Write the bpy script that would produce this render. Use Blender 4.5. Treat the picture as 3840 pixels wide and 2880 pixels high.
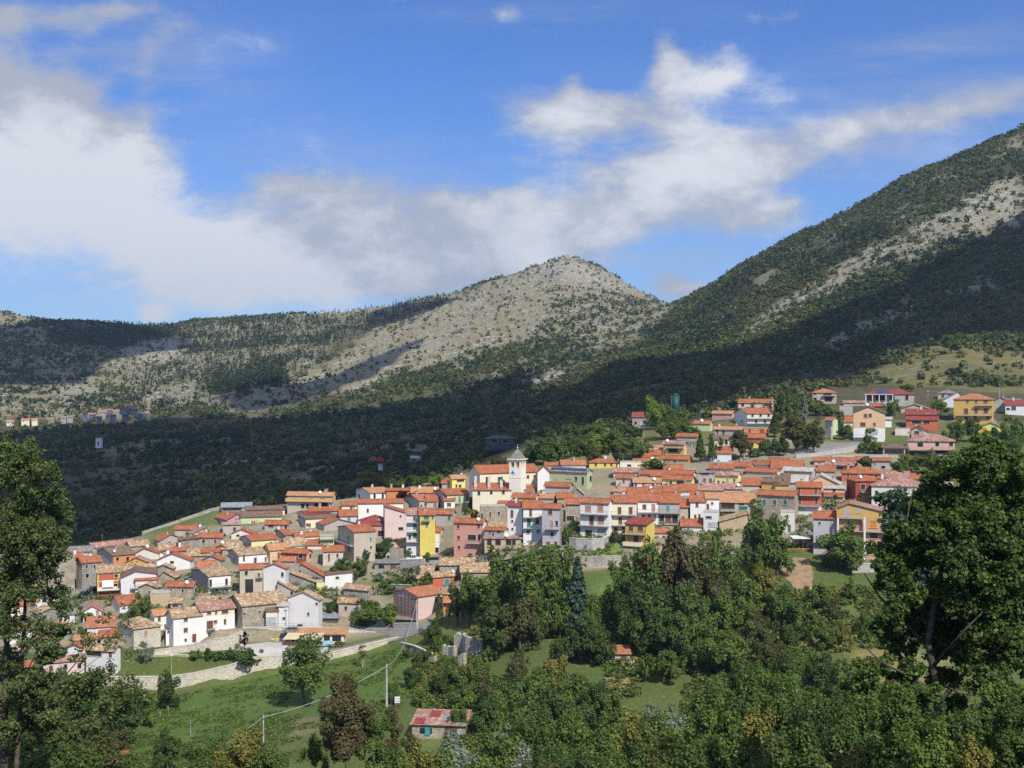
import bpy, math, random
import numpy as np
from mathutils import Vector, Matrix
for o in list(bpy.data.objects): bpy.data.objects.remove(o)
SC = bpy.context.scene
COL = SC.collection
R = math.radians
rnd = random.Random(7)
# ---------------------------------------------------------------- camera
F, CX, HY = 4500.0, 1920.0, 1440.0      # focal length and centre in photograph pixels (3840 wide)
cam = bpy.data.objects.new('camera', bpy.data.cameras.new('camera')); COL.objects.link(cam)
cam.data.sensor_width = 36; cam.data.lens = 36 * F / 3840
cam.data.clip_start = .3; cam.data.clip_end = 20000
cam.rotation_euler = (R(90), 0, 0); SC.camera = cam
# ---------------------------------------------------------------- light
SUN_AZ, SUN_EL = 27.0, 46.0             # sun stands behind the camera, to the right
SD = Vector((math.sin(R(SUN_AZ)) * math.cos(R(SUN_EL)), -math.cos(R(SUN_AZ)) * math.cos(R(SUN_EL)), math.sin(R(SUN_EL))))
sun = bpy.data.objects.new('sun', bpy.data.lights.new('sun', 'SUN')); COL.objects.link(sun)
sun.data.energy = 4.3; sun.data.angle = R(.53); sun.data.color = (1, .945, .86)
sun.rotation_euler = SD.to_track_quat('Z', 'Y').to_euler()
SC.view_settings.view_transform = 'Standard'; SC.view_settings.look = 'None'
SC.view_settings.exposure = 0.32; SC.view_settings.gamma = 1
SC.cycles.max_bounces = 5; SC.cycles.diffuse_bounces = 2; SC.cycles.glossy_bounces = 2
SC.cycles.transmission_bounces = 3; SC.cycles.transparent_max_bounces = 4; SC.cycles.volume_bounces = 0
SC.cycles.use_denoising = False

class NT:
    """tiny helper for building node trees"""
    def __init__(s, tree): s.t = tree; s.n = tree.nodes; s.l = tree.links
    def new(s, kind, **kw):
        n = s.n.new(kind)
        for k, v in kw.items(): setattr(n, k, v)
        return n
    def put(s, sock, v):
        if isinstance(v, bpy.types.NodeSocket): s.l.new(v, sock)
        elif v is not None: sock.default_value = v
    def math(s, op, a, b=None, c=None, clamp=False):
        n = s.new('ShaderNodeMath', operation=op, use_clamp=clamp)
        for i, v in enumerate((a, b, c)):
            if v is not None: s.put(n.inputs[i], v)
        return n.outputs[0]
    def mix(s, f, a, b, mode='MIX'):
        n = s.new('ShaderNodeMix', data_type='RGBA', blend_type=mode)
        s.put(n.inputs[0], f); s.put(n.inputs[6], a); s.put(n.inputs[7], b)
        return n.outputs[2]
    def noise(s, vec, scale, detail=3, rough=.55, dist=0):
        n = s.new('ShaderNodeTexNoise'); s.put(n.inputs['Vector'], vec)
        n.inputs['Scale'].default_value = scale; n.inputs['Detail'].default_value = detail
        n.inputs['Roughness'].default_value = rough; n.inputs['Distortion'].default_value = dist
        return n.outputs['Fac']
    def ramp(s, f, a, b, lo=0., hi=1., smooth=True):
        n = s.new('ShaderNodeMapRange', interpolation_type='SMOOTHSTEP' if smooth else 'LINEAR')
        s.put(n.inputs[0], f); n.inputs[1].default_value = a; n.inputs[2].default_value = b
        n.inputs[3].default_value = lo; n.inputs[4].default_value = hi
        return n.outputs[0]
def c4(c): return (c[0], c[1], c[2], 1)

# ---------------------------------------------------------------- sky
W = bpy.data.worlds.new('World'); SC.world = W; W.use_nodes = True
g = NT(W.node_tree); g.n.clear()
out = g.new('ShaderNodeOutputWorld'); bg = g.new('ShaderNodeBackground'); g.l.new(bg.outputs[0], out.inputs[0])
bg.inputs[1].default_value = .1
sky = g.new('ShaderNodeTexSky', sky_type='NISHITA'); sky.sun_disc = False
sky.sun_elevation = R(SUN_EL); sky.sun_rotation = R(180 - SUN_AZ)
sky.air_density = 1.0; sky.dust_density = .3; sky.ozone_density = 2.2; sky.altitude = 600
tc = g.new('ShaderNodeTexCoord'); sep = g.new('ShaderNodeSeparateXYZ'); g.l.new(tc.outputs['Generated'], sep.inputs[0])
ymax = g.math('MAXIMUM', sep.outputs[1], .08)
U = g.math('DIVIDE', sep.outputs[0], ymax); V = g.math('DIVIDE', sep.outputs[2], ymax)
uv = g.new('ShaderNodeCombineXYZ'); g.put(uv.inputs[0], U); g.put(uv.inputs[1], g.math('MULTIPLY', V, 1.7))
n1 = g.noise(uv.outputs[0], 7.5, 10, .6, .15); n2 = g.noise(uv.outputs[0], 2.6, 3, .5)
n3 = g.noise(uv.outputs[0], 17, 8, .62, .4)
# cloud banks: centre (photo pixels), half widths, tilt in degrees, weight
LOBES = [(60,330,330,170,-30,.95),(230,560,420,210,12,1.1),(500,640,210,130,25,.8),(60,800,420,130,0,.75),(60,60,380,70,0,.8),(420,60,200,90,25,.5),(640,110,130,70,35,.62),(545,270,60,130,0,.55),(400,300,140,40,45,.4),
 (-300,500,420,420,0,1.0),(520,960,300,150,0,.7),(820,730,260,80,-10,.55),(1250,720,260,70,-8,.5),(2250,420,170,80,0,.5),(2350,600,260,110,0,.4),(2000,600,260,70,0,.35),(300,1060,260,60,0,.35),(1000,1010,520,110,0,1.1),(760,900,300,80,-10,.9),(1120,840,330,90,-10,.8),(760,1120,300,80,0,.6),(1450,960,460,150,0,1.0),(1080,680,200,55,-10,.75),(1500,700,240,50,-12,.55),(1330,800,200,60,-10,.5),
 (1750,830,330,120,-6,.9),(1900,1010,280,90,0,.75),(2150,780,380,130,0,1.05),(2080,940,200,80,0,.5),(2560,800,360,120,10,1.05),(2850,830,210,70,8,.7),(1560,1080,300,50,0,.45),
 (2030,440,190,90,-8,.85),(2140,330,55,80,0,.5),(2420,430,300,100,-12,.95),(2490,180,70,130,12,.85),(2560,300,170,110,25,.75),(2730,280,110,50,25,.5),(2600,620,330,90,5,.75),(1820,520,220,40,12,.35),
 (3050,530,480,95,7,.72),(3450,430,420,85,11,.66),(3760,340,300,80,14,.66),(3000,640,300,50,8,.4),(3650,190,330,40,12,.42),(3200,330,300,30,8,.3),(2510,1060,90,60,0,1.15),(2600,1080,90,35,0,.8),(2920,770,100,30,10,.45),(575,1185,65,38,0,.95),
 (1900,30,110,60,20,.55),(2250,30,150,40,0,.35),(1500,190,90,35,0,.35),(2900,70,360,40,5,.3)]
acc = None
for (lx, ly, rx, ry, an, wt) in LOBES:
    u0, v0, a = (lx - CX) / F, (HY - ly) / F, R(an)
    du = g.math('SUBTRACT', U, u0); dv = g.math('SUBTRACT', V, v0)
    p = g.math('MULTIPLY_ADD', du, math.cos(a) * F / rx, g.math('MULTIPLY', dv, math.sin(a) * F / rx))
    q = g.math('MULTIPLY_ADD', du, -math.sin(a) * F / ry, g.math('MULTIPLY', dv, math.cos(a) * F / ry))
    r2 = g.math('MULTIPLY_ADD', p, p, g.math('MULTIPLY', q, q))
    e = g.math('MULTIPLY', g.math('EXPONENT', g.math('MULTIPLY', r2, -1.0)), wt)
    acc = e if acc is None else g.math('ADD', acc, e)
den = g.math('MULTIPLY_ADD', g.math('SUBTRACT', n1, .5), 2.7, g.math('MULTIPLY', acc, .93))
den = g.math('MULTIPLY_ADD', g.math('SUBTRACT', n3, .5), 1.1, den)
alpha = g.ramp(den, .26, 1.12)
vacc = None
for (lx, ly, rx, ry, an, wt) in [(3250,480,900,170,8,.62),(2550,560,520,220,0,.5),(3500,190,650,80,12,.42),(480,200,520,220,0,.4),(1300,620,600,150,-5,.35),(700,1000,700,200,0,.45),(2300,930,600,200,0,.4),(2100,40,500,60,0,.3)]:
    a = R(an); du = g.math('SUBTRACT', U, (lx - CX) / F); dv = g.math('SUBTRACT', V, (HY - ly) / F)
    p = g.math('MULTIPLY_ADD', du, math.cos(a) * F / rx, g.math('MULTIPLY', dv, math.sin(a) * F / rx)); q = g.math('MULTIPLY_ADD', du, -math.sin(a) * F / ry, g.math('MULTIPLY', dv, math.cos(a) * F / ry))
    e = g.math('MULTIPLY', g.math('EXPONENT', g.math('MULTIPLY', g.math('MULTIPLY_ADD', p, p, g.math('MULTIPLY', q, q)), -1.0)), wt); vacc = e if vacc is None else g.math('MAXIMUM', vacc, e)
sv = g.new('ShaderNodeMapping'); sv.inputs['Scale'].default_value = (2.2, 9, 1); sv.inputs['Rotation'].default_value = (0, 0, R(-9)); g.l.new(uv.outputs[0], sv.inputs[0])
veil = g.math('MULTIPLY', vacc, g.ramp(g.noise(sv.outputs[0], 2.2, 8, .6, .3), .3, .68))
alpha = g.math('SUBTRACT', 1.0, g.math('MULTIPLY', g.math('SUBTRACT', 1.0, alpha), g.math('SUBTRACT', 1.0, veil)))
thick = g.ramp(den, .7, 1.7)
shade = g.math('ADD', g.ramp(n2, .35, .65, -.5, .5), g.math('MULTIPLY', g.math('SUBTRACT', n1, .5), 2.6))
shade = g.math('ADD', shade, g.ramp(V, .05, .28, .32, -.15))
shade = g.math('MULTIPLY_ADD', thick, .35, shade)
ccol = g.mix(g.ramp(shade, -.2, .7), (3.9, 4.15, 4.7, 1), (7.0, 7.05, 7.25, 1))
hs = g.new('ShaderNodeHueSaturation'); hs.inputs['Saturation'].default_value = 1.12; hs.inputs['Value'].default_value = 1.0
g.l.new(sky.outputs[0], hs.inputs['Color'])
skyc = g.mix(1., hs.outputs[0], (.53, .73, 1.14, 1), 'MULTIPLY')
# unseen white cloud added overhead and behind the camera, whitening the fill light
over = g.math('MULTIPLY', g.ramp(sep.outputs[2], .34, .55), g.ramp(g.noise(tc.outputs['Generated'], 2.2, 5, .6), .42, .6, .15, .85))
skyf = g.mix(g.math('MULTIPLY', alpha, .93), skyc, ccol)
skyf = g.mix(over, skyf, (6.2, 6.3, 6.5, 1))
g.l.new(skyf, bg.inputs[0])

# ---------------------------------------------------------------- terrain control: columns of (distance, photo row)
NEAR = [(0.1, -1.7), (5, -3.4), (20, -9.8), (60, -31), (110, -54), (165, -70)]
COLS = {
0: [(205,2900),(240,2770),(262,2670),(277,2610),(278.5,2555),(292,2480),(300,2450),(303,2430),(315,2380),(335,2300),(355,2220),(375,2150),(395,2100),(412,2080),(460,2110),(560,2030),(700,1880),(1000,1700),(1300,1605),(1400,1570),(1600,1470),(1800,1380),(1950,1290),(2080,1210),(2200,1152),(2700,1300)],
400: [(205,2895),(235,2800),(257,2690),(277.5,2595),(279,2542),(288,2470),(296,2440),(299,2425),(312,2350),(330,2260),(350,2180),(370,2120),(395,2065),(412,2045),(450,2075),(540,2030),(680,1880),(1000,1700),(1300,1600),(1420,1560),(1600,1470),(1800,1380),(1950,1300),(2080,1240),(2200,1200),(2700,1330)],
600: [(205,2890),(235,2785),(257,2680),(278,2598),(279.5,2538),(288,2455),(297,2425),(300,2395),(311,2330),(329,2240),(348,2160),(368,2090),(392,2015),(412,1978),(450,2000),(540,1960),(680,1840),(1000,1685),(1280,1590),(1420,1540),(1600,1460),(1800,1375),(1950,1310),(2080,1255),(2220,1218),(2750,1320)],
800: [(205,2885),(235,2770),(257,2670),(278.5,2568),(280,2508),(288,2440),(298,2405),(300.5,2362),(310,2310),(328,2220),(345,2140),(365,2060),(390,1975),(412,1915),(450,1930),(540,1900),(680,1800),(1000,1670),(1250,1580),(1420,1510),(1600,1440),(1800,1360),(1950,1295),(2100,1240),(2250,1190),(2800,1300)],
1000: [(205,2885),(235,2750),(258,2650),(282,2535),(283.5,2468),(290,2430),(300,2408),(303,2358),(312,2310),(330,2220),(347,2140),(367,2050),(390,1960),(412,1895),(450,1910),(540,1880),(680,1780),(1000,1655),(1250,1570),(1420,1490),(1600,1425),(1800,1350),(1950,1290),(2120,1225),(2280,1178),(2800,1300)],
1200: [(205,2880),(235,2720),(258,2620),(286.5,2486),(288,2452),(296,2425),(303,2405),(306,2356),(318,2300),(335,2210),(350,2120),(370,2030),(390,1950),(412,1880),(450,1890),(540,1860),(680,1760),(1000,1640),(1200,1560),(1420,1470),(1600,1410),(1800,1340),(1950,1290),(2150,1225),(2300,1170),(2800,1300)],
1450: [(205,2870),(230,2730),(250,2620),(296,2432),(297.5,2404),(301,2393),(307,2375),(311,2355),(322,2290),(337,2200),(352,2110),(370,2020),(390,1930),(412,1850),(450,1850),(550,1820),(700,1720),(900,1640),(1150,1540),(1400,1440),(1600,1370),(1800,1300),(1950,1250),(2120,1190),(2280,1140),(2800,1300)],
1650: [(205,2860),(228,2730),(248,2620),(265,2530),(275,2480),(287,2420),(295,2370),(302,2330),(314,2260),(328,2180),(345,2090),(365,1990),(388,1890),(415,1800),(450,1800),(550,1780),(700,1690),(900,1610),(1150,1520),(1400,1420),(1600,1340),(1800,1260),(1950,1200),(2100,1150),(2280,1095),(2800,1300)],
2000: [(205,2850),(225,2720),(243,2600),(256,2510),(264,2460),(272,2400),(279,2340),(286,2280),(300,2190),(318,2090),(340,1970),(362,1870),(390,1790),(425,1725),(460,1680),(520,1650),(650,1590),(900,1500),(1150,1420),(1400,1330),(1600,1250),(1800,1170),(1950,1110),(2100,1050),(2250,992),(2800,1250)],
2110: [(205,2850),(225,2715),(243,2595),(256,2505),(264,2452),(272,2392),(279,2332),(286,2272),(300,2182),(318,2080),(340,1965),(362,1865),(390,1782),(425,1717),(460,1668),(520,1635),(650,1572),(900,1485),(1150,1410),(1400,1325),(1600,1245),(1800,1160),(1950,1090),(2100,1005),(2250,948),(2800,1250)],
2250: [(205,2850),(225,2708),(243,2588),(256,2498),(264,2440),(272,2380),(279,2320),(286,2260),(300,2170),(318,2070),(339,1958),(361,1858),(389,1770),(424,1705),(463,1650),(520,1612),(650,1545),(880,1468),(1100,1400),(1350,1320),(1560,1245),(1750,1170),(1900,1110),(2050,1055),(2230,1000),(2800,1250)],
2400: [(205,2850),(225,2700),(243,2580),(256,2490),(264,2430),(272,2370),(279,2310),(286,2250),(300,2160),(318,2060),(338,1950),(360,1850),(388,1760),(422,1695),(465,1630),(520,1590),(650,1520),(850,1450),(1050,1390),(1300,1320),(1500,1260),(1700,1200),(1850,1160),(2000,1120),(2200,1085),(2700,1250)],
2530: [(205,2850),(225,2698),(243,2572),(256,2480),(264,2420),(272,2360),(279,2302),(286,2245),(300,2155),(318,2055),(338,1945),(360,1842),(390,1750),(425,1682),(468,1615),(520,1575),(640,1508),(820,1440),(1000,1380),(1200,1310),(1350,1250),(1480,1212),(1600,1182),(1720,1160),(1850,1147),(2400,1350)],
2800: [(205,2850),(225,2690),(243,2550),(256,2450),(264,2390),(272,2330),(279,2280),(286,2230),(300,2140),(318,2030),(338,1930),(362,1820),(395,1720),(435,1640),(475,1575),(510,1530),(600,1480),(700,1440),(850,1380),(1000,1310),(1150,1230),(1300,1140),(1420,1070),(1520,1020),(1620,985),(2100,1200)],
3200: [(205,2850),(225,2680),(243,2535),(256,2435),(264,2375),(272,2310),(279,2260),(286,2210),(298,2125),(316,2010),(338,1900),(362,1800),(400,1710),(440,1635),(475,1580),(510,1530),(590,1475),(680,1425),(800,1350),(900,1280),(1020,1190),(1150,1090),(1300,970),(1430,850),(1560,760),(2000,1000)],
3600: [(205,2850),(225,2680),(243,2535),(256,2435),(264,2375),(272,2310),(279,2260),(286,2210),(298,2125),(316,2010),(338,1900),(362,1800),(400,1710),(440,1640),(480,1580),(520,1520),(610,1445),(720,1305),(780,1302),(860,1270),(980,1160),(1120,1010),(1280,850),(1450,690),(1620,572),(2100,800)],
4000: [(205,2850),(225,2680),(243,2535),(256,2435),(264,2375),(272,2310),(279,2260),(286,2210),(298,2125),(316,2010),(338,1900),(362,1800),(400,1710),(440,1640),(480,1580),(520,1520),(610,1460),(720,1345),(780,1320),(860,1260),(980,1130),(1120,960),(1280,780),(1450,570),(1650,385),(2100,700)]}
COLS[-2500] = COLS[0]; COLS[6500] = COLS[4000]
CU = sorted(COLS)
CA = np.array([[(y, (HY - p) / F * y) for y, p in COLS[c]] for c in CU])          # (col, k, [Y, z])
YT = np.concatenate([np.linspace(0.1, 200, 120, endpoint=False), np.arange(200, 520, .5), np.linspace(520, 1200, 260, endpoint=False), np.linspace(1200, 3600, 420), [5000, 8000]])
UT = np.arange(-2500, 6501, 25.)
def _fade(Y, a, b): return np.clip((Y - a) / (b - a), 0, 1)
_rs = np.random.RandomState(3); _G = _rs.rand(256, 256)
def vnoise(x, y):
    xi = np.floor(x).astype(int); yi = np.floor(y).astype(int); fx = x - xi; fy = y - yi
    fx = fx * fx * (3 - 2 * fx); fy = fy * fy * (3 - 2 * fy)
    a = _G[xi & 255, yi & 255]; b = _G[(xi + 1) & 255, yi & 255]; c = _G[xi & 255, (yi + 1) & 255]; d = _G[(xi + 1) & 255, (yi + 1) & 255]
    return (a * (1 - fx) + b * fx) * (1 - fy) + (c * (1 - fx) + d * fx) * fy
def fbm(x, y, n=4):
    s = 0; a = 1; t = 0
    for i in range(n): s = s + a * vnoise(x + 17 * i, y + 31 * i); t += a; a *= .5; x = x * 2; y = y * 2
    return s / t - .5
ZT = np.zeros((len(UT), len(YT)))
for i, u in enumerate(UT):
    j = int(np.clip(np.searchsorted(CU, u) - 1, 0, len(CU) - 2)); f = (u - CU[j]) / (CU[j + 1] - CU[j])
    k = CA[j] * (1 - f) + CA[j + 1] * f
    ys = np.concatenate([[n[0] for n in NEAR], k[:, 0], [6000]]); zs = np.concatenate([[n[1] for n in NEAR], k[:, 1], [k[-1, 1] - 200]])
    z = np.interp(YT, ys, zs)
    z2 = z.copy()
    for _ in range(40): z2[1:-1] = (z2[:-2] + 2 * z2[1:-1] + z2[2:]) / 4
    m = _fade(YT, 400, 470); m = np.maximum(m, 1 - _fade(YT, 205, 225))
    ZT[i] = z * (1 - m) + z2 * m
for _ in range(3):
    far = _fade(YT, 420, 700)[None, :]
    far = far * (1 - .8 * _fade(YT, 1700, 2000))[None, :]
    ZT[1:-1] = ZT[1:-1] * (1 - .5 * far) + .25 * far * (ZT[:-2] + ZT[2:])
XX = (UT[:, None] - CX) / F * YT[None, :]
YY = np.broadcast_to(YT[None, :], ZT.shape)
amp = _fade(YY, 480, 1400)
ZT += amp * (fbm(XX / 150, YY / 150, 5) * 26 - np.abs(fbm(XX / 90 + 50, YY / 200, 3)) * 14)
ZT += (1 - _fade(YY, 480, 700)) * _fade(YY, 3, 40) * fbm(XX / 18, YY / 18, 3) * 1.1 * np.where((YY > 255) & (YY < 330), .3, 1)
def zt(X, Y):
    X = np.asarray(X, float); Y = np.asarray(Y, float)
    u = np.clip((CX + F * X / np.maximum(Y, .05) - UT[0]) / 25, 0, len(UT) - 1.001); i = u.astype(int); fu = u - i
    j = np.clip(np.searchsorted(YT, Y) - 1, 0, len(YT) - 2); fy = np.clip((Y - YT[j]) / (YT[j + 1] - YT[j]), 0, 1)
    return (ZT[i, j] * (1 - fu) + ZT[i + 1, j] * fu) * (1 - fy) + (ZT[i, j + 1] * (1 - fu) + ZT[i + 1, j + 1] * fu) * fy
def hit(px, py, y0=200., y1=3000.):
    """distance at which the ray through a photo point meets the ground"""
    ys = np.concatenate([np.arange(y0, 520, .5), np.arange(520, 3000, 4)]); ys = ys[(ys <= y1) & (ys >= y0)]
    g_ = zt((px - CX) / F * ys, ys) - (HY - py) / F * ys
    k = np.argmax(g_ >= 0)
    return float(ys[k]) if g_[k] >= 0 else float(ys[np.argmax(g_)])
def pt(px, py, Y): return Vector(((px - CX) / F * Y, Y, (HY - py) / F * Y))
def gp(px, py, y0=200., lift=0.):
    Y = hit(px, py, y0); x = (px - CX) / F * Y; return Vector((x, Y, float(zt(x, Y)) + lift))

# ---------------------------------------------------------------- objects and meshes
def tag(o, label=None, cat=None, group=None, kind=None):
    if label: o['label'] = label
    if cat: o['category'] = cat
    if group: o['group'] = group
    if kind: o['kind'] = kind
    return o
class MB:
    """collects polygons, builds one mesh object"""
    def __init__(s): s.v = []; s.f = []; s.m = []
    def poly(s, pts, m=0):
        b = len(s.v); s.v += [tuple(p) for p in pts]; s.f.append(list(range(b, b + len(pts)))); s.m.append(m)
    def prism(s, pts, off, m=0, ms=None):
        n = len(pts); off = Vector(off); b = len(s.v)
        P = [Vector(p) for p in pts]; s.v += [tuple(p) for p in P] + [tuple(p + off) for p in P]
        s.f.append(list(range(b, b + n))); s.m.append(m)
        s.f.append(list(range(b + 2 * n - 1, b + n - 1, -1))); s.m.append(m)
        for i in range(n):
            j = (i + 1) % n; s.f.append([b + j, b + i, b + n + i, b + n + j]); s.m.append(m if ms is None else ms)
    def box(s, x0, x1, y0, y1, z0, z1, m=0):
        s.prism([(x0, y0, z0), (x0, y1, z0), (x1, y1, z0), (x1, y0, z0)], (0, 0, z1 - z0), m)
    def tube(s, pts, rad, seg=6, m=0, cap=True):
        pts = [Vector(p) for p in pts]; rad = rad if hasattr(rad, '__len__') else [rad] * len(pts); rings = []
        for i, p in enumerate(pts):
            d = (pts[min(i + 1, len(pts) - 1)] - pts[max(i - 1, 0)]).normalized()
            a = d.orthogonal().normalized() if i == 0 else (rings_a - d * rings_a.dot(d)).normalized()
            rings_a = a; b_ = d.cross(a); b = len(s.v); rings.append(b)
            for k in range(seg):
                t = 2 * math.pi * k / seg; s.v.append(tuple(p + (a * math.cos(t) + b_ * math.sin(t)) * rad[i]))
        for i in range(len(pts) - 1):
            for k in range(seg):
                k2 = (k + 1) % seg; s.f.append([rings[i] + k, rings[i] + k2, rings[i + 1] + k2, rings[i + 1] + k]); s.m.append(m)
        if cap:
            s.f.append([rings[0] + k for k in range(seg)][::-1]); s.m.append(m)
            s.f.append([rings[-1] + k for k in range(seg)]); s.m.append(m)
    def blob(s, c, r, m=0, seg=8, jit=0, seed=0):
        rr = random.Random(seed); b = len(s.v); n = seg // 2 + 1
        for i in range(n):
            th = math.pi * i / (n - 1)
            for k in range(seg):
                ph = 2 * math.pi * k / seg; q = 1 + rr.uniform(-jit, jit)
                s.v.append((c[0] + r[0] * q * math.sin(th) * math.cos(ph), c[1] + r[1] * q * math.sin(th) * math.sin(ph), c[2] + r[2] * q * math.cos(th)))
        for i in range(n - 1):
            for k in range(seg):
                k2 = (k + 1) % seg; s.f.append([b + i * seg + k, b + (i + 1) * seg + k, b + (i + 1) * seg + k2, b + i * seg + k2]); s.m.append(m)
    def build(s, name, mats, parent=None, smooth=False):
        me = bpy.data.meshes.new(name); me.from_pydata(s.v, [], s.f)
        mats = mats if isinstance(mats, (list, tuple)) else [mats]
        for m_ in mats: me.materials.append(m_)
        me.polygons.foreach_set('material_index', s.m)
        if smooth: me.polygons.foreach_set('use_smooth', [True] * len(s.f))
        me.update()
        o = bpy.data.objects.new(name, me); COL.objects.link(o); o.parent = parent
        return o
def empty(name, loc, rz=0, label=None, cat=None, group=None):
    o = bpy.data.objects.new(name, None); COL.objects.link(o); o.location = loc; o.rotation_euler = (0, 0, rz); o.empty_display_size = .5
    return tag(o, label, cat, group)
def copy_tree(o, parent=None):
    c = o.copy(); COL.objects.link(c); c.parent = parent
    for ch in list(o.children): copy_tree(ch, c)
    return c
def npmesh(name, V, Fq, mats, n=4, mi=None, smooth=False):
    me = bpy.data.meshes.new(name); V = np.asarray(V, np.float32); Fq = np.asarray(Fq, np.int32)
    me.vertices.add(len(V)); me.vertices.foreach_set('co', V.ravel())
    me.loops.add(Fq.size); me.loops.foreach_set('vertex_index', Fq.ravel())
    me.polygons.add(len(Fq)); me.polygons.foreach_set('loop_start', np.arange(0, Fq.size, n, dtype=np.int32))
    for m_ in (mats if isinstance(mats, (list, tuple)) else [mats]): me.materials.append(m_)
    if mi is not None: me.polygons.foreach_set('material_index', np.asarray(mi, np.int32))
    if smooth: me.polygons.foreach_set('use_smooth', np.ones(len(Fq), bool))
    me.update(calc_edges=True)
    return me

# ---------------------------------------------------------------- materials
M = {}
def mat_new(name):
    m = bpy.data.materials.new(name); m.use_nodes = True; t = NT(m.node_tree); b = t.n['Principled BSDF']
    b.inputs['Roughness'].default_value = .85; b.inputs['Specular IOR Level'].default_value = .25
    geo = t.new('ShaderNodeNewGeometry')
    M[name] = m; return m, t, b, geo
def mat(name, c, c2=None, scale=1.2, rough=.85, bump=0, bscale=None, metal=0, contrast=(.35, .65), detail=4):
    m, t, b, geo = mat_new(name); b.inputs['Roughness'].default_value = rough; b.inputs['Metallic'].default_value = metal
    if c2 is None: c2 = tuple(x * .8 for x in c)
    n = t.noise(geo.outputs['Position'], scale, detail, .6)
    t.l.new(t.mix(t.ramp(n, *contrast), c4(c), c4(c2)), b.inputs['Base Color'])
    if bump:
        bp = t.new('ShaderNodeBump'); bp.inputs['Strength'].default_value = bump; bp.inputs['Distance'].default_value = .1
        t.put(bp.inputs['Height'], t.noise(geo.outputs['Position'], bscale or scale * 4, 3)); t.l.new(bp.outputs[0], b.inputs['Normal'])
    return m
def mat_stone(name, c, c2, cm, scale=2.2):
    m, t, b, geo = mat_new(name); P = geo.outputs['Position']
    mp = t.new('ShaderNodeMapping'); mp.inputs['Scale'].default_value = (1, 1, 1.8); t.l.new(P, mp.inputs[0])
    v = t.new('ShaderNodeTexVoronoi'); v.inputs['Scale'].default_value = scale; t.l.new(mp.outputs[0], v.inputs['Vector'])
    vd = t.new('ShaderNodeTexVoronoi', feature='DISTANCE_TO_EDGE'); vd.inputs['Scale'].default_value = scale; t.l.new(mp.outputs[0], vd.inputs['Vector'])
    sp = t.new('ShaderNodeSeparateColor'); t.l.new(v.outputs['Color'], sp.inputs[0])
    col = t.mix(sp.outputs[0], c4(c), c4(c2)); col = t.mix(t.ramp(t.noise(P, .5, 3), .4, .7, 0, .45), col, c4(tuple(x * .6 for x in c2)))
    col = t.mix(t.ramp(vd.outputs['Distance'], .02, .09, .75, 0), col, c4(cm)); t.l.new(col, b.inputs['Base Color'])
    bp = t.new('ShaderNodeBump'); bp.inputs['Strength'].default_value = .6; bp.inputs['Distance'].default_value = .12
    t.put(bp.inputs['Height'], t.math('ADD', t.ramp(vd.outputs['Distance'], 0, .15), t.noise(P, 5, 2))); t.l.new(bp.outputs[0], b.inputs['Normal'])
    return m
def mat_wall(name, c, dirt=.16):
    """painted render with rain streaks and patches"""
    m, t, b, geo = mat_new(name); P = geo.outputs['Position']
    mp = t.new('ShaderNodeMapping'); mp.inputs['Scale'].default_value = (2.2, 2.2, .35); t.l.new(P, mp.inputs[0])
    st = t.noise(mp.outputs[0], 1.1, 4, .6); big = t.noise(P, .35, 3)
    col = t.mix(t.ramp(st, .5, .75, 0, dirt * 1.6), c4(c), c4(tuple(x * .55 for x in c)))
    col = t.mix(t.ramp(big, .45, .7, 0, dirt * 1.4), col, c4((c[0] * .72 + .03, c[1] * .7 + .03, c[2] * .66 + .03)))
    t.l.new(col, b.inputs['Base Color']); return m
def mat_roof(name, cs, scale=2.6, weather=.4, dark=(.10, .07, .05)):
    """clay tiles: courses of tiles, each tile its own shade, weathered in patches"""
    m, t, b, geo = mat_new(name); P = geo.outputs['Position']
    v = t.new('ShaderNodeTexVoronoi'); v.inputs['Scale'].default_value = scale; t.l.new(P, v.inputs['Vector'])
    sp = t.new('ShaderNodeSeparateColor'); t.l.new(v.outputs['Color'], sp.inputs[0])
    col = t.mix(t.ramp(sp.outputs[0], .1, .9), c4(cs[0]), c4(cs[1]))
    col = t.mix(t.ramp(sp.outputs[1], .62, .95, 0, .85), col, c4(cs[2]))
    col = t.mix(t.ramp(t.noise(P, .45, 4, .6), .42, .72, 0, weather), col, c4(dark))
    t.l.new(col, b.inputs['Base Color'])
    wv = t.new('ShaderNodeTexWave', wave_type='BANDS', bands_direction='X'); wv.inputs['Scale'].default_value = 1.3; wv.inputs['Distortion'].default_value = 1.5
    t.l.new(P, wv.inputs['Vector'])
    bp = t.new('ShaderNodeBump'); bp.inputs['Strength'].default_value = .55; bp.inputs['Distance'].default_value = .12
    t.put(bp.inputs['Height'], t.math('ADD', wv.outputs['Fac'], sp.outputs[2])); t.l.new(bp.outputs[0], b.inputs['Normal'])
    return m
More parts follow.
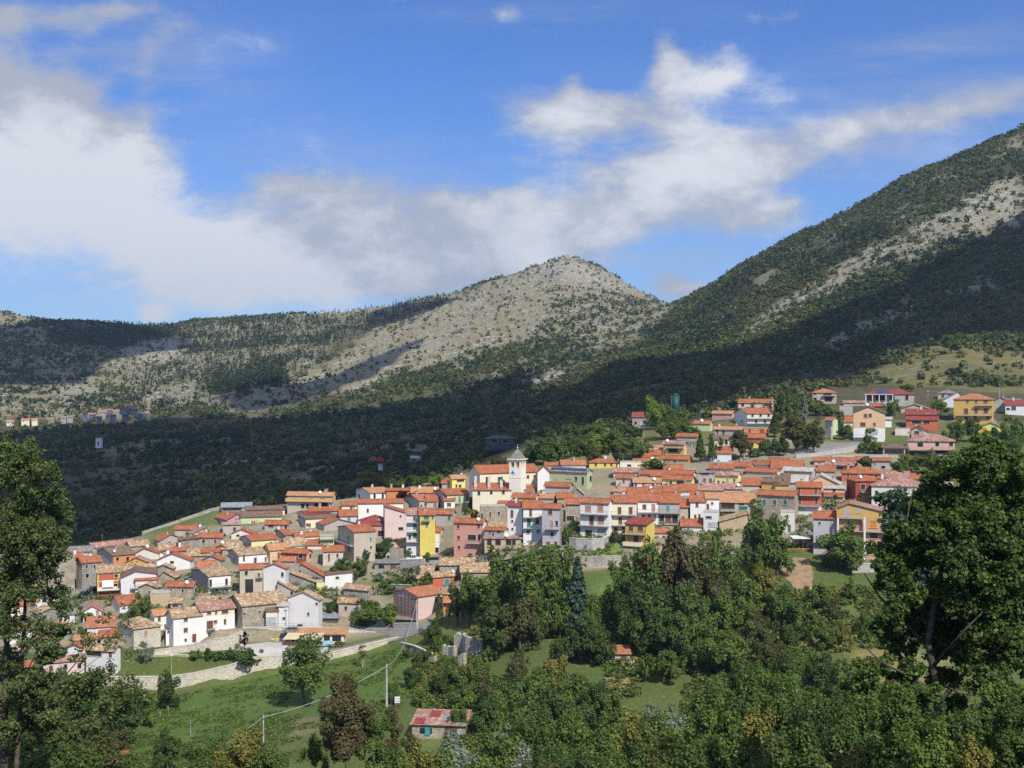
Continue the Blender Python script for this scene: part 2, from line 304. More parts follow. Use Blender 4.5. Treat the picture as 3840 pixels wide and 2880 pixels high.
WALLS = dict(white=(.78,.77,.74), white2=(.66,.66,.66), cream=(.74,.68,.50), cream2=(.70,.66,.56), grey=(.42,.40,.37), grey2=(.33,.32,.31), beige=(.50,.44,.34), tan=(.50,.38,.24),
 yellow=(.66,.53,.13), lime=(.70,.70,.12), limep=(.68,.68,.34), ochre=(.60,.38,.12), apricot=(.70,.46,.27), orange=(.62,.23,.09), brick=(.45,.13,.07), red=(.32,.07,.045), redor=(.52,.14,.07),
 salmon=(.58,.29,.23), pink=(.62,.42,.38), pinkp=(.66,.52,.48), rosy=(.52,.33,.29), lilac=(.50,.47,.50), green=(.44,.48,.26), paleg=(.50,.60,.36), blue=(.50,.62,.66), lyellow=(.76,.68,.30), salmon2=(.62,.34,.24), mauve=(.56,.30,.40), byellow=(.72,.68,.18))
for k_, c_ in WALLS.items(): mat_wall(k_, c_, .34 if k_ in ('grey', 'grey2', 'beige', 'tan') else .2)
mat_wall('towerwall', (.82,.77,.64), .12)
mat_stone('stone', (.56,.50,.40), (.36,.31,.24), (.20,.17,.13)); mat_stone('stone2', (.47,.44,.39), (.30,.28,.25), (.16,.15,.13))
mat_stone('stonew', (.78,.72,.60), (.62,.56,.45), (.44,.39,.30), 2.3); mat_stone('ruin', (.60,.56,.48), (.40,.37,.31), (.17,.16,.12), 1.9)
mat_roof('new', ((.42,.135,.058), (.34,.11,.05), (.45,.21,.13)), 2.2, .45, (.17,.085,.055))
mat_roof('new2', ((.45,.17,.085), (.38,.14,.07), (.52,.27,.16)), 2.2, .35, (.23,.12,.075))
mat_roof('old', ((.44,.30,.17), (.30,.19,.12), (.64,.52,.36)), 1.9, .35, (.13,.10,.08))
mat_roof('rose', ((.40,.21,.16), (.30,.16,.13), (.56,.40,.34)), 2.1, .35, (.14,.09,.08))
mat_roof('tanr', ((.50,.25,.12), (.42,.21,.11), (.60,.36,.20)), 2.4, .3, (.2,.12,.08))
mat_roof('brown', ((.21,.13,.09), (.16,.10,.075), (.28,.19,.14)), 2.4, .35, (.08,.06,.05))
mat_roof('wine', ((.25,.065,.055), (.25,.05,.045), (.36,.10,.08)), 2.4, .2, (.12,.04,.04))
mat_roof('olive', ((.23,.16,.10), (.19,.13,.085), (.28,.21,.14)), 2.4, .3, (.1,.08,.06))
mat_roof('greyr', ((.26,.24,.22), (.19,.18,.17), (.36,.34,.31)), 2.2, .35, (.09,.09,.085))
mat('palesheet', (.48,.45,.41), (.34,.31,.28), .8); mat('metal', (.42,.47,.52), (.25,.27,.29), 1.5, .45, metal=.4)
mat('slate', (.10,.11,.13), (.06,.07,.08), 1.5, .6)
mat('frame', (.62,.58,.50), None, 2); mat('glass', (.035,.04,.05), (.015,.018,.02), 1.2, .18); mat('concrete', (.46,.44,.40), (.34,.32,.29), 1.5)
mat('s_b', (.17,.075,.04), (.12,.05,.03)); mat('s_g', (.04,.19,.12), (.03,.13,.09)); mat('s_t', (.05,.30,.32), (.04,.22,.24)); mat('s_r', (.24,.05,.035), (.17,.04,.03))
mat('s_o', (.66,.26,.03), (.5,.18,.02)); mat('s_w', (.42,.45,.48), (.32,.34,.37)); mat('s_s', (.50,.24,.17), (.4,.19,.13)); mat('s_n', (.02,.018,.016), (.045,.04,.035))  # s_n: near-black, also used to paint the shade inside open loggias
mat('rail', (.18,.17,.16), None, 3, .5); mat('railw', (.62,.62,.62), None, 3, .5); mat('dish', (.75,.75,.76), (.68,.68,.68), 1, .5)
mat('chim', (.44,.36,.29), (.30,.25,.21), 1.5); mat('solar', (.015,.035,.14), (.03,.06,.20), .6, .2)
mat('asphalt', (.24,.235,.225), (.17,.165,.16), .8); mat('paving', (.50,.49,.46), (.42,.41,.38), .35)
mat('soil', (.34,.235,.14), (.25,.17,.10), .6, bump=.6, bscale=2); mat('cap', (.62,.58,.50), (.45,.42,.36), 1)
mat('white_paint', (.8,.8,.8), None, 1, .4); mat('black_paint', (.012,.014,.014), None, 1, .25); mat('blue_paint', (.03,.09,.35), None, 1, .4); mat('yellow_paint', (.7,.5,.03), None, 1, .4)
mat('brown_paint', (.12,.05,.03), None, 1, .4); mat('silver', (.4,.43,.46), None, 1, .3, metal=.6); mat('rubber', (.02,.02,.02), None, 1, .8); mat('wood', (.16,.10,.06), (.10,.06,.04), 3)
mat('redcloth', (.6,.05,.03), None, 1); mat('orange_paint', (.75,.25,.03), None, 1); mat('tealcloth', (.05,.30,.30), (.03,.22,.22), 2); mat('greennet', (.012,.03,.032), (.02,.045,.045), 1.5)
mat('awning', (.62,.52,.36), (.50,.42,.28), 1); mat('plastic_blue', (.35,.50,.58), (.25,.38,.46), 1, .35); mat('tank_green', (.012,.085,.08), (.01,.06,.058), .5, .5); mat('fur', (.33,.13,.045), (.22,.08,.03), 2)
mat('pole', (.46,.46,.44), (.36,.36,.34), 1); mat('wire', (.45,.45,.44), None, 1, .5); mat('lampglass', (.8,.8,.78), None, 1, .3)
mat('bark', (.13,.105,.08), (.07,.055,.045), 3); mat('barkp', (.42,.38,.32), (.24,.21,.18), 3)

def mat_leaf(name, cs, scale=.25, trans=.3, clump=.45):
    m, t, b, geo = mat_new(name); b.inputs['Roughness'].default_value = .62; b.inputs['Specular IOR Level'].default_value = .2
    n = t.noise(geo.outputs['Position'], scale, 3, .6)
    r = geo.outputs['Random Per Island']
    col = t.mix(t.ramp(n, .5 - clump * .3, .5 + clump * .3), c4(cs[0]), c4(cs[1]))
    col = t.mix(t.ramp(r, .80, .97, 0, .8), col, c4(cs[2]))
    hv = t.new('ShaderNodeHueSaturation'); t.put(hv.inputs['Value'], t.ramp(t.math('FRACT', t.math('MULTIPLY', r, 7.3)), 0, 1, .65, 1.3)); t.l.new(col, hv.inputs['Color'])
    t.l.new(hv.outputs[0], b.inputs['Base Color'])
    tr = t.new('ShaderNodeBsdfTranslucent'); t.l.new(t.mix(1., hv.outputs[0], (1.25, 1.35, .6, 1), 'MULTIPLY'), tr.inputs[0])
    mx = t.new('ShaderNodeMixShader'); mx.inputs[0].default_value = trans; t.l.new(b.outputs[0], mx.inputs[1]); t.l.new(tr.outputs[0], mx.inputs[2])
    t.l.new(mx.outputs[0], t.n['Material Output'].inputs[0]); return m
mat_leaf('lf_green', ((.085,.145,.032), (.135,.20,.042), (.20,.24,.07)), .25, .38)
mat_leaf('lf_dark', ((.050,.092,.024), (.085,.135,.033), (.12,.16,.05)), .25, .34)
mat_leaf('lf_bright', ((.13,.20,.035), (.18,.25,.045), (.26,.30,.07)))
mat_leaf('lf_brown', ((.080,.105,.032), (.115,.115,.042), (.17,.12,.05)), .25, .35)
mat_leaf('lf_yellow', ((.17,.18,.04), (.22,.21,.05), (.33,.28,.06)))
mat_leaf('lf_grey', ((.16,.20,.15), (.22,.26,.21), (.30,.33,.28)))
mat_leaf('lf_blue', ((.045,.085,.055), (.07,.12,.075), (.11,.16,.10)))
mat_leaf('lf_plum', ((.05,.018,.022), (.035,.013,.016), (.07,.03,.03)))
mat_leaf('lf_near', ((.060,.105,.026), (.095,.150,.035), (.18,.22,.07)), .5, .36)
mat_leaf('lf_poplar', ((.085,.125,.040), (.13,.165,.055), (.24,.27,.12)), .6, .36)
mat_leaf('lf_pine', ((.022,.042,.02), (.036,.062,.026), (.055,.08,.035)), .05)
mat_leaf('lf_hill', ((.048,.074,.024), (.075,.105,.032), (.11,.11,.04)), .03)
mat_leaf('lf_hill2', ((.085,.12,.036), (.115,.14,.045), (.14,.13,.055)), .03)
mat_leaf('lf_rust', ((.090,.110,.038), (.120,.095,.045), (.17,.10,.05)), .6)
# ---------------------------------------------------------------- ground colours by region (what grows or lies there)
def inpoly(px, py, poly):
    px = np.asarray(px, float); py = np.asarray(py, float); r = np.zeros(px.shape, bool); n = len(poly)
    for i in range(n):
        x0, y0 = poly[i]; x1, y1 = poly[(i + 1) % n]
        if y0 == y1: continue
        c = ((y0 > py) != (y1 > py)) & (px < (x1 - x0) * (py - y0) / (y1 - y0) + x0); r ^= c
    return r
# name: (polygon in photo points, colour, tree density)
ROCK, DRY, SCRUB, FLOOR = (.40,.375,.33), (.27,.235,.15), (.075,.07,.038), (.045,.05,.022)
REG = [
 ([(-3000,3400),(7000,3400),(7000,-500),(-3000,-500)], (.105,.10,.056), .33),
 # left hills
 ([(-600,1620),(-600,1100),(560,1200),(620,1230),(1000,1170),(1260,1180),(1240,1300),(1150,1400),(1000,1480),(700,1520),(560,1560),(0,1570)], (.29,.265,.17), .40),
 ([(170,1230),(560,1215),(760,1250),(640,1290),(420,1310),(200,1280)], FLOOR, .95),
 ([(640,1190),(1000,1190),(1000,1250),(700,1250)], (.2,.19,.12), .6),
 ([(700,1230),(1100,1190),(1430,1150),(1420,1180),(1300,1270),(1150,1340),(1060,1440),(800,1500),(720,1400)], (.26,.24,.15), .60),
 ([(790,1420),(1060,1350),(1080,1430),(960,1470),(800,1490)], FLOOR, 1.0),
 ([(460,1330),(560,1270),(680,1260),(720,1310),(640,1360),(560,1350)], ROCK, .12),
 ([(200,1440),(370,1430),(380,1470),(240,1500)], (.36,.33,.25), .06), ([(60,1440),(200,1420),(220,1500),(120,1500)], (.30,.27,.19), .25),
 ([(560,1480),(760,1465),(720,1500),(560,1520)], (.30,.28,.17), .08), ([(380,1380),(520,1360),(560,1400),(420,1420)], (.28,.25,.17), .2),
 ([(720,1500),(1060,1440),(1200,1380),(1500,1290),(1560,1340),(1300,1440),(1150,1500),(1000,1540),(850,1540)], (.31,.285,.235), .12),
 ([(-600,1120),(0,1140),(200,1165),(120,1200),(0,1215),(-600,1200)], (.36,.31,.20), .15),
 # central peak
 ([(1000,1180),(1100,1165),(1600,1080),(1750,1090),(2110,955),(2250,1000),(2400,1075),(2540,1140),(2480,1200),(2300,1290),(2080,1380),(1900,1420),(1700,1400),(1500,1450),(1380,1470),(1150,1480),(1100,1440),(1250,1350),(1380,1250),(1480,1160),(1300,1190)], (.36,.315,.215), .05),
 ([(1900,1080),(2110,960),(2250,1005),(2400,1080),(2300,1090),(2110,1040)], (.43,.41,.36), .07),
 ([(2050,1080),(2300,1090),(2520,1150),(2450,1230),(2250,1290),(2050,1330),(1900,1390),(1750,1380),(1950,1290),(2050,1200)], (.31,.285,.19), .24),
 ([(1700,1340),(2000,1260),(2250,1270),(2200,1330),(2000,1400),(1750,1400)], (.22,.22,.12), .5),
 ([(1480,1150),(1640,1100),(1680,1130),(1560,1200),(1420,1240)], (.26,.24,.16), .42),
 ([(1380,1470),(1500,1400),(1700,1360),(1720,1400),(1560,1480),(1400,1500)], (.10,.125,.045), .6),
 # right mountain
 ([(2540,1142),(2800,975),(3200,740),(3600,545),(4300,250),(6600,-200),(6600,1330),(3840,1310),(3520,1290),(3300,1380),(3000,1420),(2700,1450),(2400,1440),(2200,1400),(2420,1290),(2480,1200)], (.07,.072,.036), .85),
 ([(3840,630),(3700,690),(3540,790),(3400,860),(3250,930),(3120,1010),(3000,1090),(2900,1150),(2800,1250),(2720,1330),(2850,1260),(2980,1170),(3150,1090),(3300,1020),(3500,950),(3660,890),(3840,850)], (.30,.28,.22), .42),
 ([(3840,640),(3740,690),(3640,760),(3560,850),(3640,870),(3840,830)], (.42,.39,.32), .14), ([(3560,790),(3420,860),(3330,950),(3420,960),(3560,900)], (.38,.35,.29), .24),
 ([(3840,480),(3780,520),(3700,600),(3740,610),(3840,560)], (.26,.25,.19), .4), ([(3340,900),(3240,950),(3130,1020),(3060,1090),(3160,1080),(3300,1010)], (.40,.37,.31), .2), ([(3040,1070),(2960,1110),(2880,1180),(2960,1170),(3040,1110)], (.36,.34,.28), .3),
 ([(2900,1150),(2800,1230),(2720,1320),(2790,1300),(2880,1220)], (.38,.36,.3), .25), ([(2700,1180),(2640,1230),(2660,1250),(2740,1210)], (.30,.28,.22), .4), ([(2480,1250),(2560,1230),(2600,1260),(2520,1290)], (.3,.29,.24), .35), ([(3560,620),(3480,680),(3520,700),(3620,650)], (.24,.23,.17), .45),
 ([(3120,850),(3040,900),(3080,930),(3180,880)], (.22,.21,.15), .5), ([(2880,1000),(2820,1050),(2850,1080),(2930,1030)], (.22,.21,.15), .5), ([(3400,760),(3320,820),(3360,850),(3450,800)], (.22,.21,.15), .5),
 ([(3700,1040),(3560,1080),(3480,1120),(3560,1130),(3740,1080)], (.30,.285,.255), .3), ([(3440,1120),(3300,1170),(3180,1230),(3060,1300),(3120,1310),(3260,1250),(3440,1180)], (.31,.295,.265), .22), ([(3040,1240),(2960,1310),(3000,1330),(3080,1280)], (.3,.285,.255), .25),
 ([(1960,1440),(2060,1380),(2150,1390),(2060,1450)], (.36,.34,.29), .12),
 ([(1500,1560),(1750,1500),(1950,1470),(2000,1500),(1800,1560),(1600,1600)], (.13,.12,.065), .3), ([(300,1760),(700,1720),(1000,1730),(900,1800),(600,1830),(380,1820)], (.13,.115,.07), .3), ([(900,1640),(1300,1590),(1350,1630),(1000,1690)], (.12,.11,.06), .3), ([(500,1900),(800,1850),(1000,1850),(900,1890),(650,1930)], (.11,.10,.06), .35), ([(1300,1660),(1600,1620),(1650,1660),(1400,1710)], (.14,.13,.075), .2), ([(1500,1680),(1700,1660),(1700,1690),(1520,1710)], (.2,.19,.14), .15),
 ([(640,1600),(900,1555),(1000,1570),(880,1600),(740,1625)], (.20,.17,.09), .06), ([(1150,1760),(1290,1735),(1300,1750),(1160,1780)], (.26,.22,.14), .03), ([(760,1745),(860,1725),(1000,1700),(1000,1708),(860,1738)], (.3,.28,.22), .02), ([(1960,1600),(2060,1560),(2200,1530),(2200,1540),(2060,1572)], (.24,.22,.16), .02),
 # knoll and valley patches
 ([(3250,1400),(3420,1320),(3540,1285),(3680,1290),(3900,1335),(6600,1400),(6600,1500),(3840,1475),(3500,1455),(3330,1440)], (.21,.19,.075), .10),
 ([(3500,1350),(3840,1370),(3840,1470),(3560,1450)], (.15,.15,.06), .32),
 ([(640,1600),(880,1560),(900,1585),(740,1620)], (.17,.145,.07), .1), ([(280,1700),(420,1670),(600,1660),(860,1650),(860,1662),(560,1690),(420,1710)], (.20,.18,.10), .15),
 ([(480,1650),(870,1642),(870,1650),(480,1660)], (.3,.28,.2), .0), ([(1090,1800),(1270,1775),(1260,1790),(1110,1815)], (.25,.22,.15), .0),
 ([(2480,1440),(2900,1430),(2900,1530),(2480,1540)], (.10,.09,.045), .35),
 ([(1990,1740),(2100,1690),(2260,1660),(2300,1700),(2200,1750),(2050,1770)], (.13,.17,.05), .05)]
GREG = [  # nearer ground
 ([(-3000,3400),(7000,3400),(7000,-500),(-3000,-500)], (.085,.12,.034)),
 ([(-800,2440),(500,2440),(900,2425),(1300,2410),(1600,2330),(2000,2170),(2350,2120),(2700,2110),(2950,2050),(3250,2100),(3450,2100),(3450,1700),(3000,1650),(2700,1640),(2300,1700),(2000,1790),(1500,1790),(1200,1850),(850,1900),(550,2010),(-800,2060)], (.27,.245,.19)),
 ([(330,2900),(420,2800),(560,2640),(640,2600),(860,2553),(1033,2520),(1241,2478),(1490,2416),(1620,2450),(1600,2540),(1530,2630),(1440,2668),(1150,2668),(1050,2700),(985,2750),(760,2900)], (.078,.135,.030)),
 ([(1000,2730),(1060,2690),(1200,2678),(1300,2695),(1240,2745),(1010,2760)], (.17,.155,.09)),
 ([(430,2545),(520,2480),(700,2420),(960,2440),(1000,2470),(800,2512),(600,2545)], (.085,.115,.030)),
 ([(640,2445),(830,2435),(830,2465),(660,2462)], (.10,.19,.035)),
 ([(2193,2081),(2230,2040),(2330,2030),(2345,2075)], (.11,.21,.035)), ([(2225,2255),(2240,2180),(2300,2135),(2320,2255)], (.11,.20,.04)),
 ([(2600,2590),(2640,2530),(2730,2520),(2760,2560),(2740,2660),(2620,2690)], (.11,.23,.04)),
 ([(3180,2440),(3350,2430),(3560,2480),(3560,2600),(3300,2560)], (.19,.185,.08)), ([(3150,2250),(3320,2240),(3330,2370),(3180,2380)], (.12,.15,.045)),
 ([(533,2000),(724,1938),(815,1905),(1000,1895),(900,1960),(700,2000),(560,2060)], (.12,.16,.05)),
 ([(1490,2250),(1350,2210),(1420,2180),(1540,2190),(1560,2230)], (.11,.17,.04)),
 ([(1980,1790),(2020,1720),(2200,1690),(2240,1720),(2200,1770)], (.14,.18,.05)),
 ([(2300,1700),(2800,1640),(3300,1640),(4200,1640),(4200,1440),(2400,1440)], (.13,.135,.055)),
 ([(1640,2400),(1900,2380),(1900,2420),(1640,2440)], (.14,.16,.05)), ([(1560,2700),(1900,2720),(1800,2880),(1500,2880)], (.12,.16,.05))]
def grid_obj(name, iu, iy, regs, matname, jit):
    us = UT[iu]; ys = YT[iy]; Z = ZT[np.ix_(iu, iy)]
    X = (us[:, None] - CX) / F * ys[None, :]; Y = np.broadcast_to(ys[None, :], X.shape)
    V = np.stack([X, Y, Z], -1).reshape(-1, 3); nu, ny = X.shape
    idx = np.arange(nu * ny).reshape(nu, ny)
    Q = np.stack([idx[:-1, :-1], idx[1:, :-1], idx[1:, 1:], idx[:-1, 1:]], -1).reshape(-1, 4)
    me = npmesh(name, V, Q, M[matname], smooth=True)
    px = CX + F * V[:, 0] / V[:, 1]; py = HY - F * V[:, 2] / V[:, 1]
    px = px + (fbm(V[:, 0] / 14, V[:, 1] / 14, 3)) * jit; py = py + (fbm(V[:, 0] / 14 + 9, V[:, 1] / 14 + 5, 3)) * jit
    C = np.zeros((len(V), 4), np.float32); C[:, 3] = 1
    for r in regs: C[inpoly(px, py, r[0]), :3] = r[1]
    # soften the borders between covers
    G3 = C.reshape(nu, ny, 4)
    for _ in range(2):
        G3[1:-1] = (G3[:-2] + 2 * G3[1:-1] + G3[2:]) / 4; G3[:, 1:-1] = (G3[:, :-2] + 2 * G3[:, 1:-1] + G3[:, 2:]) / 4
    at = me.color_attributes.new('cover', 'FLOAT_COLOR', 'POINT'); at.data.foreach_set('color', G3.reshape(-1))
    o = bpy.data.objects.new(name, me); COL.objects.link(o); o['kind'] = 'structure'; return o
# hills: limestone ledges, dry grass and leaf litter over the mapped cover
m, t, b, geo = mat_new('hillside'); P = geo.outputs['Position']
at = t.new('ShaderNodeAttribute', attribute_name='cover')
mp = t.new('ShaderNodeMapping'); mp.inputs['Scale'].default_value = (.35, .5, 2.4); mp.inputs['Rotation'].default_value = (0, R(8), 0); t.l.new(P, mp.inputs[0])
st = t.noise(mp.outputs[0], .16, 6, .68); sp_ = t.noise(P, .22, 4, .7); big = t.noise(P, .02, 4)
vv = t.new('ShaderNodeTexVoronoi'); vv.inputs['Scale'].default_value = .22; t.l.new(P, vv.inputs['Vector'])
lum = t.new('ShaderNodeRGBToBW'); t.l.new(at.outputs['Color'], lum.inputs[0])
rocky = t.ramp(lum.outputs[0], .1, .34)
rk = t.math('MULTIPLY', t.ramp(t.math('ADD', t.math('MULTIPLY', st, .6), t.math('MULTIPLY', sp_, .5)), .54, .62), t.math('MULTIPLY', rocky, t.ramp(big, .42, .62, 1, .6)))
col = t.mix(t.ramp(sp_, .35, .65, 0, .7), at.outputs['Color'], t.mix(1., at.outputs['Color'], (.55, .62, .42, 1), 'MULTIPLY'))
col = t.mix(t.ramp(big, .42, .58, 0, .75), col, t.mix(1., at.outputs['Color'], (.78, .74, .52, 1), 'MULTIPLY'))
col = t.mix(rk, col, t.mix(vv.outputs['Color'], (.54, .52, .475, 1), (.43, .41, .375, 1)))
col = t.mix(t.math('MULTIPLY', t.ramp(st, .36, .42, .6, 0), rocky), col, (.12, .11, .085, 1))
t.l.new(col, b.inputs['Base Color']); b.inputs['Roughness'].default_value = .95
bp = t.new('ShaderNodeBump'); bp.inputs['Strength'].default_value = 1.; bp.inputs['Distance'].default_value = 4.
t.put(bp.inputs['Height'], t.math('ADD', t.math('MULTIPLY', st, 1.2), t.math('MULTIPLY', rk, .5))); t.l.new(bp.outputs[0], b.inputs['Normal'])
# nearer ground: grass, weeds, bare earth
m, t, b, geo = mat_new('meadow'); P = geo.outputs['Position']
at = t.new('ShaderNodeAttribute', attribute_name='cover'); n1 = t.noise(P, .12, 5, .65); n2 = t.noise(P, 1.3, 4, .7); n4 = t.noise(P, .035, 3)
col = t.mix(t.ramp(n1, .4, .65, 0, .6), at.outputs['Color'], t.mix(1., at.outputs['Color'], (1.45, 1.15, .9, 1), 'MULTIPLY'))
col = t.mix(t.ramp(n2, .45, .62, 0, .55), col, t.mix(1., at.outputs['Color'], (.5, .6, .5, 1), 'MULTIPLY'))
col = t.mix(t.ramp(n4, .5, .7, 0, .35), col, (.16, .15, .06, 1))
vv = t.new('ShaderNodeTexVoronoi'); vv.inputs['Scale'].default_value = .55; t.l.new(P, vv.inputs['Vector'])
col = t.mix(t.ramp(vv.outputs['Distance'], .06, .09, .8, 0), col, (.42, .39, .33, 1))
t.l.new(col, b.inputs['Base Color']); b.inputs['Roughness'].default_value = .95
bp = t.new('ShaderNodeBump'); bp.inputs['Strength'].default_value = .8; bp.inputs['Distance'].default_value = .3; t.put(bp.inputs['Height'], n2); t.l.new(bp.outputs[0], b.inputs['Normal'])
k480 = int(np.searchsorted(YT, 480)); near_idx = np.concatenate([np.arange(0, 120, 4), np.arange(120, k480, 2), [k480]])
GROUND = grid_obj('ground', np.arange(len(UT)), near_idx, GREG, 'meadow', 60)
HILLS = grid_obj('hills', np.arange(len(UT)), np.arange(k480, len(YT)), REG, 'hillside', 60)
BACK = MB(); BACK.poly([(-6000, -6000, -1.9), (6000, -6000, -1.9), (6000, .1, -1.9), (-6000, .1, -1.9)]); bo = BACK.build('ground', M['meadow']); bo['kind'] = 'structure'

def drape(name, poly, matname, lift=.06, kind='structure', du=5., dy=.35):
    """a sheet laid on the ground inside an outline"""
    ys = [hit(x, y) for x, y in poly]; y0, y1 = min(ys) - 6, max(ys) + 6; x0 = min(p[0] for p in poly); x1 = max(p[0] for p in poly)
    us = np.arange(x0 - du, x1 + 2 * du, du); yy = np.arange(y0, y1, dy)
    Ug, Yg = np.meshgrid(us, yy, indexing='ij'); X = (Ug - CX) / F * Yg; Z = zt(X, Yg) + lift
    PY = HY - F * Z / Yg; nu, ny = X.shape; idx = np.arange(nu * ny).reshape(nu, ny)
    # only what the outline covers, and only the ground that is nearest along each column
    ins = inpoly(Ug, PY, poly)
    c = ins[:-1, :-1] & ins[1:, :-1] & ins[1:, 1:] & ins[:-1, 1:]
    Q = np.stack([idx[:-1, :-1], idx[1:, :-1], idx[1:, 1:], idx[:-1, 1:]], -1)[c]
    if not len(Q): return None
    used, inv = np.unique(Q, return_inverse=True); V = np.stack([X, Yg, Z], -1).reshape(-1, 3)[used]
    o = bpy.data.objects.new(name, npmesh(name, V, inv.reshape(-1, 4), M[matname])); COL.objects.link(o); o['kind'] = kind; return o

# ---------------------------------------------------------------- clouds overhead (above the picture) whose shadows lie on the hills
mc, tcl, bc, gc = mat_new('cloud_white'); bc.inputs['Base Color'].default_value = (.9, .9, .9, 1); bc.inputs['Roughness'].default_value = 1
def cloud(poly, H, name='cloud', seed=0, edge=30, holes=()):
    def up(p):
        px, py, Y = p if len(p) == 3 else (p[0], p[1], hit(p[0], p[1], 440))
        X = (px - CX) / F * Y; z = float(zt(X, Y)); k = (H - z) / SD.z; return (X + SD.x * k, Y + SD.y * k)
    L = [up(p) for p in poly]; xs = [p[0] for p in L]; ys = [p[1] for p in L]; st_ = 12.
    gx = np.arange(min(xs) - 80, max(xs) + 80, st_); gy = np.arange(min(ys) - 80, max(ys) + 80, st_); GX, GY = np.meshgrid(gx, gy, indexing='ij')
    jx = GX + fbm(GX / 70 + seed, GY / 70, 4) * edge * 2; jy = GY + fbm(GX / 70 + 40 + seed, GY / 70 + 7, 4) * edge * 2
    ins = inpoly(jx, jy, L); 
    for h in holes: ins &= ~inpoly(jx, jy, [up(p) for p in h])
    th = ins.astype(float)
    for _ in range(14):
        q = th.copy(); q[1:-1, 1:-1] = (th[1:-1, 1:-1] * 2 + th[:-2, 1:-1] + th[2:, 1:-1] + th[1:-1, :-2] + th[1:-1, 2:]) / 6; th = np.where(ins, q, 0)
    T = th * 70 * (1 + fbm(GX / 60, GY / 60 + seed, 4) * 1.6) + 1; B = th * 12
    nu, ny = GX.shape; idx = np.arange(nu * ny).reshape(nu, ny); c = ins[:-1, :-1] & ins[1:, :-1] & ins[1:, 1:] & ins[:-1, 1:]
    Q = np.stack([idx[:-1, :-1], idx[1:, :-1], idx[1:, 1:], idx[:-1, 1:]], -1)[c]; N = nu * ny
    V = np.concatenate([np.stack([GX, GY, H + T], -1).reshape(-1, 3), np.stack([GX, GY, H - B], -1).reshape(-1, 3)])
    Q2 = np.concatenate([Q, Q[:, ::-1] + N]); used, inv = np.unique(Q2, return_inverse=True)
    o = bpy.data.objects.new(name, npmesh(name, V[used], inv.reshape(-1, 4), M['cloud_white'], smooth=True)); COL.objects.link(o); o['kind'] = 'structure'
    return o
cloud([(-500,2300,470),(0,2200,470),(300,2120,470),(450,2085,462),(620,2010,455),(760,1960,452),(900,1925,450),(1050,1900,447),(1200,1888,442),(1500,1800,450),(1700,1765,455),(1850,1725,470),(2000,1668,505),(2150,1625,520),
       (2320,1575,530),(2600,1530,545),(2900,1450,610),(3150,1425,680),(3300,1370,780),(3480,1275,860),(3700,1270,880),(3900,1290,860),(4300,1250,900),(4300,700,1300),(3840,860,1230),(3660,930,1180),(3500,975,1130),(3300,1040,1110),(3120,1130,1080),
       (2950,1210,1080),(2850,1290,1010),(2700,1290,1080),(2560,1330,1080),(2350,1340,1200),(2200,1430,980),(2050,1450,970),(1960,1430,1020),(2060,1370,1200),(1960,1330,1300),(1750,1360,1250),
       (1600,1400,1200),(1450,1470,1180),(1260,1520,1200),(1150,1500,1260),(1000,1525,1280),(700,1535,1330),(540,1560,1350),(300,1585,1330),(0,1620,1280),(-500,1640,1250)], 760, seed=3, edge=22)
cloud([(-500,1215,1950),(30,1210,2050),(180,1180,2150),(420,1215,2150),(640,1230,2100),(760,1290,1950),(560,1300,1900),(420,1330,1850),(330,1390,1700),(160,1440,1650),(-500,1460,1600)], 820, seed=11, edge=18)
cloud([(1380,1170,2200),(1500,1105,2250),(1700,1098,2200),(1740,1130,2150),(1560,1200,2050),(1380,1230,2000)], 860, seed=21, edge=14)
cloud([(760,1500,1500),(1000,1465,1480),(1200,1390,1550),(1430,1330,1700),(1600,1245,1820),(1640,1260,1800),(1480,1370,1600),(1400,1410,1500),(1150,1490,1380),(900,1540,1350)], 840, seed=31, edge=14)

# ---------------------------------------------------------------- foliage
def leaf_quads(C, size, rs, up=.25, elong=1.35, bend=.25, out=None, ow=1.1):
    """one bent diamond per leaf cluster, random facing"""
    n = len(C); a = rs.normal(size=(n, 3)); a[:, 2] *= .6; a /= np.linalg.norm(a, axis=1)[:, None] + 1e-9
    nn = rs.normal(size=(n, 3)); nn[:, 2] = np.abs(nn[:, 2]) + up
    if out is not None: nn = nn * .55 + out * ow; a = a - nn * (np.sum(a * nn, 1) / (np.sum(nn * nn, 1) + 1e-9))[:, None]; a /= np.linalg.norm(a, axis=1)[:, None] + 1e-9
    b_ = np.cross(nn, a); b_ /= np.linalg.norm(b_, axis=1)[:, None] + 1e-9
    nn = np.cross(a, b_); s = (size * rs.uniform(.65, 1.3, n))[:, None]
    V = np.stack([C - a * s * elong * .5, C - b_ * s * .5 + nn * s * bend * .5, C + a * s * elong * .5, C + b_ * s * .5 + nn * s * bend * .5], 1).reshape(-1, 3)
    return V, np.arange(4 * n).reshape(n, 4)
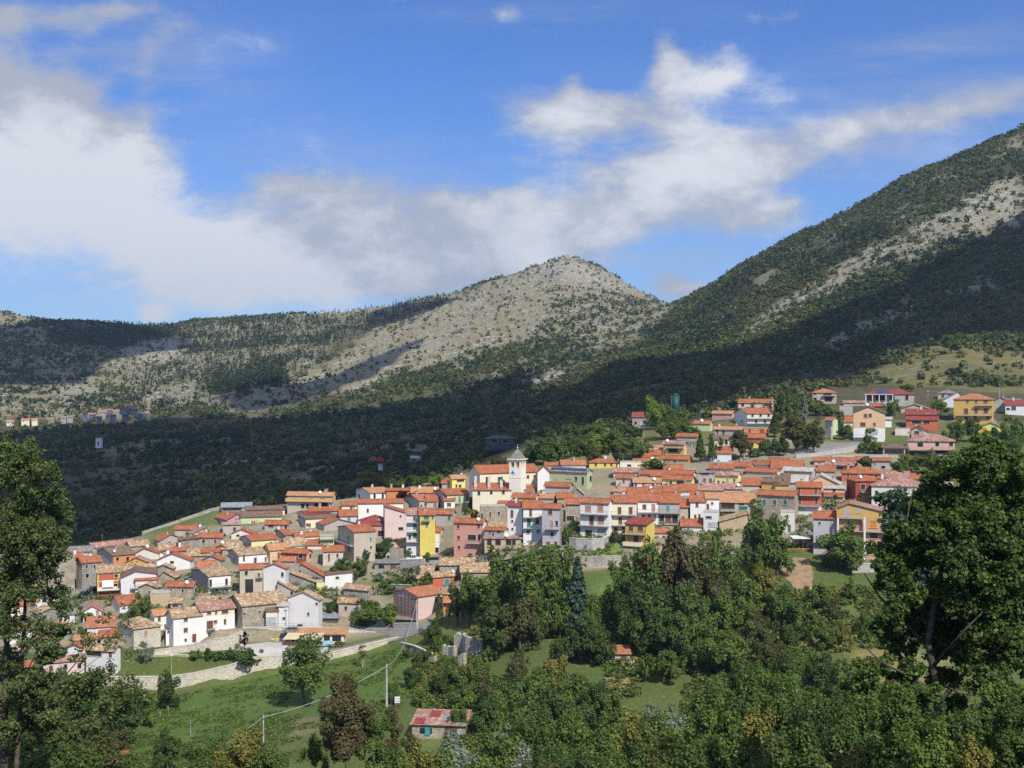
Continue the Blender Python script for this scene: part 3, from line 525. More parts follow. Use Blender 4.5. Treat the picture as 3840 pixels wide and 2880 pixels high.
def bigtrees(name, P_, Hh, Rr, per, size, mats, mi_t, seed, conif=None):
    """many far crowns as one mass"""
    rs = np.random.RandomState(seed); n = len(P_); tot = int(per.sum()); tid = np.repeat(np.arange(n), per)
    d = rs.normal(size=(tot, 3)); d /= np.linalg.norm(d, axis=1)[:, None]; rad = rs.uniform(.55, 1.05, tot)[:, None]
    lob = rs.normal(size=(n, 3, 3)); lob /= np.linalg.norm(lob, axis=2)[..., None]
    rad = rad * (.82 + .3 * np.max(np.einsum('tj,tkj->tk', d, lob[tid]), axis=1))[:, None]
    off = d * rad; h = Hh[tid]; r = Rr[tid]
    z = off[:, 2] * .5 + .5
    if conif is not None:
        cf = conif[tid]; zz = rs.uniform(0, 1, tot) ** 1.3; ang = rs.uniform(0, 6.283, tot); rr = (1.02 - zz) * rs.uniform(.5, 1.05, tot)
        off[:, 0] = np.where(cf, np.cos(ang) * rr, off[:, 0]); off[:, 1] = np.where(cf, np.sin(ang) * rr, off[:, 1]); z = np.where(cf, zz, z)
    C = P_[tid] + np.stack([off[:, 0] * r, off[:, 1] * r, z * h], -1)
    V, Q = leaf_quads(C, size[tid], rs, .5, out=off / (np.linalg.norm(off, axis=1)[:, None] + 1e-9), ow=1.3)
    me = npmesh(name, V, Q, mats, mi=mi_t[tid]); o = bpy.data.objects.new(name, me); COL.objects.link(o); o['kind'] = 'stuff'; return o
def scatter_hills():
    rs = np.random.RandomState(5); N = 330000
    Y = np.sqrt(rs.uniform(455 ** 2, 2330 ** 2, N)); u = rs.uniform(-350, 4200, N); X = (u - CX) / F * Y; Z = zt(X, Y)
    px = u + fbm(X / 14, Y / 14, 3) * 60; py = HY - F * Z / Y + fbm(X / 14 + 9, Y / 14 + 5, 3) * 60
    D = np.full(N, .5)
    for r in REG: D[inpoly(px, py, r[0])] = r[2]
    clump = vnoise(X / 34, Y / 34) * .35 + vnoise(X / 13, Y / 13) * .4 + vnoise(X / 5 + 3, Y / 5) * .25
    D = D * np.clip(.1 + 2.6 * (clump - .22), .04, 1.5); keep = rs.uniform(0, 1, N) < D * np.where(Y < 700, .8, .52)
    pyr = HY - F * Z / Y
    keep &= ~((Y < 500) & (u > 2250) & (pyr > 1500)) & ~((Y < 640) & (u > 3100) & (pyr > 1452)) & (pyr > 300)
    keep &= ~((Y < 520) & (u > 1800) & (pyr > 1640))
    # open ground round the far hamlet and the pale tracks
    keep &= ~inpoly(u, pyr, [(0,1625),(0,1580),(560,1535),(600,1560),(560,1590),(300,1600)]) | (rs.uniform(0, 1, N) < .4)
    X, Y, Z, u, pyr = X[keep], Y[keep], Z[keep], u[keep], pyr[keep]; n = len(X)
    dense = D[keep]; pine = inpoly(u, pyr, [(700,1230),(1100,1190),(1430,1150),(1560,1120),(1640,1120),(1500,1200),(1300,1300),(1150,1380),(1060,1440),(800,1500),(500,1560),(480,1400),(700,1380)]) & (rs.uniform(0, 1, n) < .8) | inpoly(u, pyr, [(170,1230),(560,1215),(760,1250),(640,1290),(420,1310),(200,1280)])
    small = np.where(dense < .35, .95, 1.0) * np.where(Y > 1700, .9, 1.); bigv = rs.uniform(.55, 1.5, n)
    Rr = 2.75 * small * bigv; Hh = Rr * rs.uniform(1.3, 2.0, n) * np.where(pine, 1.9, 1); Rr = np.where(pine, Rr * .8, Rr)
    low = (Y < 900) & (dense < .7); Rr = np.where(low, Rr * .75, Rr); Hh = np.where(low, Hh * .7, Hh)
    per = np.clip(26 * (700 / Y) ** 1.1 * small, 8, 46).astype(int); size = Rr * np.clip(.62 * (Y / 900) ** .3, .5, .85)
    zone = vnoise(X / 45 + 11, Y / 45) * .65 + rs.uniform(0, .35, n); mi = np.where(pine, 0, np.where(zone < .40, 0, np.where(zone < .54, 1, np.where(zone < .68, 2, 3)))); mi = np.where((mi == 3) & (rs.uniform(0, 1, n) < .4), 1, mi)
    mi = np.where((u > 1800) & (rs.uniform(0, 1, n) < .08), 3, mi)
    print('hill trees', n, 'leaves', per.sum())
    P_ = np.stack([X, Y, Z - .3], -1); mats = [M['lf_pine'], M['lf_hill'], M['lf_hill2'], M['lf_rust']]
    o = bigtrees('forest', P_, Hh, Rr, per, size, mats, mi, 9, pine)
    tag(o, 'dark scrub and woodland covering the valley and the limestone slopes behind the village', 'woodland')
scatter_hills()
# ---------------------------------------------------------------- houses
TILE = {'1': (200, 1700, 2.765), '2': (900, 1700, 2.765), '3': (1600, 1600, 2.765), '4': (2300, 1600, 2.765), '5': (2900, 1600, 2.765),
        '6': (2300, 1400, 2.989), '7': (3000, 1350, 2.633), 'A': (0, 2000, 2.765), 'B': (700, 2100, 2.765), 'C': (1300, 2000, 2.212), 'D': (0, 2130, 2.212), 'E': (1900, 2130, 2.212), 'G': (900, 2280, 2.765), 'P': (0, 0, 1)}
def TP(t, x, y): a, b_, s = TILE[t]; return a + x / s, b_ + y / s
HG = 'houses of the hillside village'
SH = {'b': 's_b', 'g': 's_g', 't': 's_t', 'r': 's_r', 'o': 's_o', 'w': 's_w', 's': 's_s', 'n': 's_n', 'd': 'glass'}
HOUSES = []
def opening(parent, face, w, d, s, z, ww, hh, kind, door=False):
    """a window or door: frame with a sill, and inside it a pane, a closed shutter or a dark panel painting inner shade"""
    def mp(a, o_, c):           # along the wall, outwards, up
        if face == 'f': return (a, -o_, c)
        if face == 'l': return (-o_, d - a, c)
        return (w + o_, a, c)
    def bx(m, a0, a1, o0, o1, c0, c1):
        P_ = [mp(a0, o0, c0), mp(a1, o0, c0), mp(a1, o1, c0), mp(a0, o1, c0)]
        m.prism(P_, (0, 0, c1 - c0))
    m = MB(); t = min(.10, ww * .14); x0, x1, z0, z1 = s - ww / 2, s + ww / 2, z - hh / 2, z + hh / 2
    bx(m, x0 - t, x0, -.02, .07, z0, z1); bx(m, x1, x1 + t, -.02, .07, z0, z1); bx(m, x0 - t, x1 + t, -.02, .075, z1, z1 + t)
    bx(m, x0 - t - .05, x1 + t + .05, -.02, .14, z0 - .1, z0)
    f = m.build('door' if door else 'window', M['frame'], parent)
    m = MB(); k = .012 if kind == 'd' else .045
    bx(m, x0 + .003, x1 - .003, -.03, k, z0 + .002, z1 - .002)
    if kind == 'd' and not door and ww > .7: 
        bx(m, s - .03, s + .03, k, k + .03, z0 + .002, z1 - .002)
    m.build('pane' if kind == 'd' else ('door_leaf' if door else 'shutter'), M[SH[kind]], f)  # kind n is no shutter: near-black panel painting the shade of an open hollow
    return f
def balcony(parent, x0, x1, z, dep=1.15, face='f', w=0, d=0, solid=None, slabm='concrete'):
    def mp(a, o_, c): return (a, -o_, c) if face == 'f' else ((-o_, d - a, c) if face == 'l' else (w + o_, a, c))
    def bx(m, a0, a1, o0, o1, c0, c1): m.prism([mp(a0, o0, c0), mp(a1, o0, c0), mp(a1, o1, c0), mp(a0, o1, c0)], (0, 0, c1 - c0))
    m = MB(); bx(m, x0, x1, -.03, dep, z - .16, z); b_ = m.build('balcony', M[slabm], parent); m = MB()
    if solid:
        bx(m, x0 + .01, x1 - .01, dep - .12, dep - .01, z, z + .95); bx(m, x0 + .01, x0 + .12, .0, dep - .12, z, z + .95); bx(m, x1 - .12, x1 - .01, .0, dep - .12, z, z + .95)
        m.build('parapet', M[solid], b_)
    else:
        bx(m, x0 + .02, x1 - .02, dep - .07, dep - .02, z + .92, z + .97); bx(m, x0 + .02, x1 - .02, dep - .065, dep - .03, z + .08, z + .11)
        n = max(3, int((x1 - x0) / .28))
        for i in range(n + 1):
            a = x0 + .03 + (x1 - x0 - .08) * i / n; bx(m, a, a + .025, dep - .06, dep - .035, z, z + .92)
        for a in (x0 + .02, x1 - .06): bx(m, a, a + .04, .0, dep - .07, z + .92, z + .97)
        m.build('railing', M['rail'], b_)
    return b_
def H(t, xl, xr, ye, yr, yb, rt, wc, rc, label, w=(), sw=(), b=(), sb=(), sl=0, sr=0, ax=.5, ye2=None, sc=None, ch=1, dish=0, Y=None, d=None, over=.4, A=19., solid=None, cat='house', name='house', grp=HG, low=None, lowc=None, extra=None):
    xl0, xr0 = xl, xr
    (pl, pe), (pr, _), (_, prr), (_, pb) = TP(t, xl, ye), TP(t, xr, ye), TP(t, xl, yr), TP(t, xl, yb)
    sc_ = TILE[t][2]; cx = pl if sl else (pr if sr else (pl + pr) / 2)
    if Y is None: Y = hit(min(max(cx, -400), 4200), pb)
    q = lambda p: (p - CX) / F
    phi = math.atan(q(cx)); rel = R(A) if sl else (-R(A) if sr else R(rnd.uniform(-4, 4))); a = rel - phi
    ca, sa = math.cos(a), math.sin(a); nx = pr if sr else pl; ox = pl if sr else pr
    X0 = q(nx) * Y; s_ = -1 if sr else 1
    wd = (q(ox) * Y - X0) / (s_ * (ca - q(ox) * sa)); wd = max(wd, 1.2)
    O = Vector((X0, Y, 0)) if not sr else Vector((X0 - wd * ca, Y - wd * sa, 0))
    ppm = F / Y; zb = (HY - pb) / F * Y; zc = (HY - pe) / F * Y; he = max(zc - zb, 1.2)
    if sl: qq = q(pl - sl / sc_); dd = (X0 - qq * Y) / (sa + qq * ca)
    elif sr: qq = q(pr + sr / sc_); dd = -(X0 - qq * Y) / (sa + qq * ca)
    else: dd = None
    if dd is not None: dd = min(max(dd, 3.0), 15.)
    if d: dd = d
    # height of the roof above the eave
    if rt in 'FHS':
        kk = (HY - prr) / F
        if dd is None:
            s = (kk * Y - zc) / (.36 - kk) if (.36 - kk) > .05 else 4; s = min(max(s, 2.2), 7.0); dd = 2 * s if rt != 'S' else s
        s = dd / 2 if rt != 'S' else dd
        rise = min(max(kk * (Y + s) - zc, .14 * s), .62 * s)
    elif rt == 'G': 
        dd = dd or 9.0; rise = (pe - prr) / ppm
    else: dd = dd or 6.0; rise = 0
    he2 = he if ye2 is None else he + (ye - ye2) / sc_ / ppm
    hs = empty(name, (O.x, O.y, zb), a, label, cat, grp); base = -3.2
    th = .17; rr = R_ = None
    # walls
    m = MB(); W_, D_ = wd, dd; e = .004
    def quad(p, mi=0): m.poly(p, mi)
    if rt in 'FS':
        if rt == 'F': prof = [(0, base), (D_, base), (D_, he), (D_ / 2, he + rise), (0, he)]
        else: prof = [(0, base), (D_, base), (D_, he + rise), (0, he)]
        m.prism([(e, y, z) for y, z in prof], (W_ - 2 * e, 0, 0), 1, 0)
    elif rt == 'G':
        ax_ = min(max(ax, .0), 1.)
        prof = [(0, base), (W_, base), (W_, he2)] + ([(ax_ * W_, he + rise)] if 0.01 < ax_ < .99 else []) + [(0, he if ax_ > .01 else he + rise)]
        if ax_ >= .99: prof[2] = (W_, he + rise)
        m.prism([(x, e, z) for x, z in prof][::-1], (0, D_ - 2 * e, 0), 0, 1)
    else: m.box(0, W_, 0, D_, base, he + (.5 if rt == 'T' else 0))
    wall = m.build('wall', [M[wc], M[sc or wc]], hs)  # sc greys many left gables: their shade is put into the wall colour
    if low:                      # lower storeys in another colour
        zl = (HY - TP(t, 0, low)[1]) / F * Y - zb; m = MB(); m.box(-.02, W_ + .02, -.03, D_ + .02, base, zl); m.build('lower_wall', M[lowc], hs)
    # roof
    m = MB(); o = over; ov = lambda z0, sl_: z0 - o * sl_
    up = (0, 0, th)
    if rt == 'F':
        k = rise / (D_ / 2); y1 = D_ / 2
        m.prism([(-o, -o, he - o * k + .01), (W_ + o, -o, he - o * k + .01), (W_ + o, y1, he + rise + .01), (-o, y1, he + rise + .01)], up)
        m.prism([(-o, y1, he + rise + .01), (W_ + o, y1, he + rise + .01), (W_ + o, D_ + o, he - o * k + .01), (-o, D_ + o, he - o * k + .01)], up)
        m.box(-o, W_ + o, y1 - .14, y1 + .14, he + rise + th - .02, he + rise + th + .09)
    elif rt == 'S':
        k = rise / D_
        m.prism([(-o, -o, he - o * k + .01), (W_ + o, -o, he - o * k + .01), (W_ + o, D_ + o, he + rise + o * k + .01), (-o, D_ + o, he + rise + o * k + .01)], up)
    elif rt == 'G':
        xa = ax_ * W_
        zl_, zr_ = he, he2; za = he + rise
        if ax_ > .01:
            k = (za - zl_) / xa; m.prism([(-o, -o, zl_ - o * k + .01), (xa, -o, za + .01), (xa, D_ + o, za + .01), (-o, D_ + o, zl_ - o * k + .01)], up)
        if ax_ < .99:
            k = (za - zr_) / (W_ - xa); m.prism([(xa, -o, za + .01), (W_ + o, -o, zr_ - o * k + .01), (W_ + o, D_ + o, zr_ - o * k + .01), (xa, D_ + o, za + .01)], up)
        m.box(xa - .14, xa + .14, -o, D_ + o, za + th - .03, za + th + .08)
    elif rt == 'H':
        k = rise / (D_ / 2); ins = min(D_ / 2, W_ / 2 - .05); z0 = he - o * k + .01; z1 = he + rise + .01; y1 = D_ / 2
        A_, B_, C_, E_ = (-o, -o, z0), (W_ + o, -o, z0), (W_ + o, D_ + o, z0), (-o, D_ + o, z0); R1, R2 = (ins, y1, z1), (W_ - ins, y1, z1)
        for f_ in ([A_, B_, R2, R1], [B_, C_, R2], [C_, E_, R1, R2], [E_, A_, R1]): m.poly([Vector(p) + Vector(up) for p in f_])
        for p, q_ in ((A_, B_), (B_, C_), (C_, E_), (E_, A_)): m.poly([p, q_, Vector(q_) + Vector(up), Vector(p) + Vector(up)][::-1])
        m.poly([A_, E_, C_, B_])
    elif rt == 'T':
        m.box(-.06, W_ + .06, -.06, D_ + .06, he + .5, he + .62)
    roof = m.build('roof', M[rc], hs)
    def rz(x, y):
        if rt in 'FH': return he + rise * (1 - abs(y - D_ / 2) / (D_ / 2))
        if rt == 'S': return he + rise * y / D_
        if rt == 'G': xa = ax_ * W_; return (he + (he + rise - he) * x / xa) if x < xa and xa > .1 else (he + rise - (he + rise - he2) * (x - xa) / max(W_ - xa, .1))
        return he + .5
    for i in range(ch):
        x = W_ * rnd.uniform(.15, .85); y = D_ * rnd.uniform(.28, .7); z = rz(x, y); hc = rnd.uniform(.9, 1.5); s2 = rnd.uniform(.28, .42)
        m = MB(); m.box(x - s2, x + s2, y - s2 * .8, y + s2 * .8, z - .5, z + hc)
        c = m.build('chimney', M['chim' if rnd.random() < .7 else 'white2'], roof)
        m = MB(); m.box(x - s2 - .1, x + s2 + .1, y - s2 * .8 - .1, y + s2 * .8 + .1, z + hc + .15, z + hc + .24); m.box(x - s2 + .05, x + s2 - .05, y - .1, y + .1, z + hc, z + hc + .15)
        m.build('chimney_cap', M['new' if rnd.random() < .6 else 'concrete'], roof)
    for i in range(dish):
        x = W_ * rnd.uniform(.1, .9); y = D_ * .12; z = rz(x, y) + .9; m = MB(); rd = .5; cdir = Vector((math.sin(a + .5), -math.cos(a + .5), .45)).normalized()
        # dish looks south-east, seen as a pale disc
        cd = Vector((.45, -.8, .4)).normalized(); u_ = cd.orthogonal().normalized(); v_ = cd.cross(u_); n = 14; c0 = Vector((x, y, z))
        rim = [c0 + (u_ * math.cos(6.2832 * k_ / n) + v_ * math.sin(6.2832 * k_ / n)) * rd for k_ in range(n)]; ce = c0 - cd * .14
        for k_ in range(n): m.poly([ce, rim[k_], rim[(k_ + 1) % n]]); m.poly([ce - cd * .03, rim[(k_ + 1) % n], rim[k_]])
        m.tube([c0 - cd * .15, (x, y + .25, z - 1.1)], .04, 5); m.tube([ce, c0 + cd * .4], .02, 4)
        m.build('satellite_dish', M['dish'], hs)
    # windows on the main face and on the visible side
    def along(p, main=True):
        qq = q(p)
        if main: return (qq * O.y - O.x) / (ca - qq * sa)
        Cx, Cy = X0, Y; s = (qq * Cy - Cx) / (-sa - qq * ca); return s
    ww = w
    if w == 'auto':
        ww = []; n = max(1, int(W_ / 3.0)); st = max(1, int((he + .4) / 2.9))
        for i in range(n):
            for j in range(st):
                if rnd.random() < .75: ww.append(('m', W_ * (i + .5) / n + rnd.uniform(-.25, .25), he - 1.35 - 2.9 * j, rnd.choice('dbbdg' if wc != 'stone' else 'ddbd')))
    for it in ww:
        if it[0] == 'm':
            if it[2] > .9: opening(hs, 'f', W_, D_, min(max(it[1], .8), W_ - .8), it[2], .85, 1.25, it[3])
            continue
        x, y = it[0], it[1]; k = 'd'; wx, wy = 2.0, 3.0; nums = [v for v in it[2:] if not isinstance(v, str)]; ks = [v for v in it[2:] if isinstance(v, str)]
        wx, wy = (nums + [26, 38])[:2] if len(nums) >= 2 else (26, 38)
        k = ks[0] if ks else 'd'; px_, py_ = TP(t, x, y); s = along(px_); Yw = O.y + s * sa
        zz = (HY - py_) / F * Yw - zb; s = min(max(s, .5), W_ - .5); wm = max(wx / sc_ / ppm, .55); hm = max(wy / sc_ / ppm, .6)
        wm = min(wm, W_ * .9); s = min(max(s, wm / 2 + .12), W_ - wm / 2 - .12)
        opening(hs, 'f', W_, D_, s, zz, wm, hm, k.lower(), k.isupper() or hm > 1.9)
    side = 'l' if sl else 'r'
    for it in sw:
        x, y = it[0], it[1]; nums = [v for v in it[2:] if not isinstance(v, str)]; ks = [v for v in it[2:] if isinstance(v, str)]
        wx, wy = (nums + [26, 38])[:2] if len(nums) >= 2 else (26, 38)
        k = ks[0] if ks else 'd'; px_, py_ = TP(t, x, y); s = along(px_, False); s = min(max(s, .8), D_ - .8); Yw = Y + s * ca
        zz = (HY - py_) / F * Yw - zb; sa2 = s if side == 'r' else D_ - s
        opening(hs, side, W_, D_, sa2, zz, min(max(wx / sc_ / ppm / .45, .7), 1.4), max(wy / sc_ / ppm, .6), k.lower(), k.isupper())
    for it in b:
        x0, x1, y = it[:3]; s0, s1 = along(TP(t, x0, y)[0]), along(TP(t, x1, y)[0]); s0 = max(s0, -.3); s1 = min(s1, W_ + .3)
        if s1 - s0 > .8: balcony(hs, s0, s1, (HY - TP(t, x0, y)[1]) / F * Y - zb, solid=(it[3] if len(it) > 3 else solid))
    for it in sb:
        y = it[0]; s0, s1 = (it[1:3] if len(it) > 2 else (0, 1))
        balcony(hs, D_ * s0 + .1, D_ * s1 - .1, (HY - TP(t, 0, y)[1]) / F * (Y + D_ * .4) - zb, face=side, w=W_, d=D_)
    hs['_w'] = W_; hs['_d'] = D_; hs['_he'] = he; hs['_rise'] = rise; hs['_Y'] = Y; del_keys = None
    HOUSES.append((hs, pl - (sl / sc_ if sl else 0), pr + (sr / sc_ if sr else 0), pe, pb, Y))
    for k_ in ('_w', '_d', '_he', '_rise', '_Y'):
        pass
    info = dict(w=W_, d=D_, he=he, rise=rise, Y=Y, zb=zb, a=a, O=O, roof=roof, along=along, X0=X0)
    for k_ in ('_w', '_d', '_he', '_rise', '_Y'): del hs[k_]
    return hs, info
# ================================================================ left part of the village
_, I = H('1',415,905,975,885,1012,'F','grey','rose','long pink-tiled barn with a grey gable at the far left back of the village',sl=60,ch=0,A=30)
H('1',620,850,1060,980,1165,'F','orange','olive','orange house with a brown sheet roof and a grey shaded gable',w=[(665,1095,30,38),(770,1095,32,50)],sl=170,sc='grey2',dish=1)  # gable's shade is painted as a grey side colour
H('1',800,990,968,918,1000,'F','stone','old','small stone house with weathered tan roof behind the orange house',sl=50,ch=0)
H('1',1100,1290,905,848,965,'G','grey','new','grey gabled house with bright orange roof at the back left edge',w=[(1205,925,20,24)],sl=60,ye2=880,ax=.62)
H('1',1260,1480,785,718,830,'F','beige','new','low house with long orange roof below the hill meadow',sr=60,ch=0)
H('1',1440,1600,832,775,872,'G','apricot','greyr','salmon gable house with a grey roof sloping left',sl=110,ax=.92,ye2=800,ch=2)
H('1',1800,2010,690,636,748,'G','mauve','new','pink-mauve gable house with orange roof below the ridge meadow',sl=115,ye2=682)
H('2',60,465,585,553,640,'F','cream2','brown','wide low brown-roofed house with a row of openings under the eave',w=[(100,602,50,20,'d'),(205,602,50,20,'d'),(300,602,50,20,'d'),(400,602,50,20,'d')],ch=0)
H('2',5,430,660,608,712,'F','paleg','brown','pale green house with a long brown roof above the laundry line',ch=0)
H('1',1745,2050,558,520,606,'S','grey2','metal','open shed with a blue-grey metal roof on the far left crest',ch=0,w=[(1850,580,200,30,'n')],cat='shed',name='shed')
H('1',1500,1745,868,820,950,'F','stone','new','stone house with small orange roof under the salmon gable',w='auto',sr=100)
H('1',1758,1945,742,722,836,'F','grey','old','plain grey house with one brown balcony door below the pink gable',w=[(1880,788,34,44,'b')],ch=1)
H('1',1845,2080,836,788,890,'G','cream2','new','cream gable house with red-orange roof falling to the right',w=[(1915,852,32,16)],sr=85,ax=.45)
H('2',118,395,905,850,988,'F','limep','new','pale lime house with bright orange roof and a lilac-grey side wall',w=[(320,930,28,24,'g')],sl=110,sc='lilac',sw=[(55,945,14,36),(100,950,14,36)],ch=1)
H('1',1650,1820,990,948,1035,'G','red','old','dark red gable house among tan roofs, left part of the village',w=[(1765,1012,30,26,'n')],dish=1)
H('1',1750,1925,1000,930,1034,'F','stone','old','stone house with a mottled tan roof right of the dark red gable',w='auto',ch=0)
H('1',1295,1590,905,888,1002,'G','stone2','brown','grey rubble-stone house with a broad low gable, left part of the village',ch=2)
H('1',1225,1400,1030,993,1052,'F','stone','new','low house showing only a red-orange roof behind the white gable with two dishes',ch=1)
H('1',1395,1610,1080,1010,1105,'F','stone','old','low house with a wide sunlit tan roof beside a red roof',ch=0)
H('1',1545,1722,1045,1000,1066,'F','beige','new','small red-roofed house left of the dark red gable',ch=0)
H('1',855,1095,1034,985,1092,'G','cream2','new','pale gable house with red-orange roof above the yellow gable',sr=105,ax=.38,dish=1)
H('1',1095,1300,1010,945,1045,'F','stone','old','stone house with a tan roof left of the grey rubble gable',ch=0)
H('1',1080,1420,1108,1040,1192,'G','white','new','white gabled house with a broad red-orange roof, left part of the village',sr=115,ax=.45,dish=2,w=[(1230,1130,40,26)],ch=0)
H('1',745,1000,1138,1084,1176,'G','ochre','rose','ochre-yellow gable house with pinkish roof, left part of the village',sr=85,ax=.45,ch=0)
H('1',1545,1738,1110,1068,1148,'G','grey','new','grey gable house with orange roof on its right slope',sr=72,w=[(1640,1115,22,20)])
H('1',300,500,1135,1078,1392,'F','stone2','new','tall grey stone house with orange roof beside the two parked cars',w=[(345,1172,20,40),(428,1172,20,40),(352,1268,32,46),(340,1420,24,44,'R')],sl=62,sc='stone',ch=1)
_, AW = H('1',456,690,1240,1165,1492,'F','brick','old','brick-red house with yellow-painted bands and a white awning',w=[(650,1270,30,32),(640,1378,50,50,'d')],b=[(455,690,1420,'cream')],ch=0)
H('1',725,1050,1215,1160,1262,'F','lyellow','old','house with long tan roof right of the yellow-banded red house',ch=2)
H('1',700,1068,1292,1228,1472,'G','white2','brown','off-white house with low wide gable right of the white awning',w=[(865,1356,46,50,'d')],ax=.42,ye2=1262,b=[(800,930,1400)],ch=0)
H('1',850,1070,1312,1262,1452,'F','white2','new','small annex with red-orange roof leaning on the off-white house',ch=0,w=[(1000,1350,24,34)])
H('1',1085,1262,1286,1228,1350,'G','stone','old','narrow stone gable with tan roof behind the bright orange roof',ax=.35,sr=130,ch=1)
H('1',1050,1230,1192,1155,1250,'G','stone2','old','dark stone gable with sunlit tan roof, below the white two-dish house',sr=200,dish=1,ch=0)
H('1',1500,1690,1190,1124,1236,'F','stone','new2','stone house with light orange roof above the grey-brown gable',w='auto',ch=0)
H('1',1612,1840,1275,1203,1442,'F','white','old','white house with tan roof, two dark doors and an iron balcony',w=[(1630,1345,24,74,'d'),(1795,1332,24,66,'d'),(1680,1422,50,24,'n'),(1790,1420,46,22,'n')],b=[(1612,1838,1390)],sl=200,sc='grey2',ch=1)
H('1',1175,1445,1378,1308,1492,'F','stone','new','stone house with bright orange roof and one square side window',w=[(1220,1420,18,34),(1342,1424,20,40)],sw=[(1512,1415,24,44)],sr=155,sc='grey',dish=1,ch=0)
H('1',880,1075,1392,1352,1478,'G','stone','old','low stone gable house with tan roof left of the bright orange roof',ax=.45,sr=90,ch=0,w=[(1000,1440,30,20)])
H('1',690,930,1572,1480,1650,'F','white2','new','house with broad orange roof partly behind a round green tree',sl=95,ch=0)
H('1',1005,1215,1478,1474,1592,'T','tan','palesheet','blank tan wall building behind the round green tree',ch=0)
H('1',1215,1330,1552,1500,1602,'F','stone2','old','tiny stone house with tan roof beside the blank tan wall',ch=0,w=[(1265,1580,60,26,'n')])
H('1',1512,1690,1530,1437,1590,'F','grey','old','low building with a yellowish-tan roof above the three-storey cream house',sr=160,ch=0)
# ------- upper left centre
H('2',255,495,735,668,802,'F','grey','new','grey house with half orange, half brown roof near the laundry line',w=[(475,766,26,34),(320,755,60,26,'n')],sr=95,ch=0)
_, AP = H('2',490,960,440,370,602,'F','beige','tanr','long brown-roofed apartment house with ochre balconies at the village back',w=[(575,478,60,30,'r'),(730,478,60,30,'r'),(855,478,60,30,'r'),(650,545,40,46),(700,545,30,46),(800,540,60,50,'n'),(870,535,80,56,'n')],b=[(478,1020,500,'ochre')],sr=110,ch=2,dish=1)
H('2',1352,1560,412,376,505,'F','white','tanr','white house with brown low roof and two tall dark windows, top row',w=[(1395,446,22,60),(1480,446,22,60),(1525,440,18,50,'b')],sl=225,sc='white2',sw=[(1235,440,20,36)],ch=1)
H('2',1055,1215,540,505,604,'F','cream','new','small cream house with orange roof joined to the blank white wall',w=[(1150,568,20,30,'b')],ch=0)
H('2',1225,1690,518,480,664,'F','white','new','long bright white house with a single small shuttered window',w=[(1325,594,20,40,'b'),(1645,575,14,24)],ch=0)
H('2',680,1045,632,600,688,'F','cream','wine','cream house with wine-red roof and one brown window',w=[(862,652,28,26,'b')],sl=80,ch=0)
H('2',720,1040,600,562,650,'F','beige','new','house showing an orange roof behind the wine-red roof',ch=2)
H('2',680,1042,680,667,772,'F','cream','brown','lower cream building with a thin brown eave and small brown window',w=[(720,744,26,34,'b'),(625,745,16,30)],sl=80,sc='grey',ch=0)
H('2',1038,1215,650,590,724,'F','blue','new','pale blue house with orange roof and teal door',w=[(1128,686,28,64,'t')],ch=1)
H('2',872,1195,742,690,800,'G','grey','new','wide grey rendered gable with an orange roof on its left',ax=.45,sl=80,ch=0)
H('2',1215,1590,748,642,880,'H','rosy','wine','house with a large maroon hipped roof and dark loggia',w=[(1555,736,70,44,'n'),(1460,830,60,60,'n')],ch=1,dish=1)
H('2',1500,1728,560,552,872,'G','pinkp','new','tall pale pink house with a roof sloping down to the right',w=[(1668,780,50,30),(1665,650,18,16)],ax=0,ye2=622,ch=0)
H('2',1182,1405,818,748,1124,'F','beige','new','big beige house with green shutters and an orange roof',w=[(1355,886,22,42,'t'),(1357,975,16,26)],sl=205,sw=[(1025,885,30,60,'t'),(1127,885,30,60,'t'),(1130,1000,30,46,'g')],sb=[(932,)],ch=1)
H('2',582,820,865,776,905,'F','cream2','new','low house with two-part red-orange roof above the tan stone roof',sl=20,ch=2)
H('2',472,560,848,793,892,'F','grey','new','small grey gable house with orange roof and tall chimney',sl=130,ch=2)
H('2',492,695,962,884,1002,'F','cream2','old','white house with a mottled tan roof left of the big beige house',sl=72,w='auto',ch=1)
H('2',698,862,950,900,992,'F','cream2','new','small house with a red-orange roof at the corner of the big beige house',ch=0,w='auto')
H('2',830,975,885,872,985,'T','paleg','concrete','pale green terrace house with a red door under a balcony',w=[(905,935,28,40,'R')],b=[(825,975,888)],ch=0)
H('2',312,500,1003,940,1132,'F','apricot','tanr','apricot house with brown roof and a tall narrow balcony door',w=[(400,1062,24,70,'b'),(450,1040,20,30)],sl=62,ch=1,b=[(335,440,1105)])
H('2',-12,300,1057,990,1162,'F','white','old','long white house with tan roof and three brown doors',w=[(40,1092,20,50,'b'),(158,1116,28,70,'b'),(266,1096,20,40,'b')],sl=110,sc='grey',sw=[(-60,1100,16,36)],b=[(215,305,1150)],ch=0)
H('2',440,688,1037,975,1134,'F','red','new','pink gable house with long red-orange roof and a shaded front loggia',w=[(500,1065,90,36,'n'),(630,1065,50,50,'n')],sr=165,sc='pink',sw=[(790,1062,22,44,'b')],ch=1,A=30)
H('2',860,1070,1017,962,1162,'F','stonew','new','pale stone house with orange roof right of the pink gable',w=[(922,1080,14,80,'b'),(1010,1060,14,40)],ch=1)
H('2',415,560,1114,1075,1156,'F','grey','new2','little grey house with light orange roof in front of the apricot house',sr=90,ch=0)
H('2',242,470,1190,1145,1458,'G','white2','new2','tall plain off-white house with one window and a light orange roof',w=[(440,1256,24,46)],sr=95,ch=0)
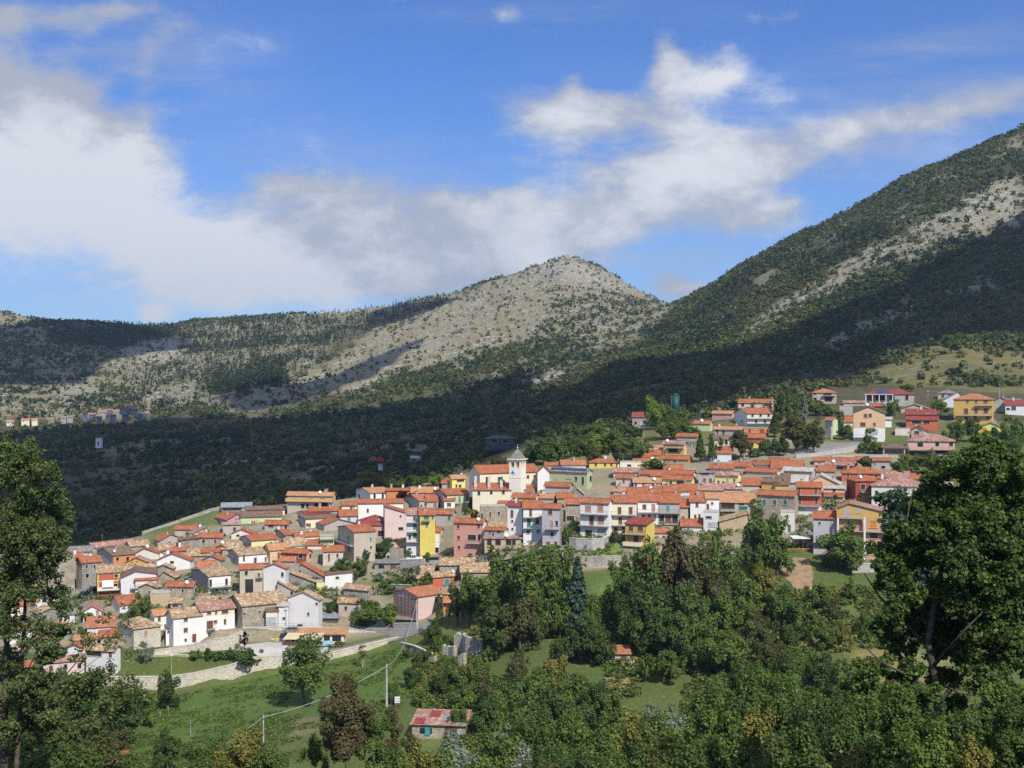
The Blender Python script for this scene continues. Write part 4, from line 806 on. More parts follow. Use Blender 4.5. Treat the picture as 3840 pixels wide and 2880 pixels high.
H('2',0,235,1200,1153,1482,'F','beige','new','beige house with orange roof over a dark covered passage',w=[(65,1240,30,46),(95,1378,84,150,'n'),(195,1270,24,60,'b')],ch=0,b=[(165,235,1290)])
H('2',628,862,1160,1146,1302,'G','stone2','new','stone house with a long bright orange roof falling to the right',ax=.03,ye2=1270,sr=80,ch=0)
H('2',512,770,1255,1243,1362,'G','stone2','old','stone house with a long tan roof falling to the right',ax=.03,ye2=1332,sr=60,ch=0)
H('2',387,560,1350,1335,1482,'G','grey','old','grey rendered house with tan roof sloping right above two small windows',ax=.03,ye2=1420,sr=170,w=[(415,1440,26,40),(537,1450,30,40)],ch=0)
H('2',882,1160,1270,1244,1402,'G','white','brown','blank bright white house with one slit window',ax=.98,ye2=1246,w=[(1010,1290,34,18)],ch=0,over=.15)
H('2',793,884,1368,1366,1402,'T','lyellow','concrete','low pale yellow annex beside the blank white house',ch=0)
H('2',1075,1330,1418,1308,1512,'F','stone2','old','old stone house with large tan roof and a tall stone gable on the right',sr=240,sc='stone2',sw=[(1425,1410,28,58),(1500,1410,16,30),(1495,1510,24,50)],ch=0,A=34)
H('B',1050,1368,400,335,692,'G','white2','old','off-white house with a jutting bay window above the parked black car',w=[(1262,560,20,30),(1410,455,14,20)],sr=170,ax=.5,ch=0,ye2=410)
H('B',950,1052,480,455,700,'S','white2','palesheet','narrow white annex left of the bay-window house',w=[(1008,605,26,14)],ch=0)
H('B',1575,1770,442,358,584,'F','beige','old','beige house with tan roof above the shaded orchard',sr=115,ch=0,w=[(1650,500,30,40)])
H('B',578,1035,478,358,700,'F','stone','old','long stone barn house with wide tan roof and a cream-plastered top band',w=[(755,540,18,22),(585,560,16,24)],sl=150,ch=0)
H('B',822,944,530,505,700,'S','cream2','brown','small cream workshop with rusty beam and three posts',w=[(880,640,100,90,'w')],ch=0)
H('B',148,497,530,440,742,'F','cream','rose','three-storey house with cream top floor, white lower walls and dark shutters',w=[(232,550,44,30,'b'),(305,542,24,34,'b'),(396,538,70,34,'b'),(397,640,24,56,'b'),(240,676,66,92,'b'),(297,640,34,32,'b'),(392,746,24,30,'b'),(235,785,30,60,'b')],b=[(203,290,722)],sl=100,sc='grey',ch=0,low=600,lowc='white')
H('A',1798,2085,875,775,1168,'F','white','old','tall white house with a dark red door and three small shuttered windows',w=[(1925,897,40,34,'b'),(1925,1003,40,46,'b'),(2013,1085,40,84,'R'),(1925,1105,20,16)],sl=72,sc='white2',ch=1)  # left side's shade is put into a duller white
H('A',1602,1722,850,760,1000,'F','white','tanr','narrow white house with tan-orange roof between stone tower and white house',w=[(1650,890,28,44,'b')],sl=46,ch=0)
H('A',1388,1665,990,872,1202,'H','stonew','old','square sunlit stone house with a hipped tan roof',w=[(1512,1035,36,50,'s')],sl=155,sc='stone2',sw=[(1270,1030,14,26)],ch=0)  # sunlit face painted in paler stone, shaded left face in darker stone
H('A',1720,1775,985,965,1110,'S','white','brown','tiny white balcony extension on the stone house corner',w=[(1748,1020,16,22)],ch=0)
_, VH = H('A',892,1180,1216,1130,1482,'F','white2','old','white house with tan roof and dark shaded veranda at the lower left',w=[(975,1240,170,60,'n'),(1145,1256,34,60,'b'),(930,1425,26,74,'b'),(1025,1430,30,66,'b'),(1078,1430,22,70,'b'),(1148,1436,28,60,'b')],sr=195,sc='white',ch=0,A=30)  # veranda shade is a near-black panel; sunlit gable is painted a brighter white
H('A',905,1180,975,870,1045,'F','white2','new2','white-walled house with an orange roof half hidden by the left tree branches',ch=1,w='auto')
H('A',1045,1208,1075,1010,1125,'F','beige','new','small house with orange roof just below another orange roof, lower left',ch=0,w='auto')
H('A',775,1010,1105,1060,1165,'F','white2','tanr','low white house with faded orange roof behind thin branches',ch=0,w='auto')
H('A',500,775,292,268,610,'T','stone','stone','tall blank sunlit stone building behind the left poplar',ch=0,d=10)
H('A',360,640,660,620,760,'F','white2','brown','house glimpsed through the left poplar with brown roof and orange door',w=[(385,690,40,50,'o'),(460,690,40,50),(520,690,30,50,'o')],ch=0)
H('A',400,615,1120,1080,1270,'F','stone2','rose','stone house with pinkish roof glimpsed through the left poplar',ch=0,w='auto')
H('A',450,885,1345,1290,1482,'F','pinkp','rose','long pale pink house low on the left behind thin branches',ch=0,w='auto')
H('A',60,330,1010,960,1150,'F','white2','tanr','off-white house mostly hidden by the left poplar crown',ch=1,w='auto')
H('A',80,330,1400,1340,1500,'F','brick','new','reddish house at the lower left edge between the poplar trunks',ch=0,w='auto')
H('A',700,850,250,208,300,'F','stone','new','little house with red roof at the foot of the long pink barn',ch=1)
H('A',670,955,205,150,235,'F','grey','greyr','low grey-roofed building left of the long pink barn',ch=0)
H('A',180,480,560,500,640,'F','stone2','old','tan-roofed stone house nearly covered by the left poplar',ch=1,w='auto')
H('A',640,775,840,790,930,'F','white2','greyr','small white house under grey roof beside the pebbled slope, lower left',ch=0,w='auto')
# awning on the red house
def awning_on(info, x0, x1, z0, z1, out, parent, matname='white_paint'):
    m = MB(); m.prism([(x0, -.05, z1), (x1, -.05, z1), (x1, -out, z0), (x0, -out, z0)], (0, 0, .05)); return m.build('awning', M[matname], parent)
s0, s1 = AW['along'](TP('1', 505, 0)[0]), AW['along'](TP('1', 622, 0)[0]); awning_on(AW, s0, s1, (HY - TP('1', 0, 1385)[1]) / F * AW['Y'] - AW['zb'], (HY - TP('1', 0, 1325)[1]) / F * AW['Y'] - AW['zb'], 1.6, AW['roof'].parent)
m = MB()
for zf in (1253, 1330): z = (HY - TP('1', 0, zf)[1]) / F * AW['Y'] - AW['zb']; m.box(-.02, AW['w'] + .02, -.05, -.005, z - .15, z + .15)
for x in (0, AW['w'] - .35): m.box(x, x + .35, -.06, -.005, 0, AW['he'] - .4)
m.build('painted_band', M['yellow'], AW['roof'].parent)
# ================================================================ centre of the village
H('2',1725,1858,635,572,1050,'F','white2','rose','narrow four-storey house with stacked balconies left of the yellow house',w=[(1810,676,26,46,'b'),(1812,752,32,70,'g'),(1812,845,34,70,'g'),(1760,870,24,40,'d')],b=[(1728,1858,714),(1728,1858,812),(1728,1858,915)],ch=0)
H('2',1866,2024,640,575,1045,'F','yellow','new','bright yellow tall house with green shutters',w=[(1932,664,54,46,'g'),(1998,665,18,38,'g'),(1937,744,16,40,'g')],b=[(1885,1970,696)],ch=1)
H('3',94,266,905,835,1012,'F','grey','new','grey house with green shutter right of the bright yellow house',w=[(235,943,30,52,'g')],sr=158,sc='grey',ch=0)
H('3',-8,134,1083,1010,1212,'F','white','new','white house with orange-red roof, tan door and glazed porch',w=[(55,1178,34,76,'S')],b=[(-20,134,1228)],sr=120,sc='beige',sw=[(225,1138,26,26),(190,1262,20,34)],ch=1)
H('3',-14,130,1248,1240,1302,'T','white','white2','white porch pavilion with dark glazing below the tan-door balcony',w=[(32,1280,60,56,'d'),(105,1280,40,56,'d')],ch=0,d=4)
H('2',1860,2110,492,440,596,'F','beige','new2','beige house with light orange-pink roof in the top row',w=[(1880,546,20,30,'b'),(2015,546,16,30,'b'),(2066,536,28,44,'g')],sl=130,sc='grey',ch=1,dish=1)
H('3',182,290,765,712,832,'F','white','new','small white house with a dark wooden shutter, left of the church aisle',w=[(232,808,42,36,'b')],ch=1)
H('3',0,110,775,710,835,'F','beige','new','small beige house with orange roof and two brown doors, left of the church',w=[(82,815,20,46,'b'),(130,815,20,46,'b')],ch=0)
H('2',1520,1790,386,364,442,'F','orange','new','low orange-walled house behind the plum-coloured tree',ch=2)
H('2',1778,2050,406,352,450,'F','salmon','tanr','salmon-walled house with tan roof in the top row',ch=1,dish=1)
H('3',212,458,708,650,832,'F','paleg','new','pale green house with teal and brown doors left of the church',w=[(340,752,22,64,'t'),(418,755,20,72,'b')],b=[(295,445,796)],sl=135,sc='grey',ch=0)
H('3',262,400,537,487,652,'F','byellow','tanr','bright lime-yellow house beside the church front',w=[(308,615,14,32),(346,616,30,32,'b'),(350,560,80,20,'n')],sl=8,ch=1)
H('3',157,280,585,550,642,'F','grey','new','small grey-pink house with flat orange roof left of the lime-yellow house',w='auto',ch=1)
# ---- church
YA = hit(*TP('3', 690, 848))
ch_, CI = H('3',552,1165,482,404,645,'F','cream','new','large cream church nave with orange roof, behind the bell tower',w=[(627,545,28,50),(752,545,28,50),(1050,520,26,30),(1118,512,20,20)],sl=110,sc='cream2',ch=0,cat='church',name='church',grp=None,A=20,Y=YA+7.5)
Yn = CI['Y']
a_, AI = H('3',476,912,657,588,848,'S','cream','new','lower cream church aisle with orange lean-to roof below the nave',w=[(542,690,26,38,'d'),(670,685,26,30,'d'),(796,680,26,34,'d')],ch=0,Y=Yn-7.5,cat='church aisle',name='church_aisle',grp=None,d=7.2)
for x0, x1 in ((455, 550), (600, 690), (727, 820)):
    # sloping buttress walls with grey copings standing on the aisle roof
    p0 = AI['along'](TP('3', (x0 + x1) / 2, 0)[0]); zt_ = (HY - TP('3', 0, 520)[1]) / F * (Yn) - AI['zb']; zl_ = AI['he'] - .2
    m = MB(); m.prism([(p0 - .3, 1.0, zl_), (p0 - .3, 7.0, zl_), (p0 - .3, 7.0, zt_), (p0 - .3, 1.0, zl_ + .9)], (.6, 0, 0)); bt = m.build('buttress', M['cream'], a_)
    m = MB(); m.prism([(p0 - .42, .9, zl_ + .91), (p0 - .42, 7.0, zt_ + .02), (p0 - .42, 7.0, zt_ + .18), (p0 - .42, .9, zl_ + 1.07)], (.84, 0, 0)); m.build('coping', M['concrete'], bt)
H('3',1150,1272,470,408,642,'G','white','new','white sunlit end gable of the church with a slanting buttress',ax=.55,ch=0,cat='church transept',name='church_transept',grp=None,Y=Yn-2,d=8,ye2=462)
H('3',1232,1395,400,374,470,'F','cream2','new','orange roof of the building behind the blue solar roof',ch=0)
H('3',1400,1650,395,350,470,'F','cream2','new2','light orange roof of a house uphill from the blue solar roof',ch=1)
H('3',695,850,420,392,470,'F','cream2','new','small orange-roofed house behind the church nave, left of the tower',ch=0)
# bell tower, turned so that two faces show
TY = Yn - 9; tx, ty = TP('3', 975, 625); X = (tx - CX) / F * TY; zb = (HY - ty) / F * TY; zt_ = (HY - TP('3', 0, 345)[1]) / F * TY; hh = zt_ - zb; W_ = (1035 - 860) / 2.765 / F * TY; wd = W_ / (math.cos(R(25)) + math.sin(R(25)))
# near corner faces the camera; left face is the broad one
BH_ = 2.75
tw = empty('bell_tower', (X, TY, zb), R(-25), 'cream square bell tower with a grey pyramid roof and a blue and white clock', 'bell tower')
m = MB(); m.box(-wd, 0, 0, wd, -4, hh - BH_)
for (x0, x1) in ((-wd, -wd + .5), (-.5, 0)):
    for (y0, y1) in ((0, .5), (wd - .5, wd)): m.box(x0, x1, y0, y1, hh - BH_, hh)
for (c0, c1) in ((-wd * .5 - .22, -wd * .5 + .22),): m.box(c0, c1, 0.002, .45, hh - BH_, hh - .45); m.box(c0, c1, wd - .45, wd - .002, hh - BH_, hh - .45)
m.box(-.45, -.002, wd * .5 - .22, wd * .5 + .22, hh - BH_, hh - .45); m.box(-wd + .002, -wd + .45, wd * .5 - .22, wd * .5 + .22, hh - BH_, hh - .45)
m.box(-wd + .5, -.5, .003, .45, hh - .75, hh - .002); m.box(-wd + .5, -.5, wd - .45, wd - .003, hh - .75, hh - .002); m.box(-.45, -.003, .5, wd - .5, hh - .75, hh - .002); m.box(-wd + .003, -wd + .45, .5, wd - .5, hh - .75, hh - .002)
m.box(-wd + .5, -.5, .003, .45, hh - BH_ + .02, hh - BH_ + .35); m.box(-.45, -.003, .5, wd - .5, hh - BH_ + .02, hh - BH_ + .35)
m.build('wall', M['towerwall'], tw)
m = MB(); m.box(-wd - .5, .5, -.5, wd + .5, hh, hh + .25); m.box(-wd - .1, .1, -.1, wd + .1, hh * .33, hh * .33 + .12); m.build('cornice', M['towerwall'], tw)
m = MB(); ap = (-wd / 2, wd / 2, hh + (345 - 232) / 2.765 / F * TY); cs = [(-wd - .1, -.1, hh + .25), (.1, -.1, hh + .25), (.1, wd + .1, hh + .25), (-wd - .1, wd + .1, hh + .25)]
for i in range(4): m.poly([cs[i], cs[(i + 1) % 4], ap])
m.poly(cs[::-1]); rf = m.build('roof', M['greyr'], tw); m = MB(); m.blob((ap[0], ap[1], ap[2] + .25), (.25, .25, .3)); m.tube([ap, (ap[0], ap[1], ap[2] + 1.4)], .05, 5); m.build('finial', M['frame'], rf)
for i, xx in enumerate((-wd * .73, -wd * .27)):
    m = MB(); m.tube([(xx, .8, hh - .9), (xx, .8, hh - 1.1), (xx, .8, hh - 1.6), (xx, .8, hh - 1.8)], [.12, .25, .32, .45], 10); m.build('bell', M['slate'], tw)
cz = hh - (472 - 345) / 2.765 / F * TY; cx_ = -wd * .62; m = MB(); n = 20; m.prism([(cx_ + .95 * math.cos(6.2832 * k / n), -.08, cz + .95 * math.sin(6.2832 * k / n)) for k in range(n)], (0, .1, 0)); ck = m.build('clock_face', M['white_paint'], tw)
m = MB(); m.prism([(cx_ - .75, -.12, cz - .45), (cx_ + .1, -.12, cz - .5), (cx_ - .25, -.12, cz + .55)], (0, .03, 0)); m.prism([(cx_ - .06, -.15, cz), (cx_ + .06, -.15, cz), (cx_ + .5, -.15, cz - .4), (cx_ + .42, -.15, cz - .48)], (0, .02, 0)); m.build('clock_hand', M['blue_paint'], ck)
# ---- green hall with solar panels
gh, GI = H('3',1278,1662,472,395,652,'F','green','greyr','green hall with blue solar panels on its roof, right of the church',w=[(1340,535,50,20,'w'),(1475,530,56,20,'w'),(1550,540,28,42),(1620,560,28,78)],sr=240,sc='green',sw=[(1870,540,34,60)],ch=0,A=30)
k = GI['rise'] / (GI['d'] / 2); m = MB(); L_ = GI['w']; D_ = GI['d'] / 2
for i in range(9):
    x0 = .3 + (L_ - .6) * i / 9; x1 = x0 + (L_ - .6) / 9 - .12
    for j in range(2):
        y0 = .1 + (D_ - .5) * j / 2; y1 = y0 + (D_ - .5) / 2 - .08; m.prism([(x0, y0, GI['he'] + k * y0 + .22), (x1, y0, GI['he'] + k * y0 + .22), (x1, y1, GI['he'] + k * y1 + .22), (x0, y1, GI['he'] + k * y1 + .22)], (0, 0, .05))
m.build('solar_panels', M['solar'], GI['roof'])
m = MB(); m.prism([(GI['w'] + .03, 1.2, GI['he'] + .2), (GI['w'] + .03, GI['d'] - 1.2, GI['he'] + .2), (GI['w'] + .03, GI['d'] / 2, GI['he'] + GI['rise'] - .35)], (.03, 0, 0)); m.build('gable_panel', M['brick'], gh)
H('3',1225,1480,620,550,702,'F','grey','new','grey house with orange roof just below the green hall',sr=120,w=[(1415,655,26,44,'s')],ch=0)
H('3',888,1128,735,655,805,'F','yellow','new','yellowish house with red-orange roof below the bell tower',sr=80,sc='cream',w=[(945,765,26,16),(1070,765,26,20)],ch=1)
H('3',905,1088,668,608,725,'F','cream2','new','low cream annex with orange roof at the foot of the bell tower',ch=0,w='auto')
H('3',1132,1308,738,652,790,'F','grey','tanr','grey gable house with brown-orange roof below the church transept',sr=92,ch=1)
H('3',1355,1518,740,688,795,'F','stone','new','small house with speckled red-orange roof beside a stone ruin wall',ch=0,w='auto')
H('3',1485,1628,700,640,750,'G','stone2','stone','rough stone gable without roof tiles below the green hall',ch=0)
H('3',556,820,846,842,992,'T','stone','concrete','flat stone house below the church aisle with two narrow windows',w=[(660,912,20,62,'b'),(748,898,24,30),(560,930,8,60)],ch=0)
H('3',757,828,802,778,838,'F','white','new','tiny white roof cabin with an orange roof in front of the church',w=[(790,818,20,20)],ch=0)
H('3',838,990,823,772,1150,'F','white','wine','tall white house with a crimson roof and tall brown shutters',w=[(885,903,28,76,'b'),(888,980,22,16),(890,1060,20,20)],sr=14,ch=1)
H('3',1002,1195,845,768,1162,'F','white','new','tall white house with orange roof, green door and teal shutters',w=[(1078,893,26,76,'b'),(1060,1000,38,84,'g'),(1147,984,34,50,'b'),(1052,1090,34,40,'t'),(1158,1083,34,32,'t')],b=[(1000,1195,937),(995,1100,1050)],ch=0)
H('3',1200,1378,845,768,1252,'F','lilac','new','tall grey-lilac house with brown-red door and small balcony',w=[(1282,886,46,50,'b'),(1297,1014,28,78,'s'),(1350,1000,26,52,'n'),(1300,1116,30,44),(1265,1210,30,40,'r'),(1340,1224,30,70,'r')],b=[(1238,1375,1062)],sr=62,sc='stone',ch=0)
H('3',1440,1590,802,745,985,'F','stone','new','stone house with a wide dark loggia beside the big white balcony house',w=[(1490,950,80,52,'n'),(1490,855,30,20,'s')],ch=0)
H('3',1592,1885,792,680,1148,'F','white','new','big white house with three floors of balconies and two roof dormers',w=[(1675,848,62,62,'s'),(1802,845,62,70,'s'),(1710,970,46,92,'b'),(1807,968,62,76,'s'),(1680,1102,72,58,'n'),(1822,1098,96,76,'w')],b=[(1585,1888,912),(1585,1895,1032)],sr=78,ch=0)
H('3',1917,2178,785,712,1090,'F','cream','new','cream-yellow row house with four brown doors and two balconies',w=[(2000,870,36,74,'b'),(2115,870,36,74,'b'),(2008,975,36,70,'b'),(2120,970,36,60,'b'),(1960,1060,36,40,'n'),(2060,1060,60,44,'n')],b=[(1912,2172,912),(1895,2172,1020)],ch=1)
H('4',252,468,770,690,1012,'F','white','new','white row house with salmon door left of the teal-door house',w=[(322,830,36,46,'r'),(415,840,32,76,'s'),(312,945,36,62,'r'),(372,945,28,60,'r'),(430,940,24,56,'w')],b=[(250,466,886)],ch=1)
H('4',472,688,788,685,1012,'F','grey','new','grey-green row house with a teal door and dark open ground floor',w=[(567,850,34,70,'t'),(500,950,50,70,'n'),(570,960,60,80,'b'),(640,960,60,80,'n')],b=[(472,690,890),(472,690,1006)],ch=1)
H('4',692,775,832,752,972,'F','beige','new','narrow beige house with a steep strip of orange roof',w=[(726,945,26,36,'b')],ch=0)
H('4',797,958,775,680,972,'F','white','new','white row house with a single roof dormer and brown window',w=[(868,810,26,46,'b'),(850,936,18,50,'r'),(893,930,16,46,'r')],ch=1)
H('4',962,1098,742,690,962,'F','white','tanr','narrow white row house with small dark square window',w=[(970,830,24,62,'b'),(1025,795,22,24,'b')],b=[(945,1024,880)],ch=0)
H('4',1112,1455,782,685,905,'F','beige','tanr','beige house with brown-orange roof over a loggia hung with laundry',w=[(1185,822,140,62,'n'),(1345,845,90,40,'g'),(1330,800,60,30,'n')],b=[(1105,1270,868)],ch=1)
H('4',1488,1878,718,636,1000,'F','stone','new','stone house with three green shutters and an orange roof',w=[(1565,785,36,56,'g'),(1673,785,36,56,'g'),(1782,782,36,56,'g'),(1838,890,20,62,'g')],sr=24,ch=0)
H('4',1735,1880,905,900,1105,'T','cream2','concrete','lower cream storey with a tall green door under the green-shutter house',w=[(1825,1055,28,76,'G')],ch=0)
H('4',1905,2158,625,577,905,'F','redor','new','vivid orange-red house with two white-edged balconies',w=[(1925,665,28,70,'b'),(2100,665,30,70,'b'),(1935,772,26,66,'b'),(2105,772,26,66,'b'),(1955,875,50,60,'d')],b=[(1905,2156,706),(1905,2140,817)],ch=1,low=828,lowc='white2')
H('4',1537,1725,575,497,645,'F','ochre','brown','dark brown-roofed ochre house behind the green-shutter house',sr=30,ch=1)
H('4',1337,1515,612,545,645,'F','beige','new','house with rust-orange roof and a small white skylight',ch=0)
H('4',1052,1288,507,436,594,'F','lyellow','rose','pale yellow house with mauve-brown roof and an arched dormer',w=[(1092,573,20,26),(1143,576,14,20),(1255,556,12,26)],sr=82,ch=0)
H('4',882,1045,477,464,598,'F','grey','greyr','grey flat-looking house with two dark red shutters and roof terrace',w=[(945,560,26,52,'r'),(1008,560,26,52,'r'),(950,490,80,20,'n')],ch=0)
H('4',885,1128,655,598,702,'F','beige','rose','row house with mauve-brown roof behind the white dormer house',ch=2)
H('4',1138,1325,642,590,692,'F','beige','rose','row house with mauve roof behind the narrow white house',ch=1,dish=1)
H('4',695,878,672,605,705,'F','cream2','new','row house with orange roof left of the mauve-brown roof',ch=1)
H('4',525,700,682,612,712,'F','cream2','new','row house with orange roof uphill from the teal-door house',ch=1)
H('4',322,515,692,628,722,'F','cream2','new','row house with orange roof uphill from the salmon-door house',ch=1,dish=1)
H('4',155,318,716,640,748,'F','white','new','house with red-orange roof uphill from the cream-yellow row house',ch=0)
H('4',0,140,692,620,712,'F','white','tanr','white gabled house with tan roof uphill from the big balcony house',sr=60,ch=2)
H('4',507,812,550,505,612,'F','limep','new','pale lime gable house with long orange roof over a dark loggia',w=[(580,580,60,34,'n'),(700,580,90,30,'n')],sr=75,ch=0)
H('4',212,488,578,532,638,'F','white2','tanr','white house with tan roof and three dark openings, centre right',w=[(233,602,20,36),(312,602,22,50,'b'),(430,600,50,50,'b')],ch=0,dish=1)
H('4',27,183,530,473,617,'F','pinkp','new','pale pink house with speckled red roof and white gable',w=[(108,565,20,36,'b')],sr=145,sc='white',ch=0)
H('4',272,380,487,422,542,'F','grey','new','grey-gabled house with orange roof left of the big orange roofs',sr=92,ch=0)
H('4',0,260,470,430,530,'F','grey','rose','house with a long pinkish mottled roof beside the green hall',ch=1)
H('4',392,640,517,462,548,'F','beige','new','low house with wide orange roof and pale chimney',ch=2)
H('4',532,722,500,405,530,'F','beige','new','house with a tall plain orange roof left of the grey-white gable',ch=1)
H('4',678,822,494,380,570,'F','white2','new','grey-white gable house with steep orange roof, centre right',sr=172,ch=0)
H('4',1005,1240,445,402,472,'F','beige','new','low house with dull orange roof uphill from the mauve dormer roof',ch=1)
H('4',1205,1400,400,365,432,'F','beige','rose','house with pinkish roof strip in the row below the road',ch=1)
H('4',1250,1420,422,388,450,'F','beige','new','small orange-roofed house with a black chimney in the upper rows',sr=50,ch=1)
H('4',1372,1690,478,420,512,'F','beige','new','house with a bright orange roof above the corrugated canopy',sr=30,ch=0)
H('4',1605,1795,366,306,402,'F','white','new','white gable house with orange roof under the road wall',sr=62,ch=0)
H('4',1432,1610,402,328,432,'F','white','new','white-gabled house with orange roof left of its twin under the road',sr=62,ch=1)
H('4',1640,1960,425,350,470,'F','cream2','new','house with long dull orange roof behind the pale sheet roofs',ch=1)
H('4',205,490,372,322,402,'F','cream2','new','low house with red-orange roof and dish right of the yellow-walled house',sr=40,dish=1,ch=0)
H('4',70,380,382,374,420,'T','cream','concrete','long low cream wall building with flat roof above the pink gable house',ch=0,w=[(165,402,40,20)])
H('4',217,378,315,272,378,'F','yellow','new','yellow-walled house with orange roof and grey side gable, upper centre',sl=112,sc='grey',ch=0)
H('4',297,490,300,252,330,'F','yellow','new','small orange roof attached to the right of the yellow-walled house',ch=1)
H('4',312,512,248,192,300,'F','ochre','rose','house with pinkish-red roof left of the ochre balcony house',ch=0)
H('3',1685,1965,368,330,425,'H','yellow','new','yellow house with a low hipped orange roof right of the green hall',w=[(1755,395,20,26),(1850,395,20,30),(1915,395,20,26)],ch=1)
_, _i = H('3',282,580,1000,955,1300,'F','salmon','new','salmon-pink house with orange roof and brown shutters below the church',w=[(328,1036,34,42,'b'),(540,1030,34,46,'b'),(332,1150,34,44,'r'),(336,1252,34,42,'r'),(545,1150,30,70,'n'),(470,1150,90,60,'n')],b=[(425,582,1208)],sr=110,sc='white',ch=1,dish=1)
H('3',600,800,1075,1052,1260,'F','grey','new','old house with rusty lean-to roof, glazed windows and white rear wall',w=[(655,1095,20,30),(745,1090,36,26),(690,1120,20,50)],b=[(600,800,1140)],sr=90,sc='white',ch=0)
H('3',650,880,1050,992,1100,'F','white2','old','tan-roofed cottage squeezed between the salmon and crimson-roof houses',ch=0)
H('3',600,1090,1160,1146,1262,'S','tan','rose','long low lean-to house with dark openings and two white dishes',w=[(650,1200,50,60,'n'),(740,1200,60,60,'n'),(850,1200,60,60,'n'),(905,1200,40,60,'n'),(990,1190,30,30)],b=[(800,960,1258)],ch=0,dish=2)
H('4',122,342,1018,980,1262,'S','ochre','wine','ochre-yellow balcony house with wine roof in front of the row houses',w=[(185,1055,50,60,'b'),(280,1058,60,56,'b'),(235,1165,60,70,'b'),(165,1160,20,30,'o')],b=[(108,340,1118),(112,300,1240,'cream')],sr=80,sc='yellow',ch=0,d=7)
H('4',418,578,1102,1065,1142,'F','pinkp','new2','small shed with a light orange roof beside the ochre balcony house',ch=0,cat='shed',name='shed')
H('4',705,920,1042,972,1075,'F','white2','new','low house with red-orange roof above the reddish tree',ch=0)
H('4',935,1085,905,895,1082,'T','white2','concrete','white garage block below the narrow white row house',w=[(1020,1015,70,40,'w'),(990,940,60,20)],ch=0)
H('4',1100,1410,985,900,1080,'G','tan','old','tan-walled shed with a rough stone roof rising to the right',ax=.97,ch=0,cat='shed',name='shed')
# ================================================================ right and upper right part of the village
H('6',560,790,792,740,925,'F','ochre','rose','ochre house with wide eaves, open balconies and blue laundry',w=[(680,796,110,34,'n'),(670,862,110,50,'n')],b=[(600,790,835)],sr=135,sc='apricot',sw=[(850,790,20,40),(825,780,14,30)],ch=0,dish=1)
H('6',712,938,708,660,760,'F','grey','new','shaded house with orange roof and a sunlit cream side wall',sr=68,sc='cream',ch=0)  # front's shade painted grey, sunlit side left cream
H('6',522,840,962,885,1005,'F','tan','new','house with long orange roof and an orange wall below the ochre house',sr=85,sc='orange',ch=0,w=[(690,985,30,20,'n')])
H('6',1128,1455,630,548,702,'F','grey','tanr','grey gable house with a tan roof below the large white villa',w=[(1165,658,26,40),(1235,658,26,40)],sr=195,sc='grey',ch=2)
H('6',1460,1740,632,622,705,'T','red','concrete','low red-walled house with four orange window surrounds',w=[(1487,655,36,50,'o'),(1567,655,36,50,'o'),(1615,655,36,50,'o'),(1715,640,36,40,'o')],ch=0)
H('6',1500,1790,452,392,590,'F','cream2','new','large white villa with orange roof and double balconies',w=[(1560,470,26,34),(1650,470,26,34),(1740,470,26,34),(1600,540,26,36),(1700,540,26,36)],b=[(1500,1790,505),(1500,1790,560)],sl=205,sc='white',sw=[(1338,546,34,26,'r'),(1443,536,34,26,'r')],ch=1)
H('6',1108,1328,450,398,512,'F','rosy','tanr','dull pinkish house with brown-orange roof left of the white villa',sr=85,w='auto',ch=2)
H('6',1402,1785,330,290,400,'F','pinkp','new','long pinkish house with orange roof at the top of the village',w=[(1450,352,34,30),(1580,330,24,30),(1640,328,20,24),(1760,320,20,30)],ch=1)
H('6',902,1085,562,514,645,'F','paleg','new2','pale green house with light orange roof among the roadside trees',sr=88,ch=1,dish=1)
H('6',1132,1312,740,698,822,'F','beige','brown','beige house with a dark grey-brown roof behind the bronze tree',w=[(1200,785,50,50,'w'),(1265,775,34,50)],sl=62,sc='grey2',ch=1)
H('6',1092,1318,893,822,985,'F','white2','new','white house with a plain red-orange roof between conifers',w=[(1150,935,30,40)],ch=1)
H('6',1500,1700,735,690,760,'F','red','new','small red-walled house with orange roof under the orange-window house',ch=0)
H('6',1545,1640,790,765,830,'G','yellow','new','tiny yellow gable peeking through trees at the upper right',ch=0)
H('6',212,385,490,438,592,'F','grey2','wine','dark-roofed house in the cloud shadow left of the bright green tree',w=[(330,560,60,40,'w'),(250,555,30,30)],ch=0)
H('7',118,348,322,284,432,'H','beige','new2','square beige house with balcony at the top right edge of the woods',w=[(148,334,30,20,'r'),(150,385,30,30),(270,335,80,30,'n'),(280,385,70,50,'n')],b=[(220,350,352)],ch=0)
_, SB = H('7',642,1128,337,294,442,'H','grey','wine','long house with dark red roof, blue solar panels and white porch pillars',w=[(690,372,44,56,'b'),(790,372,90,50,'n'),(910,375,50,44,'n'),(1055,370,30,50)],ch=0)
k = SB['rise'] / (SB['d'] / 2); m = MB(); x0 = SB['w'] * .22; x1 = SB['w'] * .5; m.prism([(x0, .6, SB['he'] + k * .6 + .21), (x1, .6, SB['he'] + k * .6 + .21), (x1, SB['d'] * .44, SB['he'] + k * SB['d'] * .44 + .21), (x0, SB['d'] * .44, SB['he'] + k * SB['d'] * .44 + .21)], (0, 0, .05)); m.build('solar_panels', M['solar'], SB['roof'])
for i in range(5):
    m = MB(); x = .3 + i * (SB['w'] * .55) / 4; m.box(x - .16, x + .16, -1.9, -1.6, -2.5, SB['he'] - .2); m.build('pillar', M['white'], SB['roof'].parent)
m = MB(); m.box(-.3, SB['w'] * .58, -2.1, 0, SB['he'] - .2, SB['he'] - .02); m.build('porch_roof', M['white'], SB['roof'].parent)
